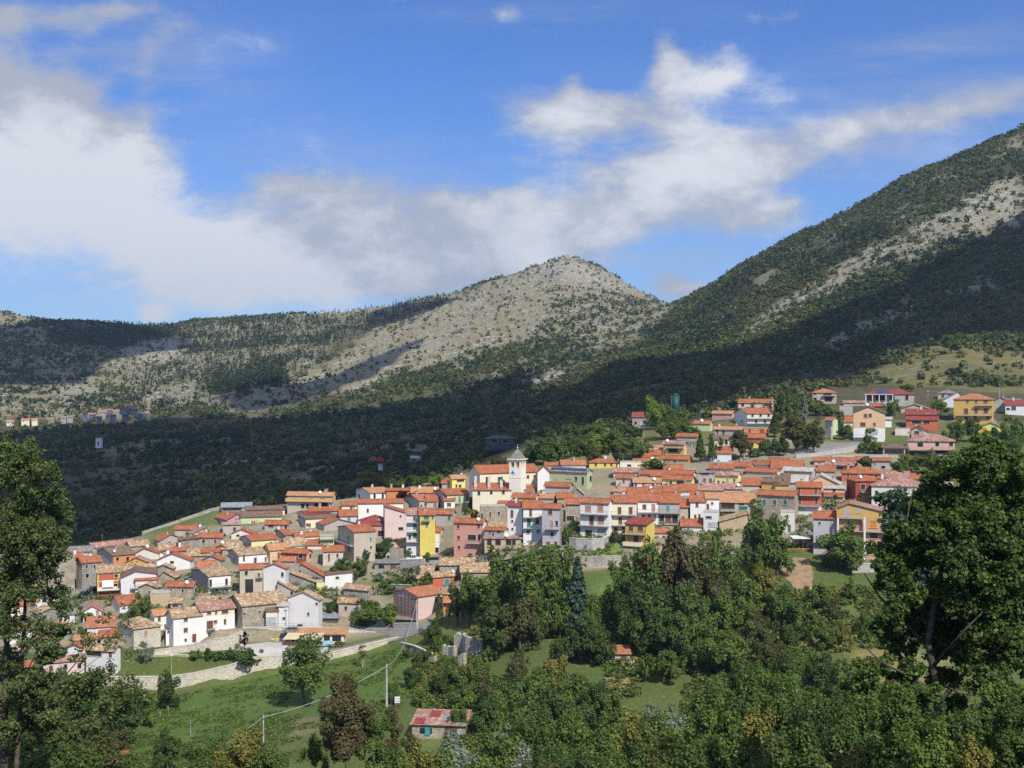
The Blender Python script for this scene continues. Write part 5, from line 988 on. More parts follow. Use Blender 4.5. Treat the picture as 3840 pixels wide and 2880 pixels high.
H('7',1362,1550,327,295,392,'H','grey','greyr','house with a dark grey hipped roof near the right knoll',w=[(1410,355,26,36,'b'),(1480,350,26,30,'b')],ch=0)
H('7',1400,1640,402,312,465,'G','white2','greyr','white gable house with dark roof behind the large ochre house',ax=.7,ch=0)
H('7',528,832,518,458,792,'G','apricot','brown','apricot gable house with a white ground floor and people on its terrace',w=[(648,550,32,36,'b'),(693,546,32,34,'b'),(622,636,50,40,'b'),(735,634,24,30,'b'),(735,710,60,50,'w')],b=[(520,700,762)],ch=0,low=672,lowc='white',dish=1)
H('7',247,322,592,538,740,'F','grey','new2','pale green side-walled house with orange roof beside the road',sl=0,sr=88,sc='paleg',ch=0,A=40)
H('7',1050,1345,537,486,670,'F','redor','wine','bright red house with stacked dull-red roofs and a white terrace wall',w=[(1145,545,30,16),(1265,540,30,16),(1145,610,90,34,'n'),(1240,610,60,34,'n')],b=[(1005,1380,668,'white')],ch=2)
H('7',1048,1360,590,556,680,'F','redor','wine','lower roofed floor of the bright red house',ch=0,w=[(1150,615,90,30,'n'),(1250,615,60,30,'n')])
H('7',995,1270,480,436,520,'G','beige','rose','beige gable with pinkish roof uphill from the bright red house',ch=2)
H('7',1098,1228,692,652,765,'G','pinkp','wine','small pale pink gable house with shuttered window, right',w=[(1155,716,46,30,'b')],sr=235,sw=[(1300,712,24,26)],ch=1)
H('7',1068,1528,797,730,955,'H','pink','rose','pink two-unit house with mottled hipped roof and brick balconies',w=[(1188,840,52,46),(1355,832,34,40),(1492,828,34,40),(1165,925,180,50,'n'),(1400,910,120,30,'n')],b=[(1078,1288,882,'salmon2'),(1312,1530,878,'salmon2')],ch=1)
H('7',1517,1898,387,335,618,'H','ochre','new2','large ochre-yellow three-storey house with an orange hipped roof',w=[(1655,410,22,26,'b'),(1740,410,22,26,'b'),(1832,410,40,26,'b'),(1640,506,40,56,'b'),(1740,500,30,50,'b'),(1835,500,40,46,'b'),(1645,572,34,30),(1730,566,30,30),(1855,566,30,30)],b=[(1540,1930,545),(1725,1930,447)],ch=0)
H('7',1540,1730,462,440,560,'S','ochre','new','small tiled canopy over the left balcony of the large ochre house',ch=0,d=3,cat='canopy',name='porch')
H('7',1902,2068,412,365,508,'G','beige','greyr','plain beige gable house right of the large ochre house',ch=0)
H('7',2027,2230,442,396,538,'F','white','wine','white house with crimson roof at the right edge of the photo',w=[(2110,476,40,36,'b'),(2055,482,30,20)],ch=1)
H('7',2030,2190,398,366,440,'T','white2','concrete','white flat-topped building behind the crimson-roofed house at the right',ch=0)
H('7',1762,2008,667,617,728,'G','byellow','greyr','bright canary-yellow gable cottage at the right',w=[(1820,692,42,46,'o'),(1915,690,40,50,'d')],ch=1)
H('7',2062,2260,1182,1145,1268,'F','white','new','white house with orange roof glimpsed right of the big oak',w=[(2120,1230,24,34),(2175,1232,24,34)],ch=0)
H('7',425,520,612,560,650,'F','white2','new','small house with orange roof left of the apricot gable',ch=0)
H('7',830,905,585,565,660,'F','white','grey','small white annex between the apricot and bright red houses',ch=0)
H('7',700,810,455,428,490,'F','red','new','small red-roofed outbuilding below the solar-panel porch house',ch=0)
H('7',390,520,470,462,545,'T','grey','concrete','bare grey concrete block above the road, upper right',ch=0)
H('7',430,640,425,405,450,'F','beige','rose','low outbuilding with reddish roof left of the porch house',ch=0)
H('7',822,1038,868,845,952,'S','beige','brown','open carport with a brown roof left of the pink two-unit house',w=[(930,905,190,50,'n')],ch=0,cat='carport',name='carport',d=6)
H('7',940,1080,690,672,740,'T','cream2','concrete','pale block with red awning left of the pale pink gable',w=[(1010,770,70,40,'r')],ch=0)
H('5',708,1138,478,417,562,'H','redor','new','orange-red house with hipped roof behind the cream villa',w=[(775,510,26,50,'b'),(900,510,30,40,'w'),(1068,512,26,26)],ch=2)
H('5',852,1145,562,508,790,'H','red','new','narrow rust-red house with hipped orange roof and white-edged balcony',w=[(930,625,46,60,'n'),(960,740,70,90,'s')],b=[(900,1005,674)],sl=92,sc='grey',ch=0,dish=1)
H('5',1018,1558,607,517,862,'H','cream2','rose','large cream villa with a mottled mauve roof, left of the big oak',w=[(1070,693,26,60),(1228,690,28,70),(1142,695,12,14),(1158,830,24,50),(1360,680,30,60,'b'),(1455,680,30,60,'b')],b=[(1170,1290,755)],ch=2)
H('5',1142,1400,525,465,560,'F','beige','rose','house with a pinkish mottled roof behind the cream villa',ch=0)
H('5',1410,1560,550,492,585,'F','beige','new','small orange roof behind the cream villa, just left of the oak',ch=0)
H('5',1665,1870,540,482,580,'F','beige','new','orange roof seen through the top of the big oak',ch=1)
_, BH = H('5',657,1202,848,793,1330,'G','salmon2','rose','four-storey brick-pink balcony house with a low wide gable',w=[(765,890,50,82,'w'),(885,872,34,38,'w'),(895,1008,40,40,'o'),(1035,1010,74,76,'o'),(1040,1128,80,60,'b'),(1052,1285,134,92,'w'),(800,1008,60,60,'b')],b=[(662,935,940),(662,1205,1072),(640,1212,1202)],ax=.24,ye2=880,ch=1)
m = MB(); W_ = BH['w']; zz = lambda y: (HY - TP('5', 0, y)[1]) / F * BH['Y'] - BH['zb']
m.prism([(0, -.03, zz(945)), (W_, -.03, zz(945)), (W_, -.03, zz(885)), (W_ * .24, -.03, zz(800)), (0, -.03, zz(850))], (0, .025, 0)); m.build('gable_wall', M['ochre'], BH['roof'].parent)
m = MB()
for f_ in (.01, .52, .93): m.box(W_ * f_, W_ * f_ + .45, -1.16, -.7, -2, zz(945) if f_ < .5 else zz(930))
m.build('column', M['white'], BH['roof'].parent)
H('5',415,652,947,878,1312,'F','lilac','new','pale lilac-white house beside the four-storey balcony house',w=[(560,1140,34,60,'b'),(480,1000,10,10),(570,1260,40,50)],b=[(425,652,1192)],ch=0)
H('5',352,690,582,500,645,'G','apricot','palesheet','salmon-apricot gable with pale sheet roof falling right',ax=.42,ye2=592,ch=1)
H('5',522,740,638,612,740,'F','apricot','palesheet','apricot terrace house with a brick-red balcony parapet',w=[(560,656,30,40,'w'),(630,655,30,40)],b=[(522,740,712,'brick')],ch=0)
H('5',105,400,462,352,545,'F','tan','palesheet','tan-walled shed with pale corrugated roof, upper of the pale roofs',sr=230,sc='palesheet',ch=0)
H('5',130,350,575,500,620,'F','grey','palesheet','grey shed with pale corrugated roof above the orange-red balcony house',ch=0)
H('5',440,640,460,405,520,'F','grey','new','low house with red roof and grey rendered side among the pale sheds',ch=1)
H('5',425,620,352,325,392,'F','beige','new','long thin orange roof in the top row below the road, left end',ch=0)
H('5',540,830,400,345,455,'F','brick','rose','brown-walled house with pinkish roof and a black dish below the road',sr=10,dish=1,w=[(690,430,80,30,'n')],ch=0)
H('5',640,840,352,322,392,'F','beige','new','orange roof in the top row below the road, middle',ch=0)
H('5',862,990,345,315,385,'F','cream','new','orange roof in the top row below the road, behind the round bush',ch=0)
H('5',1035,1215,352,325,470,'F','grey','new','grey-walled house with orange roof and three yellow barrels',w=[(1140,420,40,30)],ch=0)
H('5',20,160,600,500,640,'F','ochre','brown','narrow ochre house with brown roof left of the grey corrugated shed',ch=1)
# lower centre, by the wood
H('C',590,710,372,272,462,'F','redor','old','orange house wing with mottled tan roof and green shutter',w=[(588,428,30,40,'g'),(645,420,24,40,'t')],ch=1)
H('C',715,905,360,268,465,'F','redor','old','orange house with wide mottled tan roof and blue-green door',w=[(830,415,44,76,'t')],b=[(740,900,452)],sl=2,ch=0,dish=1)
H('C',770,1050,262,204,330,'F','stone','old','stone house with a broad tan roof above the orange house',ch=0)
H('C',950,1180,322,246,360,'F','stone','old','stone house with a tan roof half covered by the chestnut trees',ch=0)
_, PK = H('C',592,805,525,455,712,'F','pinkp','new2','pink house with bright orange roof and a timber trellis on its gable',w=[(740,548,24,46),(745,655,34,60,'b')],sl=205,sc='pink',ch=0,A=38)
H('C',800,940,500,450,640,'F','orange','old','orange verandah block with teal railings right of the pink trellis house',w=[(870,500,60,60,'n'),(890,600,60,50,'n')],b=[(795,940,565)],ch=0)
m = MB()
for i in range(7): m.box(-.16, -.08, .8 + i * (PK['d'] - 1.6) / 6, .86 + i * (PK['d'] - 1.6) / 6, .4, PK['he'] + .2)
for i in range(8): m.box(-.14, -.07, .6, PK['d'] - .6, .6 + i * .62, .66 + i * .62)
m.build('trellis', M['wood'], PK['roof'].parent)
# ---- houses far off in the valley shadow and the hamlet under the left hills
H('3',625,905,122,92,168,'H','slate','slate','dark house with blue-grey roof and pale columns in the valley shade',w=[(700,150,60,40,'n'),(820,150,60,40,'n')],Y=520,ch=0,cat='house',d=6)
H('2',1435,1480,80,70,105,'F','white2','rose','small pale hut beside a red machine in the valley shade',Y=560,ch=0)
H('2',1770,1870,52,30,72,'F','white2','metal','small pale-roofed shed far back in the valley shade',Y=640,ch=0)
H('3',1075,1160,70,40,105,'F','white2','metal','pale greenhouse-like shed among dark trees behind the church',Y=560,ch=0)
HR = random.Random(5); k = 0
HL = ['pale house with pinkish roof, fourth from the left in the far hamlet', 'grey house between the fourth and sixth of the far hamlet', 'pale grey-roofed house, sixth from the left in the far hamlet', 'taller white house left of the middle of the far hamlet', 'grey house just right of the taller white one, far hamlet',
 'grey house with pinkish roof in the middle of the far hamlet', 'long pale house above the middle of the far hamlet', 'large grey house in the lower middle of the far hamlet', 'grey house under the topmost house of the far hamlet', 'topmost house of the far hamlet under the left hills', 'grey house right below the topmost one, far hamlet',
 'narrow pale house at the lower right of the far hamlet', 'rightmost tall pale house of the far hamlet', 'low white house at the lower edge of the far hamlet', 'low grey house at the lower edge of the far hamlet', 'lilac-grey house in the lower right half of the far hamlet']
for (px_, py_, w_, h_, wc, rc) in [(38,1590,32,24,'white','tanr'),(95,1580,36,16,'cream','tanr'),(130,1580,26,18,'cream','tanr'),(190,1578,30,16,'grey2','rose'),(238,1572,24,18,'grey2','greyr'),(262,1568,26,16,'grey2','greyr'),(318,1560,18,22,'white','rose'),(345,1562,30,22,'grey2','rose'),
      (385,1552,30,20,'grey2','rose'),(412,1545,26,18,'grey2','rose'),(440,1552,34,24,'grey2','rose'),(462,1538,30,16,'grey2','brown'),(486,1530,30,20,'grey2','brown'),(505,1540,26,22,'grey2','rose'),(528,1560,22,24,'grey2','greyr'),(550,1560,22,28,'grey2','rose'),(425,1566,24,18,'grey2','brown'),(372,1572,24,16,'grey2','brown'),(470,1562,26,20,'grey2','rose')]:
    d_ = ['white house with tan roof, leftmost of the far hamlet', 'cream house with orange roof, second from the left in the far hamlet', 'cream house with tan roof left of the far hamlet shaded part'][k] if k < 3 else None
    H('P', px_ - w_ * .42, px_ + w_ * .42, py_ - h_ * .3, py_ - h_ * .62, py_ + h_ * .45, 'F', wc, rc, d_ or HL[k - 3], Y=1345 + HR.uniform(-10, 30), ch=0, w='auto', grp='houses of the far hamlet', over=.5)
    k += 1

# ---- small houses packed into the gaps of the old centre
HIN = [(h, l, r, e - 22, b_, h['label']) for h, l, r, e, b_, Y in HOUSES]
occ = np.zeros((400, 300), bool)
for h, l, r, e, b_, lab in HIN: occ[max(0, int(l / 10)):int(r / 10) + 1, max(0, int(e / 10)):int(b_ / 10) + 1] = True
VP = [[(330,2150),(500,2080),(700,2000),(900,1960),(1100,1930),(1500,1900),(1620,1960),(1640,2040),(1500,2090),(1420,2060),(1300,2120),(1200,2200),(1140,2260),(1060,2330),(900,2330),(820,2380),(600,2400),(480,2330),(420,2280),(340,2260)],
      [(1640,1900),(2000,1850),(2300,1780),(2700,1730),(3200,1740),(3300,1900),(3150,1920),(2800,1900),(2300,1960),(2200,1990),(1900,2040),(1700,1960)], [(60,2250),(330,2300),(420,2330),(430,2440),(60,2480)]]
FR = random.Random(12); RN = dict(new='orange-red', new2='light orange', old='mottled tan', rose='pinkish', tanr='brown-orange', brown='dark brown'); WN = dict(white='white', white2='off-white', cream2='cream', grey='grey', beige='beige', stone='stone', stone2='grey stone', pinkp='pale pink', apricot='apricot')
nf = 0
cand = [(x, y) for y in range(1780, 2470, 16) for x in range(60, 3300, 22)]; FR.shuffle(cand)
for x, y in cand:
    w = FR.randint(52, 92); hgt = FR.randint(34, 58)
    if not any(inpoly(np.array([x]), np.array([y]), p)[0] for p in VP): continue
    s = occ[int((x - w / 2) / 10):int((x + w / 2) / 10) + 1, int((y - hgt) / 10):int(y / 10) + 1]
    if s.size == 0 or s.mean() > .2: continue
    left = x < 1640; rc = FR.choice(['old', 'old', 'new', 'new', 'rose', 'tanr'] if left else ['new', 'new', 'new2', 'rose', 'tanr']); wc = FR.choice(['white', 'white2', 'cream2', 'grey', 'beige', 'stone', 'stone2'] + ([] if left else ['pinkp', 'apricot']))
    near_ = min(HIN, key=lambda q_: abs((q_[1] + q_[2]) / 2 - x) + 1.5 * abs((q_[3] + q_[4]) / 2 - y)); nl = near_[5].split(' with ')[0].split(' in ')[0].split(' of ')[0]; nl = ' '.join(nl.split()[:6]); side = 'left of' if x < (near_[1] + near_[2]) / 2 else 'right of'
    ln = FR.choice(['small', 'low', 'narrow', 'little', 'plain']); lab = ln + ' ' + WN[wc] + ' house, ' + RN[rc] + ' roof, ' + side + ' the ' + nl
    H('P', x - w / 2, x + w / 2, y - hgt * .62, y - hgt, y + 4, FR.choice('FFG'), wc, rc, lab, w='auto', ch=FR.randint(0, 1), **({'sl': 26} if FR.random() < .4 else ({'sr': 22} if FR.random() < .4 else {})))
    occ[int((x - w / 2 - 8) / 10):int((x + w / 2 + 8) / 10) + 1, int((y - hgt - 6) / 10):int((y + 10) / 10) + 1] = True; nf += 1
    if nf >= 62: break
print('fillers', nf)

# ---- level the ground in front of and under each house, as terraces are cut on a hillside
GY = np.broadcast_to(YT[None, :], ZT.shape); GX = (UT[:, None] - CX) / F * YT[None, :]
for h, l, r, e, b_, Y in HOUSES:
    if Y > 500: continue
    ca_, sa_ = math.cos(h.rotation_euler[2]), math.sin(h.rotation_euler[2]); ox_, oy_, oz_ = h.location
    wl = [c_ for c_ in h.children if c_.name.startswith('wall')][0]; W2 = max(v.co.x for v in wl.data.vertices); D2 = max(v.co.y for v in wl.data.vertices)
    j0, j1 = np.searchsorted(YT, Y - 14), np.searchsorted(YT, Y + 24); gx, gy = GX[:, j0:j1] - ox_, GY[:, j0:j1] - oy_
    lx, ly = gx * ca_ + gy * sa_, -gx * sa_ + gy * ca_; ins = (lx > -1.6) & (lx < W2 + 1.6) & (ly > -2.6) & (ly < D2 * .7)
    z_ = ZT[:, j0:j1]; tgt = oz_ - .12 - np.clip(-ly, 0, 3) * .12; ZT[:, j0:j1] = np.where(ins & (z_ > tgt), np.maximum(tgt, z_ - 4), z_)
co_ = np.empty(len(GROUND.data.vertices) * 3, np.float32); GROUND.data.vertices.foreach_get('co', co_); co_ = co_.reshape(-1, 3); co_[:, 2] = ZT[np.ix_(np.arange(len(UT)), near_idx)].reshape(-1)
GROUND.data.vertices.foreach_set('co', co_.ravel()); GROUND.data.update()
# ---------------------------------------------------------------- trees
def crown_mesh(name, kind, N, leaf, seed, W_=10., H_=10.):
    """leaf clusters of a crown W_ wide and H_ high, bottom at z=0"""
    rs = np.random.RandomState(seed)
    if kind == 'broad':
        K = 44; c = rs.normal(size=(K, 3)); c /= np.linalg.norm(c, axis=1)[:, None]; c *= rs.uniform(.3, .95, K)[:, None] * (1 + .25 * np.sin(3 * np.arctan2(c[:, 1], c[:, 0]) + seed))[:, None]
        c[:, 2] = c[:, 2] * .5 + .5 + .02; cr = rs.uniform(.10, .34, K); wgt = cr ** 2
    elif kind == 'poplar':
        K = 46; zz = rs.uniform(.04, .97, K); ang = rs.uniform(0, 6.28, K); env = np.minimum(1, (1.02 - zz) * 2.0) * np.minimum(1, zz * 3 + .35); r_ = env * rs.uniform(.1, .8, K)
        c = np.stack([np.cos(ang) * r_, np.sin(ang) * r_, zz], -1); cr = rs.uniform(.14, .26, K) * (env * .6 + .4); wgt = cr ** 2
    elif kind == 'conifer':
        K = 60; zz = (np.arange(K) + rs.uniform(0, 1, K)) / K; ang = np.arange(K) * 2.4; r_ = (1.0 - zz) ** .85 * rs.uniform(.35, .75, K)
        c = np.stack([np.cos(ang) * r_, np.sin(ang) * r_, zz * .96], -1); cr = .1 + .2 * (1 - zz); wgt = cr ** 2
    else:                                                               # open, scraggly crown
        K = 30; zz = rs.uniform(.05, .98, K); ang = rs.uniform(0, 6.28, K); r_ = rs.uniform(.1, .85, K) * np.sin(np.pi * np.clip(zz, .12, .95)) ** .5
        c = np.stack([np.cos(ang) * r_, np.sin(ang) * r_, zz], -1); cr = rs.uniform(.10, .20, K); wgt = cr ** 1.6
    t_ = rs.choice(K, N, p=wgt / wgt.sum()); d = rs.normal(size=(N, 3)); d /= np.linalg.norm(d, axis=1)[:, None]
    rad = rs.uniform(.25, 1, N) ** .45; fl = .55 if kind == 'conifer' else .8
    C = c[t_] * [1, 1, 1] + d * (cr[t_] * rad)[:, None] * np.array([1, 1, fl * (.35 if kind == 'conifer' else .75 if kind != 'poplar' else .55)])
    C += rs.normal(size=(N, 3)) * [.03, .03, .015]
    C = C * [W_ / 2, W_ / 2, H_]
    o1 = d + .8 * (C / [W_ / 2, W_ / 2, H_ / 2] - [0, 0, 1]); o1 /= np.linalg.norm(o1, axis=1)[:, None] + 1e-9
    V, Q = leaf_quads(C, leaf, rs, .4, out=o1, ow=1.0); me = npmesh(name, V, Q, M['lf_green']); return me
def trunk_mesh(name, H_, r0, seed, limbs=7, spread=3.2, top=.85, lean=.2, lo=.3):
    rr = random.Random(seed); m = MB(); pts = [Vector((0, 0, -1.2))]; n = 6
    for i in range(1, n + 1): pts.append(Vector((rr.uniform(-lean, lean) * i / 2, rr.uniform(-lean, lean) * i / 2, H_ * top * i / n)))
    m.tube(pts, [r0 * (1.25 if i == 0 else 1 - .82 * i / n) for i in range(n + 1)], 7)
    for k in range(limbs):
        f = lo + (1 - lo) * .9 * k / limbs; i = min(int(f * n), n - 1); p = pts[i].lerp(pts[i + 1], f * n - i); a = k * 2.4 + rr.uniform(-.5, .5); L = spread * rr.uniform(.7, 1.1) * (1.1 - f * .6)
        q1 = p + Vector((math.cos(a) * L * .5, math.sin(a) * L * .5, L * .35)); q2 = p + Vector((math.cos(a) * L, math.sin(a) * L, L * .85)); rb = r0 * (1 - .8 * f) * .5
        m.tube([p, q1, q2], [rb, rb * .7, rb * .25], 5)
    me = bpy.data.meshes.new(name); me.from_pydata(m.v, [], m.f); me.materials.append(M['bark']); me.update(); return me
PROTO = {}
for kd, N, lf, cnt, W_, H_ in (('broad', 5400, .47, 6, 10, 9), ('poplar', 2600, .5, 3, 5, 12), ('conifer', 2600, .48, 2, 6, 11), ('open', 2200, .4, 4, 9, 9)):
    PROTO[kd] = [(crown_mesh('crown_' + kd, kd, N, lf, 100 + i * 7 + len(kd), W_, H_), trunk_mesh('trunk_' + kd, H_, .26 if kd != 'poplar' else .2, 30 + i, spread=W_ * .33, limbs=7 if kd != 'conifer' else 0, top=.8 if kd != 'conifer' else .97), W_, H_) for i in range(cnt)]
PROTO['bush'] = [(crown_mesh('crown_bush', 'broad', 900, .42, 300 + i, 4, 3), trunk_mesh('stem', 2.4, .07, 60 + i, spread=1.1, lo=.1), 4, 3) for i in range(4)]
PROTO['fine'] = [(crown_mesh('crown_fine', 'broad', 9000, .34, 400 + i, 10, 10), PROTO['broad'][i][1], 10, 10) for i in range(3)]
PROTO['fineopen'] = [(crown_mesh('crown_fine_open', 'open', 7000, .27, 420 + i, 9, 10), PROTO['open'][i][1], 9, 10) for i in range(3)]
TR = random.Random(77); TREES = []
def tree(px, top, base, w, kind='broad', leaf='green', label=None, Y=None, trunkf=.18, grp=None, bark='bark', y0=200, cat='tree', nm=None):
    """crown top, base row and crown width in photo points"""
    if Y is None: Y = hit(px, base, y0)
    X = (px - CX) / F * Y; zb = float(zt(X, Y)) if base is not None else 0; h = (HY - top) / F * Y - zb; wm = w / F * Y
    h = max(h, .8); cr, tk, W_, H_ = TR.choice(PROTO[kind]); names = dict(broad='tree', poplar='poplar_tree', conifer='conifer_tree', open='sparse_tree', bush='shrub', fine='tree', fineopen='sparse_tree')
    e_ = empty(nm or names[kind], (X, Y, zb), TR.uniform(0, 6.28), label, cat if kind != 'bush' else 'shrub', grp)
    tf = 0.03 if kind in ('bush',) else trunkf
    c = bpy.data.objects.new('foliage' if kind == 'bush' else 'crown', cr); COL.objects.link(c); c.parent = e_; c.location = (0, 0, h * tf); c.scale = (wm / W_, wm / W_, h * (1 - tf) / H_)
    if len(cr.materials): pass
    c.material_slots[0].link = 'OBJECT'; c.material_slots[0].material = M['lf_' + leaf]
    t_ = bpy.data.objects.new('stem' if kind == 'bush' else 'trunk', tk); COL.objects.link(t_); t_.parent = e_; s = h / H_; t_.scale = (s, s, s)
    t_.material_slots[0].link = 'OBJECT'; t_.material_slots[0].material = M[bark]
    TREES.append((e_, px, top, base, w, kind, leaf, label)); return e_
# -- trees in and around the village
tree(1436,2016,2096,78,'broad','dark','round dark green tree beside the yellow house garden wall',trunkf=.05)
tree(1480,2025,2075,40,'bush','bright','bright green shrub right of the round dark tree')
tree(1290,2088,2165,66,'broad','green','garden tree with rounded crown left of the paved yard')
tree(1352,2095,2168,62,'broad','green','garden tree in front of the big beige green-shuttered house')
tree(1372,2062,2110,44,'open','dark','small tree against the big beige house wall')
tree(1250,2125,2170,40,'bush','green','low garden shrub behind the blank white house')
tree(524,2232,2325,80,'broad','green','dense dark green tree behind the square sunlit stone house',trunkf=.04)
tree(330,2290,2330,50,'bush','bright','bright shrub on the pale slope behind the left branches')
tree(1765,1868,1912,32,'conifer','blue','little blue-green spruce in front of the church aisle',trunkf=.08)
tree(1775,1905,1945,44,'bush','yellow','yellow-green shrub below the little spruce')
tree(1752,1900,1930,26,'bush','green','green shrub left of the little spruce')
for i, (px, tp, bs, w, k, lf, lb) in enumerate([(1388,1758,1840,100,'broad','yellow','tall yellow-green tree behind the top row of roofs'),(1480,1785,1838,90,'broad','bright','fresh green tree behind the row, right of the yellow-green one'),(1560,1783,1835,92,'broad','green','olive-green round tree behind the top row of roofs'),
  (1635,1773,1830,64,'broad','bright','bright tree left of the lime-yellow house'),(1140,1810,1848,74,'broad','bright','bright green tree peeking over the long apartment roof'),(1508,1842,1880,60,'broad','plum','plum-coloured tree among the roofs'),
  (1722,1745,1790,56,'open','grey','grey-green tree behind the lime-yellow house'),(1860,1708,1770,80,'broad','rust','russet-leaved tree behind the church nave'),(1815,1735,1775,66,'broad','brown','brownish tree behind the left end of the church nave')]):
    tree(px,tp,bs,w,k,lf,lb,y0=395)
T3 = [(2000,1655,1740,80,'broad','green'),(2040,1640,1745,90,'broad','dark'),(2095,1640,1730,90,'broad','green'),(2060,1690,1745,70,'broad','green'),(1985,1695,1745,60,'broad','dark'),(2140,1625,1715,84,'broad','dark'),(2190,1635,1705,70,'broad','green'),(2210,1655,1710,50,'broad','green'),
      (2052,1622,1700,30,'poplar','rust'),(2170,1680,1712,50,'bush','green'),(2250,1625,1735,110,'broad','bright'),(2310,1615,1740,100,'broad','green'),(2235,1670,1745,80,'broad','brown'),(2330,1660,1745,80,'broad','rust'),(2390,1640,1740,80,'broad','green'),(2430,1640,1720,70,'open','green'),(2380,1600,1650,70,'broad','dark'),(2330,1590,1640,80,'broad','dark'),(2140,1590,1650,80,'broad','dark'),(2220,1585,1640,90,'broad','green'),(2040,1600,1650,80,'broad','dark')]
for i, a in enumerate(T3):
    lb = {'rust': 'russet tree in the belt above the solar-roofed hall', 'bright': 'bright green tree in the belt right of the lawn behind the church', 'brown': 'brownish tree in the belt above the yellow hipped roof'}.get(a[5])
    if i == 13: lb = 'rusty-brown tree above the yellow hipped-roof house'
    if i == 8: lb = 'thin leafless-looking russet tree behind the church lawn'
    if i == 11: lb = 'tall green tree beside the bright one, above the yellow hipped roof'
    tree(*a, label=lb or 'green tree in the woodland belt behind the church and hall', grp='trees behind the church', y0=400)
for a in [(2458,1490,1610,84,'broad','bright','tall bright green tree left of the teal silo'),(2522,1530,1620,60,'broad','green','green tree at the foot of the teal silo'),(2565,1515,1610,40,'poplar','bright','slim bright tree right of the teal silo'),(2500,1570,1650,90,'broad','green','bushy tree under the bright green one'),(2560,1575,1635,70,'broad','green','bushy tree left of the light-green-walled house'),(2600,1600,1640,60,'bush','green','shrub below the light-green-walled house'),
  (2625,1620,1738,60,'conifer','dark','dark conifer right of the ochre balcony house'),(2670,1628,1740,44,'conifer','green','green conifer next to the dark one, centre right'),(2778,1618,1720,96,'broad','rust','bronze-brown tree in front of the dark-roofed beige house'),(2700,1640,1730,50,'open','green','thin green tree left of the bronze-brown tree'),
  (2925,1480,1600,50,'poplar','dark','dark columnar conifer at the right end of the white villa'),(2905,1540,1640,60,'conifer','dark','dark conifer below the white villa'),(2955,1470,1600,36,'poplar','green','first of the tall green poplars right of the white villa'),(2985,1478,1600,36,'poplar','green','middle tall green poplar right of the white villa'),(3015,1482,1600,40,'poplar','grey','pale grey-green poplar above the big bronze oak'),
  (2985,1565,1700,130,'broad','brown','big bronze-green oak above the road'),(3050,1580,1700,110,'broad','brown','second big bronze oak beside the concrete pylon'),(2920,1640,1710,90,'broad','dark','dark tree under the big bronze oak'),(2870,1650,1710,70,'broad','green','green tree right of the orange-window house'),(2830,1680,1715,60,'bush','green','ivy-green shrub above the red roofs'),
  (3060,1515,1560,80,'broad','green','green tree below the square beige house'),(3110,1525,1560,60,'bush','green','shrubs left of the apricot gable'),(3165,1588,1650,66,'broad','green','round green tree left of the apricot gable'),(3262,1605,1695,80,'open','green','loose green tree before the apricot gable terrace'),(3235,1660,1700,50,'bush','green','shrub by the roadside wall'),(3290,1655,1705,60,'broad','green','tree right of the roadside shrub'),
  (3345,1500,1560,60,'broad','green','tree between apricot gable and bright red house'),(3530,1497,1560,72,'broad','bright','bright tree behind the bright red house'),(3568,1255,1325,92,'broad','green','round lone tree on top of the grassy knoll'),(3400,1440,1470,60,'broad','green','tree behind the long solar-panel house'),(3320,1410,1440,50,'bush','green','bush at the foot of the knoll'),
  (3590,1575,1660,80,'broad','green','tree left of the canary-yellow cottage'),(3645,1570,1660,70,'broad','dark','dark tree below the large ochre house'),(3560,1590,1680,60,'open','green','thin tree right of the bright red house'),(3735,1600,1680,60,'broad','dark','dark tree in front of the canary-yellow cottage'),
  (3800,1560,1700,90,'broad','green','tree at the right edge below the crimson roof house'),(3790,1630,1790,110,'broad','green','large tree at the right edge'),(3250,1712,1765,72,'broad','green','round bush-like tree among the orange roofs below the road'),(3415,1700,1770,90,'broad','yellow','yellow-tinged tree left of the big oak top'),(3370,1720,1790,80,'broad','green','green tree below the pink two-unit house'),(3480,1690,1790,100,'broad','green','green tree right of the yellow-tinged one'),(3555,1690,1800,110,'broad','green','green tree between pink house and the big oak'),
  (3130,1855,1915,40,'open','green','slim tree in front of the apricot terrace house'),(3222,1855,1920,44,'open','dark','slim dark tree before the rust-red house'),(3150,1545,1600,30,'bush','green','bush by the green-walled house'),(2455,1722,1765,110,'bush','green','flat green hedge among the upper orange roofs'),(2110,2100,2180,70,'broad','green','tree left of the lilac-grey tall house garden'),(2130,1975,2040,50,'bush','green','climbing shrub beside the tall lilac-grey house'),
  (2305,1985,2040,34,'bush','rust','pinkish shrub under the cream-yellow row house'),(2155,1950,2000,40,'broad','dark','dark shrub beside the big balcony house'),(1845,2045,2110,70,'open','green','leafy garden tree in front of the salmon-pink house'),(1760,2085,2110,40,'bush','bright','bright garden shrub left of the garden tree'),(1535,2055,2090,34,'open','green','thin tree before the yellow house'),(1600,2075,2105,30,'bush','green','shrub by the glazed porch')]:
    tree(*a[:6], label=a[6], y0=(395 if a[1] < 1640 else 300))
tree(3165,1980,2140,200,'broad','green','round bushy tree covering the corner of the four-storey balcony house',trunkf=.05)
tree(2868,1905,2150,165,'broad','green','tall leafy tree before the green-shutter stone house',trunkf=.05)
tree(2830,1990,2165,100,'broad','dark','darker lower tree at the left foot of the tall one by the green-shutter house',trunkf=.05)
tree(2915,2010,2160,110,'broad','green','lower tree at the right foot of the tall one by the green-shutter house',trunkf=.05)
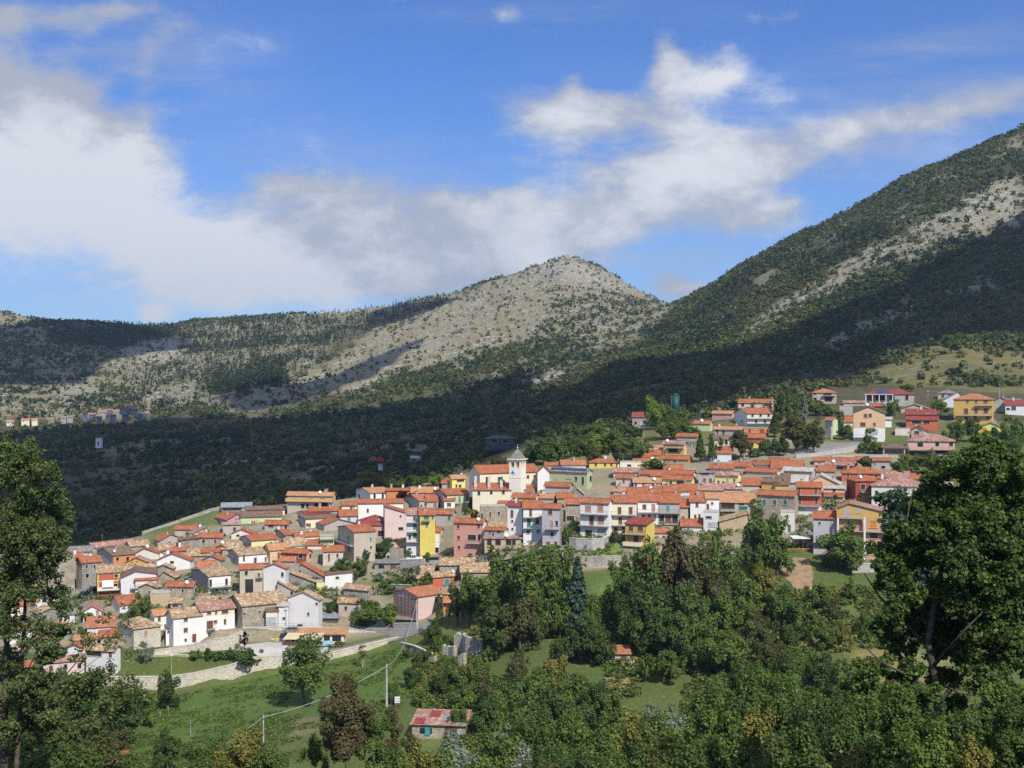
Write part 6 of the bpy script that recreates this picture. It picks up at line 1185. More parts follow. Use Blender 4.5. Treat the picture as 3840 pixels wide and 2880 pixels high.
# garden between the orange house and the big beige house
for a in [(1500,2160,2215,50,'broad','green'),(1540,2130,2200,50,'open','dark'),(1570,2120,2210,40,'open','grey'),(1600,2150,2215,56,'broad','green'),(1450,2170,2210,60,'bush','green'),(1480,2195,2225,70,'bush','green'),(1555,2185,2225,80,'bush','bright'),(1420,2150,2180,40,'bush','grey')]:
    tree(*a, label='garden tree or bush on the green plot above the beige tan-roofed house', grp='garden plants above the lower stone houses')
for a in [(1400,2250,2345,150,'broad','green','wide leafy tree between old stone house and pink trellis house'),(1345,2290,2350,60,'broad','green','small tree left of the wide leafy tree'),(1470,2275,2345,60,'broad','bright','bright tree right of the wide leafy tree'),(1242,2248,2305,60,'broad','dark','round dark tree at the bay-window house'),(1110,2130+300,2470,0,'bush','green',None)]:
    if a[6]: tree(*a[:6], label=a[6], trunkf=.08)
tree(545,2405,2490,80,'open','grey','silvery olive tree beside the square sunlit stone house',trunkf=.12)
tree(918,2370,2442,52,'open','plum','small purple-leaved tree on the paved square',trunkf=.35)
tree(982,2432,2452,16,'bush','yellow','tiny clipped conical shrub at the edge of the square')
for px in (785,823,865,730,900,935): tree(px,2425+rnd.randint(0,20),2478,44,'bush','dark' if px % 2 else 'green',label='dark shrub planted along the terrace above the long stone wall',grp='shrubs on the terrace')
tree(930,2455,2500,110,'bush','dark','dark trailing shrub spilling over the long stone wall')
tree(1135,2402,2648,210,'fine','green','large round walnut tree standing alone in the green field',trunkf=.19)
tree(1360,2420,2505,50,'open','yellow','tiny nearly leafless tree with pale trunk in the green field',trunkf=.45,bark='barkp')
tree(628,2520,2660,100,'broad','dark','dark tree at the left end of the long stone wall',trunkf=.12)
tree(1648,2130+95,2345,40,'conifer','green','young conifer by the pink trellis house')
# -- wood between village and foreground
WOOD = [(1765,2150,2350,120,'broad','green','tree with orange-tinged top beside the orange house'),(1715,2190,2350,70,'broad','brown','bronze tree right of the orange verandah'),
 (1880,2095,2330,180,'broad','green',None),(1990,2065,2350,200,'broad','green',None),(2085,2070,2350,150,'broad','green',None),(2165,2085,2400,150,'conifer','blue','tall dark cedar with layered branches at the wood edge'),
 (1870,2240,2460,170,'broad','dark',None),(1950,2230,2450,150,'broad','brown',None),(2030,2250,2400,130,'broad','green',None),(2100,2230,2400,110,'broad','green',None),(2000,2150,2360,140,'broad','green',None),(2215,2230,2400,90,'broad','green',None),
 (1620,2330,2420,80,'broad','dark','dark tree below the orange verandah block'),(2180,2330,2490,140,'broad','dark',None),(2250,2360,2500,120,'broad','dark',None),(2110,2390,2500,90,'broad','dark',None),
 (2370,2080,2330,170,'broad','green',None),(2330,2160,2370,110,'broad','dark',None),(2440,2040,2330,170,'broad','green',None),(2520,1985,2330,200,'broad','rust','tall reddish-brown oak below the ochre balcony house'),(2600,2050,2330,180,'broad','brown','bronze oak right of the reddish-brown one'),
 (2660,2000,2300,120,'broad','green',None),(2740,2080,2290,120,'broad','green',None),(2700,2130,2360,150,'broad','brown',None),(2420,2180,2420,180,'broad','dark',None),(2510,2210,2440,170,'broad','dark',None),(2350,2260,2440,120,'broad','dark',None),(2600,2200,2420,140,'broad','green',None),
 (2480,2290,2480,170,'broad','dark',None),(2560,2310,2490,130,'broad','green',None),(2400,2320,2470,110,'broad','green',None),(2650,2270,2450,120,'broad','green',None),(2730,2230,2420,140,'broad','green',None),(2800,2180,2360,130,'broad','green',None),
 (2860,2130,2280,130,'broad','yellow','yellow-green tree beside the bare soil slope'),(2920,2200,2360,140,'broad','green',None),(2990,2250,2400,120,'broad','green',None),(2700,2370,2540,190,'broad','green','broad bright walnut tree right of the orange-roofed hut'),(2640,2400,2530,120,'broad','green',None),
 (2800,2330,2480,120,'open','green',None),(2850,2290,2430,110,'broad','brown',None),(2880,2390,2500,110,'broad','brown',None),(2960,2340,2450,90,'broad','dark',None),(3040,2300,2420,90,'open','green',None),(3070,2190,2300,110,'broad','green',None),(3130,2240,2330,80,'open','brown',None),
 (3190,2170,2260,80,'open','green','small orchard tree with whitewashed trunk near the soil slope'),(3100,2350,2440,90,'broad','green',None),(3170,2330,2440,60,'broad','yellow',None),(3240,2300,2400,90,'open','green',None),(2490,2430,2565,120,'broad','green','rounded tree right of the vegetable plot'),(2420,2470,2560,50,'bush','green','small bush on the vegetable plot'),
 (2990,2420,2560,120,'broad','green',None),(3080,2450,2600,130,'broad','dark',None),(3180,2480,2640,120,'open','green',None),(2560,2450,2520,50,'bush','green',None)]
for a in WOOD:
    tree(*a[:6], label=(a[6] or {'green': 'full green tree in the wood between village and meadow', 'dark': 'dark shaded tree in the wood between village and meadow', 'brown': 'bronze-tinged tree in the wood between village and meadow', 'yellow': 'yellow-tinged tree in the wood between village and meadow'}[a[5]]).replace('’s', ''), grp='trees of the wood below the village', trunkf=.14)
LOW = [(1560,2450,2520,60,'open','brown'),(1660,2380,2450,70,'broad','green'),(1720,2380,2440,60,'broad','green'),(1850,2420,2480,60,'bush','green'),(1720,2480,2600,110,'broad','green'),(1800,2460,2590,90,'broad','green'),(1650,2520,2620,90,'broad','dark'),(1740,2560,2680,120,'broad','green'),(1840,2520,2660,120,'broad','brown'),(1930,2450,2560,100,'open','rust'),(1960,2430,2540,70,'open','brown'),(1900,2540,2700,140,'broad','green'),
 (2000,2510,2680,150,'broad','green'),(2080,2470,2620,120,'broad','yellow'),(2150,2530,2700,150,'broad','green'),(2230,2560,2720,140,'broad','dark'),(2080,2580,2760,160,'broad','dark'),(1960,2610,2800,170,'broad','green'),(1830,2620,2760,150,'broad','dark'),(1720,2660,2760,90,'broad','green'),(2180,2640,2820,170,'broad','dark'),(2290,2600,2740,120,'broad','green'),(2040,2700,2860,170,'broad','green'),(1900,2720,2860,150,'open','grey'),
 (1540,2500,2580,66,'broad','dark'),(1470,2560,2640,60,'broad','green'),(1600,2440,2490,60,'broad','dark'),(1590,2590,2650,70,'bush','green'),(1640,2650,2700,60,'bush','dark'),(1530,2420,2470,60,'open','brown')]
for a in LOW: tree(*a, label={'green': 'leafy green tree in the thicket below the ruined walls', 'dark': 'dark green tree in the thicket below the ruined walls', 'yellow': 'yellow-green tree in the thicket below the ruined walls', 'brown': 'brownish thin tree in the thicket near the ruined walls', 'rust': 'half bare reddish tree in the thicket near the ruined walls', 'grey': 'grey-green willow at the bottom of the thicket'}[a[5]], grp='trees of the thicket below the ruins', trunkf=.06)
# left hedge rows and the field edge
for a in [(470,2610,2790,150,'broad','dark'),(380,2600,2760,160,'broad','green'),(300,2640,2860,180,'broad','dark'),(200,2560,2760,180,'broad','green'),(120,2600,2800,180,'broad','dark'),(60,2560,2760,160,'broad','brown'),(560,2640,2730,60,'bush','green'),(410,2740,2850,120,'broad','brown'),(540,2590,2680,70,'broad','green'),(240,2500,2660,130,'broad','green')]:
    tree(*a, label={'green': 'green tree of the hedge at the left side of the field', 'dark': 'dark tree of the hedge at the left side of the field', 'brown': 'brownish tree of the hedge at the left side of the field'}.get(a[5]), grp='hedge trees left of the field', trunkf=.06)
tree(628,2742,2890,110,'broad','dark','dark bushy tree at the bottom of the field, left of the yellow bushes',y0=120,Y=205,trunkf=.05)
# -- nearer trees whose feet stand below the picture
def near(px, top, w, kind, leaf, Y, label, h=None, grp=None, bark='bark', **k):
    X = (px - CX) / F * Y; z = float(zt(X, Y)); e_ = tree(px, top, None, w, kind, leaf, label, Y=Y, grp=grp, bark=bark, **k)
    zb = float(zt(X, Y)); e_.location.z = zb; hh = (HY - top) / F * Y - zb
    W_, H_ = dict(fine=(10, 10), fineopen=(9, 10), bush=(4, 3), poplar=(5, 12), conifer=(6, 11), broad=(10, 9), open=(9, 9))[kind]; wm = w / F * Y
    c, t_ = e_.children; ch_h = h if h else min(hh * .85, wm * (1.15 if kind != 'fineopen' else 1.45)); c.location = (0, 0, hh - ch_h); c.scale = (wm / W_, wm / W_, ch_h / H_); s = (hh) / H_; t_.scale = (min(s, .55), min(s, .55), s)
    return e_
NB = [(1285,2540,220,'fineopen','rust',118,'reddish-brown young walnut in front of the green field'),(1320,2600,230,'fine','rust',112,'brownish lower tree beside the young walnut'),(1480,2640,160,'fineopen','rust',120,'reddish twiggy tree right of the young walnut'),(1420,2700,180,'fineopen','green',110,'loose green shrub tree at the bottom centre'),
 (900,2740,190,'fine','yellow',150,'yellow-green bushy tree at the bottom of the field'),(1010,2790,170,'fine','green',150,'green bushy tree right of the yellow one at the bottom'),(760,2790,190,'fine','green',155,'green bushy tree at the bottom left of the field'),(1180,2760,160,'fineopen','green',125,'thin green tree left of the young walnut')]
for a in NB: near(*a)
NR = random.Random(8)
for (px, tp, w, kd, lf, Y) in [(1560,2780,240,'fineopen','yellow',140),(1720,2790,260,'fine','grey',150),(1880,2740,240,'fine','green',150),(2060,2760,260,'fineopen','green',150),(2220,2730,280,'fine','green',140),(2380,2700,260,'fineopen','yellow',130),(2540,2690,280,'fine','green',130),(2440,2790,260,'fine','brown',110),(2640,2740,280,'fineopen','yellow',110),(2300,2800,260,'fine','green',110),
  (2780,2570,260,'fine','near',120),(2700,2650,260,'fine','green',115),(2880,2530,240,'fine','green',125),(2960,2600,260,'fine','near',110),(3080,2650,280,'fine','dark',100),(3200,2700,300,'fine','near',95),(2860,2690,300,'fineopen','yellow',95),(3010,2760,320,'fine','near',85),(3330,2720,300,'fine','dark',90),(2740,2770,300,'fine','green',95),(3460,2760,320,'fineopen','near',85),(3600,2780,300,'fine','near',80),(3760,2760,300,'fine','green',80),(2130,2810,260,'fine','dark',120),(1960,2810,240,'fineopen','grey',125),(3150,2600,200,'fine','dark',130),
  (2680,2540,240,'fine','green',150),(2800,2480,180,'fine','dark',150),(2620,2620,240,'fineopen','green',140),(2500,2660,240,'fine','grey',150),(3100,2560,240,'fine','near',130),(3240,2620,260,'fine','green',120),(3400,2640,240,'fineopen','near',115),(3520,2700,260,'fine','near',105),(3700,2690,280,'fine','dark',110),(3830,2700,240,'fine','near',100),
  (2560,2830,300,'fine','near',85),(2850,2830,320,'fine','near',75),(3180,2830,340,'fineopen','yellow',70),(3400,2840,300,'fine','near',75),(2300,2860,280,'fine','green',95),(2000,2870,280,'fine','brown',100),(1700,2850,280,'fine','green',110),(1500,2830,220,'fineopen','green',115),(2120,2690,220,'fine','green',160),(1990,2660,200,'fine','near',165),(3650,2850,340,'fine','near',70),
  (2940,2460,150,'fine','near',160),(3330,2560,150,'fineopen','green',140),
  (3360,2600,260,'fine','green',54),(3560,2660,260,'fine','near',52),(3720,2570,260,'fineopen','green',55),(3480,2740,260,'fine','green',48),(3820,2640,240,'fine','near',50),(3650,2780,260,'fineopen','yellow',47),
  (60,2680,260,'fine','dark',95),(220,2720,280,'fine','near',90),(380,2780,260,'fine','brown',95),(500,2800,220,'fineopen','green',110),(140,2800,300,'fine','near',80),(330,2640,200,'fineopen','near',110)]:
    lb = {'near': 'dense leafy shrub tree', 'green': 'green leafy shrub tree', 'yellow': 'shrub tree with yellowing leaves', 'dark': 'dark leafy shrub tree', 'grey': 'grey-green willow shrub', 'brown': 'bronze-leaved shrub tree'}[lf]
    wh = 'at the bottom left' if px < 600 else ('along the bottom centre' if px < 2500 else 'at the bottom right')
    near(px, tp, w, kd, lf, Y, lb + ' of the near thicket ' + wh, grp='shrub trees of the near thicket')
LM = [('tall dark cedar', 2165, 2240), ('reddish-brown oak', 2520, 2150), ('orange-roofed hut', 2317, 2450), ('tall ruined gable wall', 1760, 2410), ('bare soil slope', 2980, 2160), ('patched red-roofed shed', 1645, 2710), ('tall concrete pole', 1452, 2570), ('broad walnut tree', 2700, 2450), ('vegetable plot', 2320, 2570), ('large oak', 3560, 2200), ('pink trellis house', 1520, 2300), ('small green lawn', 2260, 2060), ('rusty-roofed white shed', 2965, 2520), ('bright meadow patch', 2680, 2600), ('silvery metal lean-to', 2120, 2465), ('young reddish walnut', 1300, 2650), ('yellow-green bottom bush', 900, 2780), ('four-storey balcony house', 3200, 2080), ('left poplar trunks', 150, 2500), ('church bell tower', 1940, 1750), ('solar-roofed hall', 2100, 1760), ('yellow hipped-roof house', 2260, 1730), ('green-shutter stone house', 2900, 1950), ('ochre balcony house', 2380, 2010), ('white villa', 2850, 1560), ('grazing cow', 468, 2830), ('long stone wall', 900, 2520), ('bottom right corner', 3800, 2860), ('bottom edge centre', 1920, 2870), ('bottom left corner', 40, 2860)]
seen = {}
for rec in TREES:
    o, px, tp, bs, w, kd, lf, lb = rec
    if not o.get('group') or not lb: continue
    seen.setdefault(lb, []).append(rec)
used = {o_[7] for o_ in TREES if o_[7]}
for lb, L_ in seen.items():
    if len(L_) < 2: continue
    for (o, px, tp, bs, w, kd, lf, _) in L_:
        py = (tp + bs) / 2 if bs else tp + 60
        near3 = sorted(LM, key=lambda q_: math.hypot(q_[1] - px, (q_[2] - py) * 1.3))[:4]; col_ = {'green': 'green', 'dark': 'dark green', 'brown': 'bronze', 'yellow': 'yellowing', 'near': 'leafy green', 'grey': 'grey-green', 'rust': 'reddish', 'bright': 'bright green'}[lf]
        sz = 'small' if w < 90 else ('large' if w > 160 else 'medium'); nn_ = 'shrub' if kd == 'bush' else ('loose tree' if kd in ('open', 'fineopen') else 'tree')
        def dr(q_): return ('below' if py > q_[2] + 70 else 'above' if py < q_[2] - 70 else ('left of' if px < q_[1] else 'right of')) if abs(px - q_[1]) < abs(py - q_[2]) * 1.2 else ('left of' if px < q_[1] else 'right of')
        opts = ['%s %s %s %s the %s' % (sz, col_, nn_, dr(near3[0]), near3[0][0]), '%s %s %s %s the %s' % (sz, col_, nn_, dr(near3[1]), near3[1][0])] + ['%s %s %s %s the %s, %s the %s' % (sz, col_, nn_, dr(near3[i]), near3[i][0], dr(near3[j]), near3[j][0]) for i, j in ((0, 1), (0, 2), (1, 2), (0, 3), (1, 3), (2, 3), (1, 0), (2, 0), (2, 1), (3, 0))]
        for t_ in opts:
            if t_ not in used: used.add(t_); o['label'] = t_; break
# -- the big oak on the right and the poplars on the left, leaf by leaf
def big_tree(name, label, cat, base, pts_trunk, rads, clumps, leaf, size, N, seed, limbs, bark='bark'):
    rs = np.random.RandomState(seed); e_ = empty(name, base, 0, label, cat); b = Vector(base)
    m = MB(); m.tube([p - b for p in pts_trunk], rads, 9)
    for L_, r_ in limbs: m.tube([p - b for p in L_], [r_ * (1 - .8 * i / (len(L_) - 1)) for i in range(len(L_))], 6)
    m.build('trunk', M[bark], e_, True)
    C = []; w = np.array([c[3] ** 2 * c[4] for c in clumps]); w /= w.sum(); t_ = rs.choice(len(clumps), N, p=w); cc = np.array([c[:3] for c in clumps]); rr = np.array([c[3] for c in clumps])
    sub = rs.normal(size=(len(clumps), 14, 3)); sub /= np.linalg.norm(sub, axis=2)[..., None]; sub *= rs.uniform(.3, .95, (len(clumps), 14))[..., None]; sc_ = sub[t_, rs.randint(0, 14, N)]
    d = rs.normal(size=(N, 3)); d /= np.linalg.norm(d, axis=1)[:, None]; C = cc[t_] + (sc_ + d * (rs.uniform(0, 1, N) ** .5 * .36)[:, None]) * rr[t_][:, None] * [1, 1, .8]
    V, Q = leaf_quads(C, size, rs, .3, 1.5, .35, out=d, ow=.7); V = V - np.array(base); me = npmesh('crown', V, Q, M[leaf]); o = bpy.data.objects.new('crown', me); COL.objects.link(o); o.parent = e_; return e_
def oak():
    Y = 62.; rs = random.Random(4); g_ = lambda x, y, dy=0: pt(x, y, Y + dy)
    X0 = (3530 - CX) / F * Y; zb = float(zt(X0, Y)); base = (X0, Y, zb)
    tr = [Vector((X0, Y, zb - 1)), g_(3520, 2880), g_(3515, 2600), g_(3480, 2400), g_(3520, 2200), g_(3550, 2000), g_(3560, 1850)]
    limbs = [([g_(3515, 2620), g_(3420, 2540, -1), g_(3300, 2480, -1.5), g_(3220, 2400, -2)], .12), ([g_(3490, 2440), g_(3390, 2330, 1), g_(3300, 2240, 1), g_(3240, 2150)], .11), ([g_(3510, 2650), g_(3620, 2520, 1), g_(3740, 2430), g_(3850, 2350)], .14),
        ([g_(3530, 2200), g_(3640, 2080), g_(3740, 2000, -1), g_(3800, 1900)], .1), ([g_(3530, 2250), g_(3440, 2100, 1), g_(3400, 1950), g_(3420, 1850)], .09), ([g_(3500, 2500), g_(3600, 2380, -2), g_(3700, 2280, -2.5)], .1), ([g_(3515, 2700), g_(3430, 2650, 1), g_(3330, 2610, 2)], .08), ([g_(3515,2560), g_(3600, 2600, -2), g_(3720, 2620, -2)], .08)]
    cl = []
    spec = [(3600,1790,110),(3700,1760,110),(3530,1850,110),(3680,1880,140),(3780,1850,120),(3450,1900,90),(3560,1970,140),(3430,2010,100),(3340,2010,70),(3690,2020,150),(3800,2010,130),(3360,2090,90),(3470,2110,120),(3590,2120,140),(3720,2160,150),(3830,2150,120),(3400,2200,110),(3500,2240,120),(3620,2260,140),(3760,2290,140),(3310,2200,70),
            (3340,2290,90),(3430,2330,110),(3540,2370,110),(3660,2390,120),(3790,2420,120),(3330,2380,70),(3400,2420,90),(3250,2520,70),(3320,2500,70),(3420,2530,70),(3200,2560,60),(3860,1950,110),(3860,2300,120),(3600,2480,80),(3740,2500,90),(3480,1790,50),(3640,1700,70),(3740,1680,70),(3780,1760,80),(3830,1790,80),(3300,2140,50),(3290,2060,40),(3290,2330,45),(3690,2560,80),(3790,2590,90),(3840,2480,90),(3600,2640,70),(3480,2600,60),(3330,2600,50),(3520,2520,80),(3450,2640,60),(3560,2720,70),(3420,2720,50),(3640,2760,70),(3540,2440,90),(3400,2560,60),(3840,2100,110),(3700,1680,60),(3800,1700,60),(3480,2020,90),(3640,1930,110)]
    for (x, y, r) in spec:
        for j in range(2): p = g_(x + rs.uniform(-25, 25), y + rs.uniform(-25, 25), rs.uniform(-2.2, 2.2)); cl.append((p.x, p.y, p.z, r / F * Y * rs.uniform(.6, .95), 1))
    big_tree('oak_tree', 'large dark leafy oak filling the right foreground', 'tree', base, tr, [.24, .21, .19, .17, .14, .1, .04], cl, 'lf_near', .15, 105000, 6, limbs)
    # silvery branch of another tree seen against it
    Y = 75.; X1 = (3420 - CX) / F * Y; zb = float(zt(X1, Y)); g2 = lambda x, y, dy=0: pt(x, y, Y + dy); cl = []
    for (x, y, r) in [(3390,1880,60),(3400,1960,75),(3350,1930,60),(3440,1900,50),(3460,2010,60),(3380,2040,70),(3340,2080,60),(3480,2100,60),(3360,2180,70),(3420,2160,70),(3310,1870,40)]:
        for j in range(2): p = g2(x + rs.uniform(-20, 20), y + rs.uniform(-20, 20), rs.uniform(-1.5, 1.5)); cl.append((p.x, p.y, p.z, r / F * Y, 1))
    big_tree('spruce_tree', 'grey-blue leafed tree beside the large oak, right', 'tree', (X1, Y, zb), [Vector((X1, Y, zb - 1)), g2(3425, 2700), g2(3415, 2300), g2(3400, 2000), g2(3390, 1860)], [.12, .1, .08, .05, .03], cl, 'lf_blue', .17, 11000, 16, [])
oak()
def poplars():
    Y = 70.; rs = random.Random(14); g_ = lambda x, y, dy=0: pt(x, y, Y + dy)
    def one(name, lab, x0, trunkpx, spec, N, seed, limbs, size=.11, r0=.2):
        X0 = (x0 - CX) / F * Y; zb = float(zt(X0, Y)); tr = [Vector((X0, Y, zb - 1))] + [g_(x, y) for x, y in trunkpx]; cl = []
        for (x, y, r, wt) in spec:
            for j in range(2): p = g_(x + rs.uniform(-18, 18), y + rs.uniform(-22, 22), rs.uniform(-2, 2)); cl.append((p.x, p.y, p.z, r / F * Y * rs.uniform(.8, 1.1), wt))
        n = len(tr); big_tree(name, lab, 'tree', (X0, Y, zb), tr, [r0 * (1.1 - i / n) for i in range(n)], cl, 'lf_poplar', size, N, seed, [([g_(*p) for p in L_], r_) for L_, r_ in limbs], 'bark')
    one('poplar_tree', 'tall leafy poplar at the left edge with the fuller crown', 15, [(15, 2880), (20, 2600), (30, 2300), (45, 2000), (60, 1700)],
        [(40,1700,60,1),(110,1700,60,1),(160,1750,60,1),(20,1800,70,1),(100,1820,80,1),(180,1840,70,1),(40,1920,90,1),(130,1930,90,1),(220,1930,60,1),(250,1880,40,1),(30,2030,90,1),(130,2040,90,1),(210,2040,70,1),(20,2150,80,1),(110,2150,80,.8),(190,2120,60,.7),(30,2260,70,.8),(120,2250,60,.6),(10,2360,70,.7),(60,2450,60,.6),(20,2620,70,.7),(110,2640,60,.5),(30,2740,80,.8),(130,2740,60,.6),(150,2520,50,.4),(20,1660,40,1),(270,1960,30,.8),(120,1660,30,1),(200,2210,50,.4),(70,1760,90,1),(130,1760,70,1),(200,1770,45,.9),(90,1980,110,1),(170,1990,90,1),(60,2100,100,1),(150,2100,80,1),(240,2010,50,.8),(80,2200,90,.9),(40,2330,80,.8),(150,2320,60,.5),(110,2420,60,.5),(30,2520,80,.8),(90,2540,70,.6)], 52000, 24,
        [([(25,2500),(110,2400,-1),(200,2340,-1.5)], .05), ([(35,2250),(130,2120,-.5),(230,2020,0)], .05)], r0=.24)
    one('poplar_tree', 'second thin poplar trunk at the left edge with loose branches reaching right', 60, [(62, 2880), (78, 2620), (88, 2380), (100, 2150), (120, 1950)],
[(230,2230,50,.4),(200,2350,55,.45),(250,2300,40,.3),(190,2460,60,.5),(300,2450,40,.1),(340,2380,50,.08),(390,2300,40,.07),(420,2420,50,.08),(460,2350,36,.06),(380,2540,70,.14),(280,2580,80,.35),(480,2570,60,.14),(430,2640,70,.4),(180,2680,80,.6),(330,2720,80,.5),(120,2560,80,.8),(460,2270,30,.04),(500,2460,40,.06),(540,2600,50,.14)], 22000, 34,
        [([(75,2760),(180,2610,-1),(290,2480,-1),(390,2380,-1.2),(470,2320,-1.5)], .06), ([(190,2600,-1),(300,2520,0),(400,2440,.5),(480,2420,.5)], .03), ([(70,2850),(210,2740,-1),(380,2670,-1)], .04), ([(66,2875),(250,2790,-1),(400,2720,-1.4)], .04), ([(80,2560),(140,2440,.5),(230,2360,.5)], .04)], size=.12, r0=.17)
poplars()
# -- ground cover under the wood
def undergrowth(name, label, poly, n, size, mats, seed, h=(.5, 1.8), leaves=34):
    rs = np.random.RandomState(seed); xs = [p[0] for p in poly]; ys = [p[1] for p in poly]; P_ = []; tries = 0
    Y = np.sqrt(rs.uniform(200 ** 2, 345 ** 2, n * 12)); u = rs.uniform(min(xs), max(xs), n * 12); X = (u - CX) / F * Y; Z = zt(X, Y); py = HY - F * Z / Y
    k = inpoly(u, py, poly) & (vnoise(X / 6, Y / 6) * .7 + rs.uniform(0, .3, len(X)) > .42); X, Y, Z = X[k][:n], Y[k][:n], Z[k][:n]; m_ = len(X)
    hh = rs.uniform(*h, m_); rr = hh * rs.uniform(.8, 1.3, m_); per = np.full(m_, leaves); mi = rs.choice(len(mats), m_)
    o = bigtrees(name, np.stack([X, Y, Z - .1], -1), hh, rr, per, np.full(m_, size), [M[q] for q in mats], mi, seed); tag(o, label, 'undergrowth'); return o
undergrowth('undergrowth', 'dense bramble and scrub covering the slope between village and foreground', [(1560,2480),(1640,2420),(1800,2360),(2000,2330),(2280,2240),(2420,2300),(2700,2240),(2860,2190),(3000,2230),(3250,2200),(3600,2200),(3900,2200),(3900,2450),(3500,2440),(3200,2430),(3050,2520),(2800,2500),(2760,2560),(2740,2700),(2600,2700),(2560,2560),(2400,2500),(2380,2620),(2260,2620),(2250,2500),(2060,2440),(1900,2440),(1800,2500),(1700,2640),(1800,2720),(1900,2900),(1760,2900),(1700,2760),(1560,2640)], 4200, .5, ['lf_green', 'lf_dark', 'lf_green', 'lf_brown', 'lf_yellow'], 51)
undergrowth('undergrowth', 'green weeds and scrub on the lower slope at the right', [(1900,2900),(1900,2700),(2200,2600),(2560,2700),(2760,2700),(2900,2560),(3900,2560),(3900,2950),(1900,2950)], 2600, .5, ['lf_green', 'lf_bright', 'lf_green', 'lf_yellow'], 52, (.3, 1.2), 22)
undergrowth('undergrowth', 'scrub at the left edge below the village', [(-50,2500),(330,2520),(480,2560),(560,2660),(420,2800),(330,2900),(-50,2900)], 1300, .5, ['lf_green', 'lf_dark', 'lf_brown'], 53)
undergrowth('undergrowth', 'low green plants between the houses and on the village slope', [(100,2420),(500,2430),(560,2300),(900,2220),(1300,2250),(1640,2250),(1900,2140),(2200,2120),(2350,2100),(2700,2100),(3000,2060),(3400,2080),(3450,1700),(3000,1640),(2700,1640),(2300,1690),(2000,1780),(1500,1790),(1200,1850),(850,1900),(550,2010),(300,2080)], 2100, .42, ['lf_green', 'lf_dark', 'lf_green', 'lf_yellow', 'lf_grey'], 54, (.3, 1.5), 26)
undergrowth('undergrowth', 'dry grass tufts and weeds around the upper right houses', [(2400,1700),(2600,1600),(3000,1560),(3400,1480),(3900,1480),(3900,2060),(3500,2060),(3400,1860),(3000,1660),(2700,1660)], 1700, .45, ['lf_green', 'lf_yellow', 'lf_green', 'lf_brown'], 55, (.4, 1.9), 26)

rs_ = np.random.RandomState(91); n_ = 30000; Yq = np.sqrt(rs_.uniform(205 ** 2, 298 ** 2, n_)); uq = rs_.uniform(350, 1620, n_); Xq = (uq - CX) / F * Yq; Zq = zt(Xq, Yq); pq = HY - F * Zq / Yq
kq = inpoly(uq, pq, [(330,2900),(420,2800),(560,2650),(640,2615),(860,2570),(1033,2535),(1241,2492),(1490,2430),(1600,2470),(1560,2600),(1500,2660),(1400,2760),(1150,2860),(760,2900)]) & (vnoise(Xq / 5, Yq / 5) * .6 + vnoise(Xq / 1.7, Yq / 1.7) * .4 > .46); Xq, Yq, Zq = Xq[kq][:5200], Yq[kq][:5200], Zq[kq][:5200]; n_ = len(Xq)
go = bigtrees('grass_tufts', np.stack([Xq, Yq, Zq - .03], -1), rs_.uniform(.12, .4, n_), rs_.uniform(.25, .8, n_), np.full(n_, 9), np.full(n_, .26), [M['lf_green'], M['lf_green'], M['lf_yellow'], M['lf_dark']], rs_.choice(4, n_, p=[.35, .35, .1, .2]), 92); tag(go, 'rough grass tufts and weeds scattered over the green field', 'grass')
# ---------------------------------------------------------------- walls, square, road
drape('road', [(905,2356),(1000,2352),(1300,2350),(1460,2352),(1575,2335),(1640,2330),(1600,2365),(1540,2385),(1500,2398),(1460,2388),(1440,2372),(1200,2362),(1000,2362),(905,2366)], 'asphalt', .08)
drape('road', [(1500,2396),(1460,2386),(1400,2400),(1230,2436),(1230,2462),(1400,2420),(1500,2400)], 'asphalt', .09)
drape('pavement', [(880,2442),(900,2418),(1000,2408),(1235,2412),(1235,2464),(1100,2466),(960,2462)], 'paving', .12)
drape('road', [(286,2280),(300,2200),(370,2172),(390,2200),(360,2260),(380,2310),(330,2330)], 'asphalt', .1)
drape('road', [(2985,1700),(3060,1680),(3110,1662),(3220,1655),(3230,1668),(3180,1690),(3100,1704),(2985,1712)], 'asphalt', .1)
drape('soil_plot', [(2268,2528),(2300,2500),(2365,2505),(2366,2560),(2345,2608),(2290,2618),(2268,2580)], 'soil', .1)
drape('soil_plot', [(2915,2100),(2990,2088),(3040,2095),(3052,2150),(3045,2240),(3000,2225),(2920,2150)], 'soil', .12)
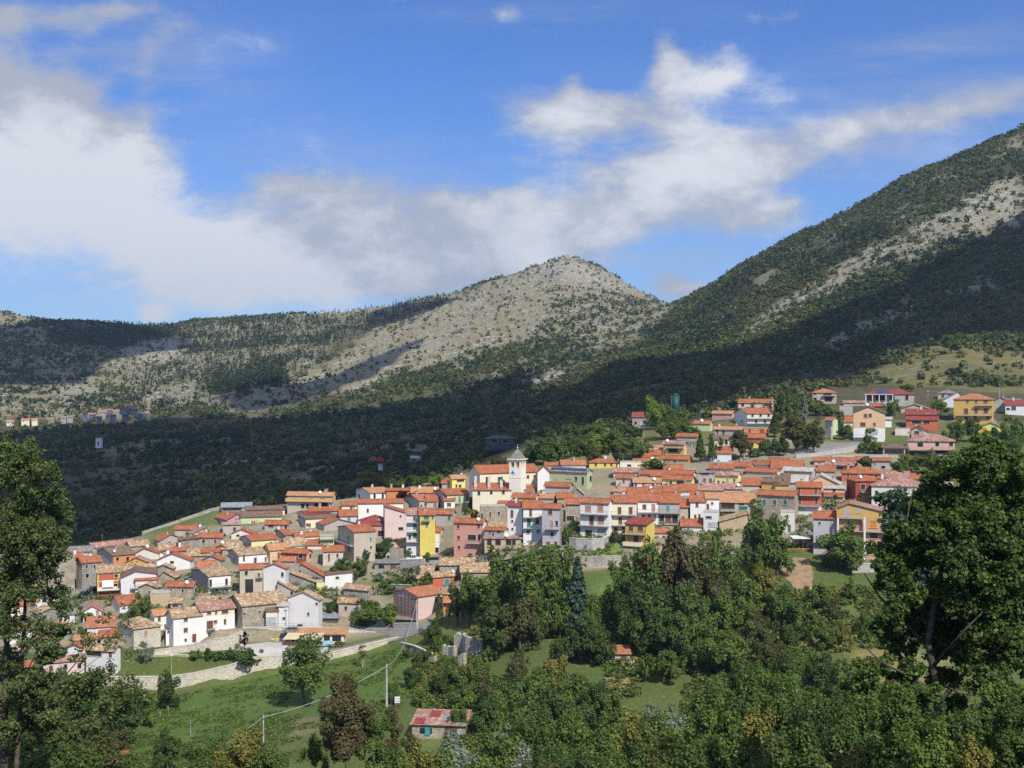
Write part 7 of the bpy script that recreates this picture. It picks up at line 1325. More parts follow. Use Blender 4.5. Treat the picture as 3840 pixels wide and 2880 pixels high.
def wall(label, pts, matname='stonew', th=.55, cap='cap', rail=None, name='stone_wall', cat='wall', dz=1.0):
    """pts: (px, top row, bottom row[, distance])"""
    P_ = []
    for p in pts:
        Y = p[3] if len(p) > 3 else hit(p[0], p[2]); P_.append((Vector(((p[0] - CX) / F * Y, Y, 0)), (HY - p[1]) / F * Y, (HY - p[2]) / F * Y - dz))
    if cat == 'ruin':
        Q_ = []
        for (a, t0, b0), (b_, t1, b1) in zip(P_[:-1], P_[1:]):
            for i in range(4): k = i / 4; Q_.append((a.lerp(b_, k) + Vector((0, rnd.uniform(-.08, .08), 0)), t0 + (t1 - t0) * k + rnd.uniform(-.3, .2), b0 + (b1 - b0) * k))
        P_ = Q_ + [P_[-1]]
    e_ = empty(name, (P_[0][0].x, P_[0][0].y, P_[0][2]), 0, label, cat); B0 = Vector(e_.location); m = MB(); c = MB(); r = MB()
    for (a, t0, b0), (b_, t1, b1) in zip(P_[:-1], P_[1:]):
        n = Vector((-(b_ - a).y, (b_ - a).x, 0)).normalized() * th; n = n if n.y > 0 else -n
        f = lambda v, z: Vector((v.x, v.y, z)) - B0
        m.prism([f(a, b0), f(b_, b1), f(b_, t1), f(a, t0)], n)
        k = n.normalized() * .08
        c.prism([f(a - k, t0 + .004), f(b_ - k, t1 + .004), f(b_ + n + k, t1 + .004), f(a + n + k, t0 + .004)], (0, 0, .14))
        if rail:
            L = (b_ - a).length; q = max(1, int(L / 2.2))
            for i in range(q + 1):
                v = a.lerp(b_, i / q) + n * .5; z = t0 + (t1 - t0) * i / q; r.tube([f(v, z + .1), f(v, z + 1.05)], .035, 4)
            for hz in (.55, 1.0): r.tube([f(a + n * .5, t0 + hz), f(b_ + n * .5, t1 + hz)], .03, 4)
    m.build('masonry', M[matname], e_)
    if cap: c.build('coping', M[cap], e_)
    if rail: r.build('railing', M[rail], e_)
    return e_
wall('long pale limestone retaining wall along the top of the green field', [(330,2540,2592,278.5),(393,2539,2592,278.2),(579,2539,2600,278.2),(650,2536,2604,278.2),(723,2526,2594,278.4),(859,2496,2560,279.6),(949,2467,2545,281.6),(1033,2460,2524,283.2),(1241,2449,2482,288),(1387,2415,2450,294),(1450,2400,2434,297),(1496,2391,2420,300)], dz=2.2, rail=None)
wall('tall curved limestone wall carrying the upper street', [(908,2356,2416,303),(1000,2353,2412,303.4),(1100,2354,2410,304),(1240,2356,2412,305.5),(1300,2357,2405,306.5),(1380,2370,2400,307.5),(1460,2374,2390,308.5)], dz=1.6, rail='rail')
wall('low limestone wall below the three-storey cream house', [(860,2392,2418),(910,2368,2412)], rail=None)
wall('stone parapet terrace in front of the tall white house', [(578,2440,2462),(700,2425,2446),(800,2398,2440),(880,2392,2436)])
wall('lower garden kerb wall on the terrace', [(550,2458,2466),(660,2455,2464),(740,2462,2470),(830,2460,2468),(905,2448,2458)])
wall('pale dry stone wall running up the crest of the far left meadow', [(533,1993,2003,412),(600,1972,1982,414),(660,1952,1962,414),(724,1930,1942,415),(790,1906,1916,414),(830,1898,1908,412)], 'ruin', cap=None)
wall('curved grey concrete wall below the big balcony house', [(2135,2018,2060),(2160,2020,2066),(2220,2022,2070),(2265,2020,2060),(2282,2010,2040)], 'concrete')
wall('stone wall below the small lawn', [(2200,2086,2130),(2260,2084,2132),(2330,2082,2126)], 'ruin', cap=None)
wall('dark green netting fence along the gardens under the pink houses', [(1608,2090,2108),(1700,2088,2106),(1760,2098,2110),(1840,2110,2124),(1900,2098,2120),(1980,2075,2100),(2040,2056,2076)], 'greennet', .05, None, name='net_fence', cat='fence', dz=.2)
wall('dark blue netting fence by the upper street', [(1345,2328,2350),(1400,2330,2354),(1445,2332,2356)], 'greennet', .05, None, name='net_fence', cat='fence', dz=.2)
wall('dark netting fence with white base by the pink trellis house', [(1475,2322,2338),(1560,2326,2338)], 'greennet', .05, None, name='net_fence', cat='fence', dz=.2)
wall('whitish block wall under the netting by the pink trellis house', [(1475,2339,2358),(1562,2338,2356)], 'concrete')
wall('pale garden wall in front of the white pick-up', [(1500,2100,2140),(1590,2098,2136)], 'concrete')
wall('long low white garden wall under the netting fence', [(1608,2104,2122),(1680,2102,2118)], 'white2')
wall('stone retaining wall with greenery above the orange house', [(1465,2192,2228),(1545,2196,2232)], 'stone2')
wall('garden wall beside the round dark tree', [(1460,2060,2098),(1510,2060,2096)], 'stone')
wall('white road wall with railing below the apricot gable', [(2985,1706,1718),(3060,1700,1712),(3130,1690,1702),(3225,1672,1690)], 'concrete', rail='railw')
wall('grey road wall behind the orange roofs, upper right', [(3120,1712,1722),(3200,1708,1716),(3330,1706,1716)], 'concrete')
wall('broken stone edge wall at the foot of the soil slope', [(2880,2088,2096),(2960,2084,2094)], 'ruin', cap=None)
wall('grey and red concrete wall below the four-storey balcony house', [(3195,2118,2150),(3300,2112,2148),(3330,2112,2146)], 'concrete')
wall('low dry-stone wall descending by the ruined walls', [(1500,2410,2430),(1550,2422,2446),(1590,2440,2462),(1615,2452,2478)], 'ruin', cap='cap')
for lb, pts in (('tall ruined stone gable wall with a jagged top', [(1702,2380,2450),(1716,2374,2450),(1735,2376,2452),(1745,2386,2470),(1775,2394,2475),(1805,2404,2470),(1812,2430,2470)]), ('left ruined wall stump with a jagged top', [(1640,2420,2456),(1660,2418,2458),(1680,2424,2460),(1700,2424,2466),(1712,2436,2462)]), ('slim leaning ruin fragment in front of the gable ruin', [(1713,2456,2510),(1738,2452,2512)]), ('pale ruin fragment at the end of the dry-stone wall', [(1598,2466,2494),(1628,2460,2496)])):
    wall(lb, pts, 'ruin', .9, None, name='ruined_wall', cat='ruin')
# railing fence in the field, under the long wall
def fence(label, pts, h, step, matname='rail', r=.035, bars=(.5, 1.0), name='fence', posts_only=False):
    P_ = [gp(x, y) if len(q := (x, y)) else None for x, y in pts]; e_ = empty(name, P_[0], 0, label, 'fence'); B0 = Vector(P_[0]); k = 0
    for a, b_ in zip(P_[:-1], P_[1:]):
        L = (b_ - a).length; q = max(1, int(L / step))
        for i in range(q):
            v = a.lerp(b_, i / q); v.z = float(zt(v.x, v.y)); m = MB(); m.tube([v - B0 - Vector((0, 0, .2)), v - B0 + Vector((rnd.uniform(-.05, .05), 0, h))], r, 5); m.build('post', M[matname], e_); k += 1
        if not posts_only:
            for hz in bars:
                m = MB(); m.tube([a - B0 + Vector((0, 0, h * hz)), b_ - B0 + Vector((0, 0, h * hz))], r * .7, 4); m.build('rail', M[matname], e_)
fence('metal rail fence at the foot of the long limestone wall', [(690,2604),(760,2592),(819,2586),(870,2576),(950,2556),(1020,2545)], 1.9, 2.6)
fence('row of wooden posts across the green field', [(700,2668),(780,2650),(860,2645),(950,2638)], 1.3, 3.5, 'wood', .06, posts_only=True)
fence('weathered posts along the left hedge of the field', [(430,2780),(520,2730),(600,2690),(660,2650)], 1.3, 4, 'pole', .06, posts_only=True)
# ---- bar with canopy on the square
Yb = 299.; q = lambda x, y, Y=Yb: pt(x, y, Y)
a = q(1085, 2418); b0 = a.z; e_ = empty('cafe_building', (a.x, a.y, b0), 0, 'low cafe building with tiled roof, striped canopy and dark openings on the square', 'cafe')
k = Yb / F; Wc = (1292 - 1088) * k; m = MB(); m.box(0, Wc, 0, 4, -1, 2.6); m.build('wall', M['cream2'], e_)
m = MB(); m.prism([(-.5, -.6, 2.65), (Wc + .8, -.6, 2.65), (Wc + .8, 4.2, 3.3), (-.5, 4.2, 3.3)], (0, 0, .15)); m.build('roof', M['tanr'], e_)
for x0, x1 in ((.5, 4.), (8.6, 10.1), (10.7, 12.9)): m = MB(); m.box(x0, x1, -.04, .02, .9, 2.2); m.build('window', M['glass'], e_)
m = MB(); m.prism([(-.9, -4.2, 2.2), (8.2, -4.2, 2.2), (8.9, -.2, 2.95), (-.2, -.2, 2.95)], (0, 0, .06)); cn = m.build('canopy', M['awning'], e_)
for x in (-.7, 2.2, 5.2, 8.0): m = MB(); m.box(x, x + .12, -4.1, -3.98, -.2, 2.2); m.build('post', M['wood'], cn)
m = MB(); m.box(-.9, 4, -4.15, -4.1, .2, 1.6); m.build('side_screen', M['brown_paint'], cn)
def lump(name, label, cat, px, py, w, h, matname, n=5, Y=None, jit=.25):
    p = gp(px, py) if Y is None else pt(px, py, Y); k = p.y / F; m = MB()
    for i in range(n): m.blob(((i - (n - 1) / 2) * w * k / n, rnd.uniform(-.3, .3), h * k * .5), (w * k / n * .8, .6, h * k * .55), seed=i + px, jit=jit)
    o = m.build(name, M[matname]); o.location = p; return tag(o, label, cat)
lump('tarpaulin', 'pale blue tarpaulin heap beside the cafe terrace', 'tarpaulin', 1225, 2422, 46, 18, 'plastic_blue', 4, Y=294)
for i, x in enumerate((1188, 1200, 1262, 1285, 1275)):
    p = pt(x, 2424, 293.5); e_ = empty('potted_plant', p, 0, ['red-flowering potted plant left of the blue tarpaulin', 'second potted plant left of the blue tarpaulin', 'orange clay pot with plant right of the blue tarpaulin', 'rightmost leafy potted plant by the cafe', 'small potted plant between clay pot and rightmost plant'][i], 'potted plant')
    m = MB(); m.tube([(0, 0, 0), (0, 0, .45)], [.2, .28], 8); m.build('pot', M['new'], e_)
    c = bpy.data.objects.new('foliage', PROTO['bush'][i % 4][0]); COL.objects.link(c); c.parent = e_; c.location = (0, 0, .35); c.scale = (.28, .28, .3)
for x, mt, lb in ((1010, 'brown_paint', 'brown wheeled waste bin on the square'), (1022, 'white2', 'grey-white wheeled waste bin left of the yellow one'), (1039, 'yellow_paint', 'yellow wheeled waste bin on the square'), (1057, 'blue_paint', 'blue wheeled waste bin on the square')):
    p = pt(x, 2412, 301.3); e_ = empty('waste_bin', p, 0, lb, 'waste bin', 'waste bins on the square'); w_ = .38 if x in (1010, 1022) else .58
    m = MB(); m.prism([(-w_ * .85, -.35, .12), (w_ * .85, -.35, .12), (w_ * .85, .35, .12), (-w_ * .85, .35, .12)], (0, 0, .01)); m.box(-w_, w_, -.42, .42, .14, 1.05); m.build('body', M[mt], e_)
    m = MB(); m.prism([(-w_ - .05, -.48, 1.05), (-w_ - .05, .48, 1.05), (-w_ - .05, .40, 1.22), (-w_ - .05, -.42, 1.12)], (2 * w_ + .1, 0, 0)); m.build('lid', M[mt], e_)
    for sx in (-1, 1): m = MB(); m.tube([(sx * w_ * .7 - .04, -.3, .1), (sx * w_ * .7 + .04, -.3, .1)], .1, 8); m.build('wheel', M['rubber'], e_)
# ---- street lamps, poles, wires
def lamp(px, top, base, label, arm=0., Y=None, ball=True, y0=200):
    p = gp(px, base, y0) if Y is None else pt(px, base, Y); h = (HY - top) / F * p.y - p.z; e_ = empty('street_lamp', p, 0, label, 'street lamp', 'street lamps'); m = MB()
    if arm: m.tube([(0, 0, -.3), (0, 0, h * .85), (arm * .25, 0, h * .97), (arm, 0, h)], [.09, .07, .05, .04], 6)
    else: m.tube([(0, 0, -.3), (0, 0, h)], [.07, .05], 6)
    m.build('pole', M['pole'], e_); m = MB()
    if ball: m.blob((arm, 0, h + .18), (.24, .24, .22), seg=10)
    else: m.box(arm - .35, arm + .35, -.14, .14, h - .05, h + .1)
    m.build('lamp_head', M['lampglass'], e_); return e_
lamp(1375,2293,2352,'street lamp with round head on the upper street near the dark net fence'); lamp(1074,2280,2356,'thin lamp post before the bay-window house',ball=False,Y=305)
lamp(1203,2350,2412,'lamp post beside the cafe canopy',ball=False,Y=292); lamp(643,2460,2532,'slim lamp post on the terrace above the long wall',Y=280); lamp(906,2420,2462,'lamp post on the terrace edge of the square',Y=287)
lamp(2415,1602,1646,'street lamp with curved arm left of the bright green tree',arm=-1.8,ball=False,y0=420); lamp(2494,1598,1630,'street lamp with curved arm beside the bright green tree',arm=-1.6,ball=False,y0=420)
lamp(2360,1600,1642,'straight lamp pole leftmost of the upper roadside lamps',arm=1,ball=False,y0=420); lamp(2625,1544,1575,'lamp pole by the pale green house',arm=1.5,ball=False,y0=420); lamp(3480,1470,1500,'lamp pole behind the bright red house',y0=440)
def pole(px, top, base, label, Y=None, r=.14, matname='pole', cross=False, y0=200, name='utility_pole'):
    p = gp(px, base, y0) if Y is None else pt(px, base, Y); h = (HY - top) / F * p.y - p.z; m = MB(); m.tube([(0, 0, -.5), (0, 0, h)], [r * 1.35, r * .8], 8)
    e_ = empty(name, p, 0, label, 'utility pole'); m.build('post', M[matname], e_)
    if cross: m = MB(); m.box(-1.1, 1.1, -.06, .06, h - .5, h - .36); [m.tube([(x, 0, h - .36), (x, 0, h - .1)], .05, 5) for x in (-1, 0, 1)]; m.build('crossarm', M['wood'], e_)
    else: m = MB(); m.box(-.3, .3, -.2, .2, h - .75, h - .6); m.tube([(-.25, -.2, h - .6), (-.25, -.2, h - .35)], .05, 5); m.build('bracket', M['rail'], e_)
    return p + Vector((0, 0, h - .4))
w1 = pole(1450,2490,2655,'tall pale concrete utility pole in the green field',r=.19)
w2 = pole(988,2680,2790,'shorter weathered pole at the bottom of the field',r=.12)
w4 = pole(1562,2250,2352,'thin utility pole before the pink trellis house',Y=309)
pole(715,2700,2765,'leaning bare stake in the lower field',r=.07,matname='barkp')
pole(2840,1395,1452,'taller of two wooden poles on the dark slope above the village',r=.16,cross=True,y0=560,matname='wood'); pole(2805,1405,1455,'shorter of two wooden poles on the dark slope above the village',r=.14,y0=560,matname='wood')
pole(3118,1600,1688,'stout grey pylon beside the white car',r=.42,Y=432); pole(3652,1600,1665,'pole between trees below the canary-yellow cottage',r=.2,matname='wood')
pole(3748,1450,1530,'tall thin pole right of the large ochre house',r=.14,y0=440); pole(3762,1462,1500,'second thin pole right of the large ochre house',r=.12,y0=440)
pole(2790,1676,1728,'pole above the red roofs, centre right',r=.15,Y=398); pole(2318,1724,1745,'short pole left of the flat cream wall building',r=.15)
pole(2635,1540,1568,'short white pole by the upper road',r=.12,y0=430); pole(2212,2010,2080,'thin pole before the curved grey wall',r=.08)
pole(384,2002,2036,'pole standing behind the long pink barn',r=.12,Y=415,matname='wood'); pole(2500,1690,1740,'thin pole left of the conifers',r=.1,Y=400)
def wire(label, a, b_, sag, r=.05):
    m = MB(); n = 14; P_ = [a.lerp(b_, i / n) - Vector((0, 0, sag * 4 * (i / n) * (1 - i / n))) for i in range(n + 1)]; m.tube([p - a for p in P_], r, 4); o = m.build('cable', M['wire']); o.location = a; tag(o, label, 'cable')
w3 = pt(520, 2960, 190); wire('overhead cable from the concrete pole to the shorter field pole', w1, w2, 1.2); wire('overhead cable from the shorter pole down to the lower left', w2, w3, 1.0)
wire('overhead cable from the concrete pole up towards the pink trellis house', w1, w4, 3.5, .05)
# ---- cars
def car(label, px, base, rz, body, Y=None, L=4.1, Hh=1.45, kind='hatch', y0=200):
    p = gp(px, base, y0, .1) if Y is None else pt(px, base, Y); e_ = empty('parked_car', p, R(rz), label, 'car', 'parked cars'); w = .85
    prof = [(-L/2, .35), (-L/2, .8), (-L/2 + .9, .92), (L/2 - .25, .95), (L/2, .75), (L/2, .35)]
    m = MB(); m.prism([(x, -w, z) for x, z in prof], (0, 2 * w, 0)); m.build('body', M[body], e_)
    cab = [(-L/2 + .85, .92), (-L/2 + 1.5, Hh - .04), (L/2 - .6, Hh - .02), (L/2 - .15, .94)] if kind != 'pickup' else [(-L/2 + .9, .93), (-L/2 + 1.4, Hh), (.2, Hh), (.4, .93)]
    m = MB(); m.prism([(x, -w + .1, z) for x, z in cab], (0, 2 * w - .2, 0)); cb = m.build('windows', M['glass'], e_)
    x0, x1 = cab[1][0], cab[2][0]; m = MB(); m.box(x0 - .03, x1 + .03, -w + .08, w - .08, Hh - .03, Hh + .05)
    for x in (x0 + .0, (x0 + x1) / 2, x1 - .08):
        for s in (-1, 1): m.box(x, x + .09, s * (w - .09) - .02, s * (w - .09) + .02, .93, Hh)
    m.build('roof', M[body], e_)
    for sx in (-1, 1):
        for sy in (-1, 1):
            m = MB(); m.tube([(sx * (L/2 - .75), sy * (w - .18), .33), (sx * (L/2 - .75), sy * (w + .02), .33)], .33, 12); wh = m.build('wheel', M['rubber'], e_)
            m = MB(); m.tube([(sx * (L/2 - .75), sy * (w + .005), .33), (sx * (L/2 - .75), sy * (w + .03), .33)], .19, 8); m.build('rim', M['silver'], wh)
    for sy in (-1, 1):
        m = MB(); m.box(L/2 - .02, L/2 + .03, sy * .6 - .12, sy * .6 + .12, .68, .82); m.build('tail_light', M['redcloth'], e_); m = MB(); m.box(-L/2 - .03, -L/2 + .02, sy * .6 - .15, sy * .6 + .15, .66, .78); m.build('headlight', M['white_paint'], e_)
car('black hatchback parked on the upper street above the cafe', 1147, 2352, -8, 'black_paint', Y=309)
car('dark car facing the camera on the left village street', 314, 2240, 80, 'black_paint'); car('second dark car parked higher on the left village street', 350, 2222, 60, 'black_paint')
car('pale blue-white car on the road beside the stout pylon', 3141, 1674, -10, 'silver', Y=430, L=4.3); car('white pick-up with a black windscreen beside the garden plot', 1555, 2106, 5, 'white_paint', kind='pickup', L=4.8, Hh=1.75)
car('silver-blue car behind the cafe canopy', 1088, 2372, 5, 'silver', Y=301)
# ---- sheds in the thicket
def shed(label, px0, px1, top, eave, base, wallm, roofm, Y=None, dep=4., tilt=-1, rz=0, open_=False, nm='shed'):
    p = gp((px0 + px1) / 2, base); Y = Y or p.y; k = Y / F; w = (px1 - px0) * k; h = (base - eave) * k; e_ = empty(nm, pt(px0, base, Y), R(rz), label, 'shed')
    if open_:
        for x in (.2, w * .6, w - .3): m = MB(); m.box(x, x + .12, .2, .32, -.5, h); m.box(x, x + .12, dep - .4, dep - .28, -.5, h + .4); m.build('post', M['wood'], e_)
    else:
        m = MB(); m.box(0, w, 0, dep, -2, h); m.build('wall', M[wallm], e_)
        m = MB(); m.box(w * .62, w * .85, -.05, .02, 0, h * .85); m.build('door', M['wood'], e_); m = MB(); m.box(w * .15, w * .38, -.05, .02, h * .35, h * .75); m.build('window', M['glass'], e_)
    rise = max((eave - top) * k - dep * .2, .3); m = MB(); m.prism([(-.35, -.5, h), (w + .35, -.5, h), (w + .35, dep + .3, h + rise), (-.35, dep + .3, h + rise)], (0, 0, .1)); m.build('roof', M[roofm], e_); return e_, w, h, rise
sh, w, h, rise = shed('long patched shed with rusty red and brown sheet roof at the bottom centre', 1545, 1745, 2670, 2715, 2768, 'stone', 'rose', dep=7, rz=-6)
for x0, x1, y0, y1, mt in ((.3, 2.2, -.3, 2.6, 'wine'), (2.6, 4.6, 3.2, 6.5, 'wine'), (5.3, 7.2, 1.5, 4.2, 'metal'), (7.6, w, -.4, 2.4, 'greyr'), (4.4, 5.2, -.4, 3.6, 'old'), (w - 2.2, w - .4, 3.2, 6.6, 'brown')):
    kk = rise / 7.8; m = MB(); m.prism([(x0, y0, h + kk * (y0 + .5) + .13), (x1, y0, h + kk * (y0 + .5) + .13), (x1, y1, h + kk * (y1 + .5) + .13), (x0, y1, h + kk * (y1 + .5) + .13)], (0, 0, .05)); m.build('roof_sheet', M[mt], sh)
m = MB(); m.box(2.4, 3.4, -.12, .0, .6, h - .3); m.build('green_panel', M['s_t'], sh); m = MB(); m.box(w - 1.8, w - .9, -.12, 0, .2, 1.4); m.build('blue_panel', M['plastic_blue'], sh)
hu, w, h, rise = shed('small hut with bright orange tiled roof by the vegetable plot', 2272, 2362, 2422, 2452, 2494, 'beige', 'new2', dep=4.5)
shed('tiny open lean-to with a silvery metal roof left of the orange-roofed hut', 2090, 2148, 2446, 2462, 2484, 'grey', 'metal', dep=3, open_=True)
shed('small red-roofed shelter right of the broad walnut tree', 2612, 2660, 2482, 2500, 2522, 'white2', 'wine', dep=3); shed('shed with rusty red roof and white front at the lower right', 2925, 3005, 2492, 2518, 2552, 'white2', 'wine', dep=4)
shed('grey-roofed pergola shelter below the big beige house', 1405, 1500, 2098, 2112, 2142, 'stone2', 'greyr', dep=5, nm='shelter'); shed('metal lean-to garage right of the black hatchback', 1180, 1265, 2308, 2318, 2352, 'slate', 'metal', Y=311, dep=4)
sp, w, h, rise = shed('small white-roofed pergola with a red-orange rail below the green-door house', 2978, 3034, 2006, 2020, 2070, 'grey', 'white_paint', dep=3.5, open_=True, nm='pergola')
p = gp(3028, 2062); e_ = empty('closed_parasol', p, 0, 'closed teal parasol standing on the small terrace', 'parasol'); m = MB(); m.tube([(0, 0, 0), (0, 0, 3.2)], .04, 5); m.build('pole', M['pole'], e_); m = MB(); m.tube([(0, 0, .9), (0, 0, 1.6), (0, 0, 3.1)], [.55, .42, .05], 8); m.build('canopy', M['tealcloth'], e_)
p = gp(3010, 2076); m = MB(); L_ = 4.2; m.box(-L_, L_, 0, .12, 1.0, 1.15); [m.box(x, x + .12, 0, .1, -.4, 1.0) for x in (-L_, 0, L_ - .12)]; o = m.build('terrace_rail', M['orange_paint']); o.location = p; tag(o, 'red-orange painted rail at the edge of the small terrace', 'railing')
# white water tank in its cage
p = gp(1490, 2645); e_ = empty('water_tank', p, R(8), 'white plastic water tank in a metal cage beside the tall pole', 'water tank'); m = MB(); m.box(-.55, .55, -.5, .5, .55, 1.65); m.build('tank', M['white_paint'], e_); m = MB()
for z in (.6, .9, 1.2, 1.5): m.box(-.58, .58, -.53, -.505, z, z + .05)
for x in (-.57, -.2, .2, .54): m.box(x, x + .03, -.535, -.51, .5, 1.68)
m.build('cage', M['silver'], e_); m = MB(); m.box(-.6, .6, -.5, .5, 0, .5); m.build('stand', M['wood'], e_)
# white sacks and netting by the orange-roofed hut
for i, (x, y) in enumerate(((2372, 2496), (2384, 2490), (2390, 2500))):
    lump('stack_of_sacks', ['stack of white crates right of the orange-roofed hut', 'blue and white bundle behind the white crates', 'smaller white sack right of the crates'][i], 'stack', x, y, 16 - 3 * i, 18 - 4 * i, 'white_paint' if i != 1 else 'plastic_blue', 2, jit=.1)
m = MB()
for i in range(90):
    a_ = gp(rnd.uniform(2262, 2375), rnd.uniform(2496, 2528)); m.blob(a_, (.22, .22, .2), seed=i, seg=6, jit=.3)
o = m.build('vegetable_rows', M['lf_bright']); tag(o, 'rows of green vegetables in front of the orange-roofed hut', 'vegetables', kind='stuff')
# teal water tower
p = pt(2534, 1548, 520); e_ = empty('silo', p, 0, 'dark teal cylindrical silo standing against the shaded hillside', 'silo'); r_ = 14 / F * 520 ; hz = (1548 - 1482) / F * 520
m = MB(); m.tube([(0, 0, -2), (0, 0, hz)], r_, 20); m.tube([(0, 0, hz), (0, 0, hz + .9)], [r_, r_ * .5], 20); m.build('tank', M['tank_green'], e_, True); m = MB(); [m.tube([(-r_ - .3, -.3 + s * .5, -2), (-r_ - .3, -.3 + s * .5, hz)], .05, 4) for s in (0, 1)]; [m.tube([(-r_ - .3, -.3, z), (-r_ - .3, .2, z)], .03, 4) for z in np.arange(0, hz, .5)]; m.build('ladder', M['silver'], e_)
# red machine in the valley shade, pale van row
p = pt(1425, 1738, 560); e_ = empty('excavator', p, 0, 'red and orange excavator parked in the shaded valley', 'excavator'); m = MB(); m.box(-2.2, 1.6, -1, 1, .2, .9); m.build('tracks', M['rubber'], e_); m = MB(); m.box(-1.2, 1.8, -1, 1, .9, 2.2); m.box(-.4, .8, -.8, .8, 2.2, 3.1); m.build('body', M['redcloth'], e_); m = MB(); m.tube([(-1.2, 0, 1.8), (-3.6, 0, 3.0), (-5.2, 0, .8)], .25, 6); m.build('arm', M['orange_paint'], e_)
p = pt(372, 1668, 760); e_ = empty('hut', p, 0, 'tiny white tower-like hut on the shaded meadow, far left', 'hut'); m = MB(); m.box(-1.8, 1.8, -1.5, 1.5, -2, 4.6); m.build('wall', M['white'], e_); m = MB(); m.box(-2.1, 2.1, -1.8, 1.8, 4.6, 5.0); m.build('roof', M['wine'], e_); m = MB(); m.box(-.5, .5, -1.56, -1.5, 0, 2); m.build('door', M['wood'], e_)
# laundry
def laundry(label, pa, pb, n, mats, drop=1.1):
    a, b_ = pa, pb; e_ = empty('laundry_line', a, 0, label, 'laundry'); m = MB(); m.tube([Vector((0, 0, 0)), b_ - a], .03, 4); m.build('line', M['wire'], e_)
    for i in range(n):
        v = (b_ - a) * ((i + .5) / n); w = (b_ - a) * (.36 / n); m = MB(); m.prism([v - w, v + w, v + w + Vector((0, .05, -drop * rnd.uniform(.6, 1))), v - w + Vector((0, .05, -drop * rnd.uniform(.6, 1)))], (0, .03, 0)); m.build('garment', M[mats[i % len(mats)]], e_)
a0 = TP('2', 90, 700); b0 = TP('2', 185, 698); Yl = hit(a0[0], TP('2', 90, 745)[1]) - 1; laundry('line of white, red and yellow laundry by the brown-roofed houses', pt(a0[0], a0[1], Yl), pt(b0[0], b0[1], Yl), 4, ['white_paint', 'redcloth', 'redcloth', 'yellow_paint'])
a0 = TP('4', 1120, 800); b0 = TP('4', 1255, 798); Yl = hit(TP('4', 1283, 905)[0], TP('4', 1283, 905)[1]) - 1.4; laundry('blue and white laundry on the loggia of the brown-orange roofed house', pt(a0[0], a0[1], Yl), pt(b0[0], b0[1], Yl), 7, ['blue_paint', 'white_paint', 's_n', 'plastic_blue', 'redcloth'])
a0 = TP('6', 860, 795); b0 = TP('6', 905, 800); Yl = hit(*TP('6', 790, 925)) - .5; laundry('blue laundry on the ochre balcony house', pt(a0[0], a0[1], Yl), pt(b0[0], b0[1], Yl), 3, ['blue_paint', 'plastic_blue'])
# barrels
for i in range(3):
    x, y = TP('5', 1055 + i * 38, 425); p = pt(x, y, hit(*TP('5', 1120, 470)) - 1.2); m = MB(); m.tube([(0, 0, 0), (0, 0, .5), (0, 0, 1.1)], [.42, .46, .42], 12); o = m.build('barrel', M['yellow_paint']); o.location = p; tag(o, ['leftmost', 'middle', 'rightmost'][i] + ' of three yellow barrels by the grey-walled house', 'barrel', 'yellow barrels')
# cow in the lower left of the field: one body surface grown over a skeleton
def cow():
    J = {'rump': (1.0, 0, 1.22, .30), 'hip': (.75, 0, 1.2, .36), 'belly': (.1, 0, 1.08, .42), 'chest': (-.55, 0, 1.08, .38), 'with': (-.75, 0, 1.2, .30), 'neck': (-1.1, 0, 1.12, .19), 'poll': (-1.42, 0, 1.0, .15), 'face': (-1.62, 0, .75, .12), 'muz': (-1.74, 0, .56, .10)}
    E = [('rump', 'hip'), ('hip', 'belly'), ('belly', 'chest'), ('chest', 'with'), ('with', 'neck'), ('neck', 'poll'), ('poll', 'face'), ('face', 'muz')]
    for s in (-1, 1):
        n = 'a%d' % s; J[n + 'h'] = (.85, s * .2, .95, .2); J[n + 's'] = (.72, s * .24, .68, .12); J[n + 'k'] = (.98, s * .24, .46, .075); J[n + 'f'] = (.92, s * .24, .06, .07); E += [('hip', n + 'h'), (n + 'h', n + 's'), (n + 's', n + 'k'), (n + 'k', n + 'f')]
        J[n + 'c'] = (-.6, s * .2, .78, .16); J[n + 'n'] = (-.58, s * .22, .44, .085); J[n + 'p'] = (-.6, s * .22, .06, .07); E += [('chest', n + 'c'), (n + 'c', n + 'n'), (n + 'n', n + 'p')]
        J[n + 'e'] = (-1.38, s * .26, 1.08, .05); E += [('poll', n + 'e')]
    J['t1'] = (1.25, 0, 1.1, .05); J['t2'] = (1.32, 0, .55, .04); E += [('rump', 't1'), ('t1', 't2')]
    ks = list(J); me = bpy.data.meshes.new('body'); me.from_pydata([J[k][:3] for k in ks], [(ks.index(a), ks.index(b_)) for a, b_ in E], []); me.materials.append(M['fur'])
    o = bpy.data.objects.new('cow', me); COL.objects.link(o); o.modifiers.new('skin', 'SKIN')
    for i, k in enumerate(ks): me.skin_vertices[0].data[i].radius = (J[k][3], J[k][3])
    me.skin_vertices[0].data[ks.index('belly')].use_root = True; o.modifiers.new('sub', 'SUBSURF').levels = 2; o.modifiers['sub'].render_levels = 2
    p = gp(468, 2846); o.location = p; o.rotation_euler = (0, 0, R(8)); return tag(o, 'brown cow grazing at the bottom left of the green field', 'cow')
cow()
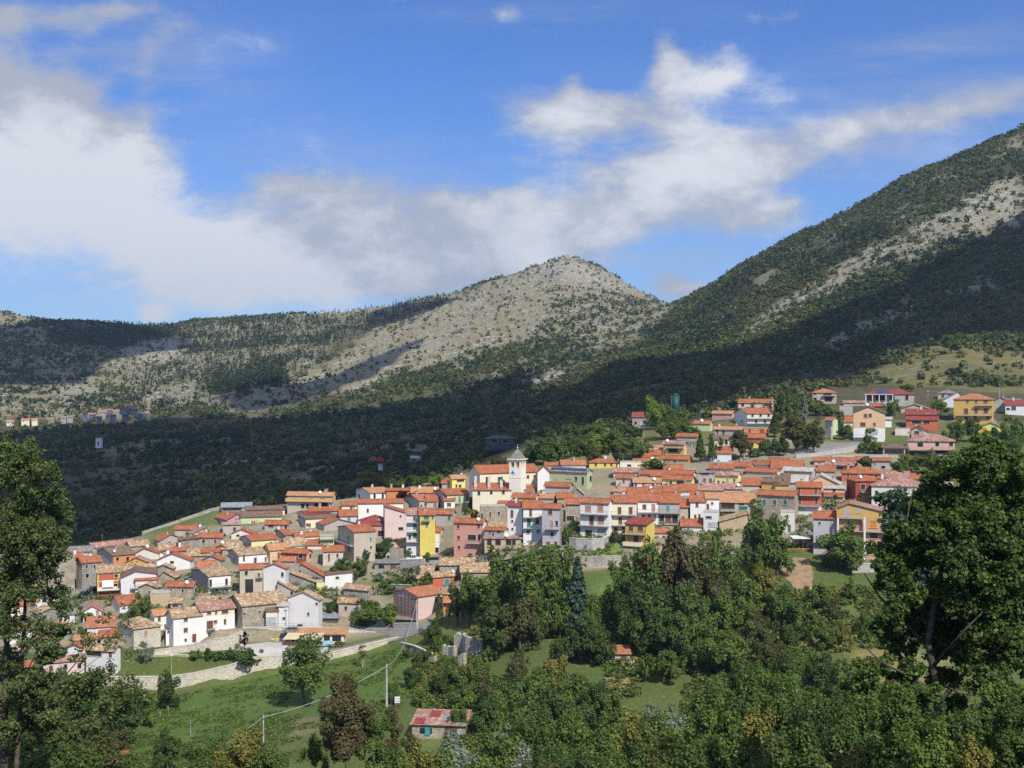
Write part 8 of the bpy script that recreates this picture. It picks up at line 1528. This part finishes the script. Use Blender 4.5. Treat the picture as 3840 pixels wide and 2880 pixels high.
# people on the terrace of the apricot gable
def person(label, p, rz, shirt, seed=0):
    J = {'pel': (0, 0, .95, .15), 'wai': (0, 0, 1.12, .13), 'che': (0, 0, 1.34, .16), 'nek': (0, 0, 1.5, .06), 'hed': (0, -.01, 1.63, .10), 'top': (0, 0, 1.72, .07)}; E = [('pel', 'wai'), ('wai', 'che'), ('che', 'nek'), ('nek', 'hed'), ('hed', 'top')]
    for s in (-1, 1):
        n = str(s); J[n + 't'] = (s * .1, 0, .86, .10); J[n + 'k'] = (s * .11, -.02, .48, .07); J[n + 'a'] = (s * .11, .02, .08, .05); J[n + 'o'] = (s * .12, -.14, .03, .045); E += [('pel', n + 't'), (n + 't', n + 'k'), (n + 'k', n + 'a'), (n + 'a', n + 'o')]
        J[n + 's'] = (s * .2, 0, 1.4, .07); J[n + 'e'] = (s * .27, -.06, 1.12, .05); J[n + 'w'] = (s * .2, -.28, 1.02, .035); J[n + 'h'] = (s * .16, -.36, 1.03, .04); E += [('che', n + 's'), (n + 's', n + 'e'), (n + 'e', n + 'w'), (n + 'w', n + 'h')]
    ks = list(J); me = bpy.data.meshes.new('person'); me.from_pydata([J[k][:3] for k in ks], [(ks.index(a), ks.index(b_)) for a, b_ in E], []); me.materials.append(M[shirt]); o = bpy.data.objects.new('person', me); COL.objects.link(o); o.modifiers.new('skin', 'SKIN')
    for i, k in enumerate(ks): me.skin_vertices[0].data[i].radius = (J[k][3], J[k][3])
    me.skin_vertices[0].data[0].use_root = True; s_ = o.modifiers.new('sub', 'SUBSURF'); s_.levels = 1; s_.render_levels = 1; o.location = p; o.rotation_euler = (0, 0, rz)
    m = MB(); m.blob((0, .02, 1.68), (.11, .12, .12), seg=10); m.build('hair', M['s_n'], o); return tag(o, label, 'person')
Yt = hit(*TP('7', 680, 792)) - .75
for i, (x, sh_) in enumerate(((572, 'blue_paint'), (592, 'white_paint'), (625, 'plastic_blue'))):
    X, y = TP('7', x, 761); person(['person in a dark blue top on the terrace of the apricot gable', 'person in a white top on the terrace of the apricot gable', 'person in a light blue top on the terrace of the apricot gable'][i], pt(X, y, Yt), rnd.uniform(-.5, .5), sh_)
# scattered stones in the field

# ---------------------------------------------------------------- haze: the air between here and the far slopes
m = bpy.data.materials.new('air'); m.use_nodes = True; t = NT(m.node_tree); t.n.remove(t.n['Principled BSDF'])
v = t.new('ShaderNodeVolumePrincipled'); v.inputs['Color'].default_value = (.62, .80, 1, 1); v.inputs['Density'].default_value = .000075; v.inputs['Anisotropy'].default_value = .2
t.l.new(v.outputs[0], t.n['Material Output'].inputs['Volume'])
mb = MB(); mb.box(-4300, 5200, -420, 8200, -900, 640); hz_ = mb.build('haze', m); hz_['kind'] = 'stuff'
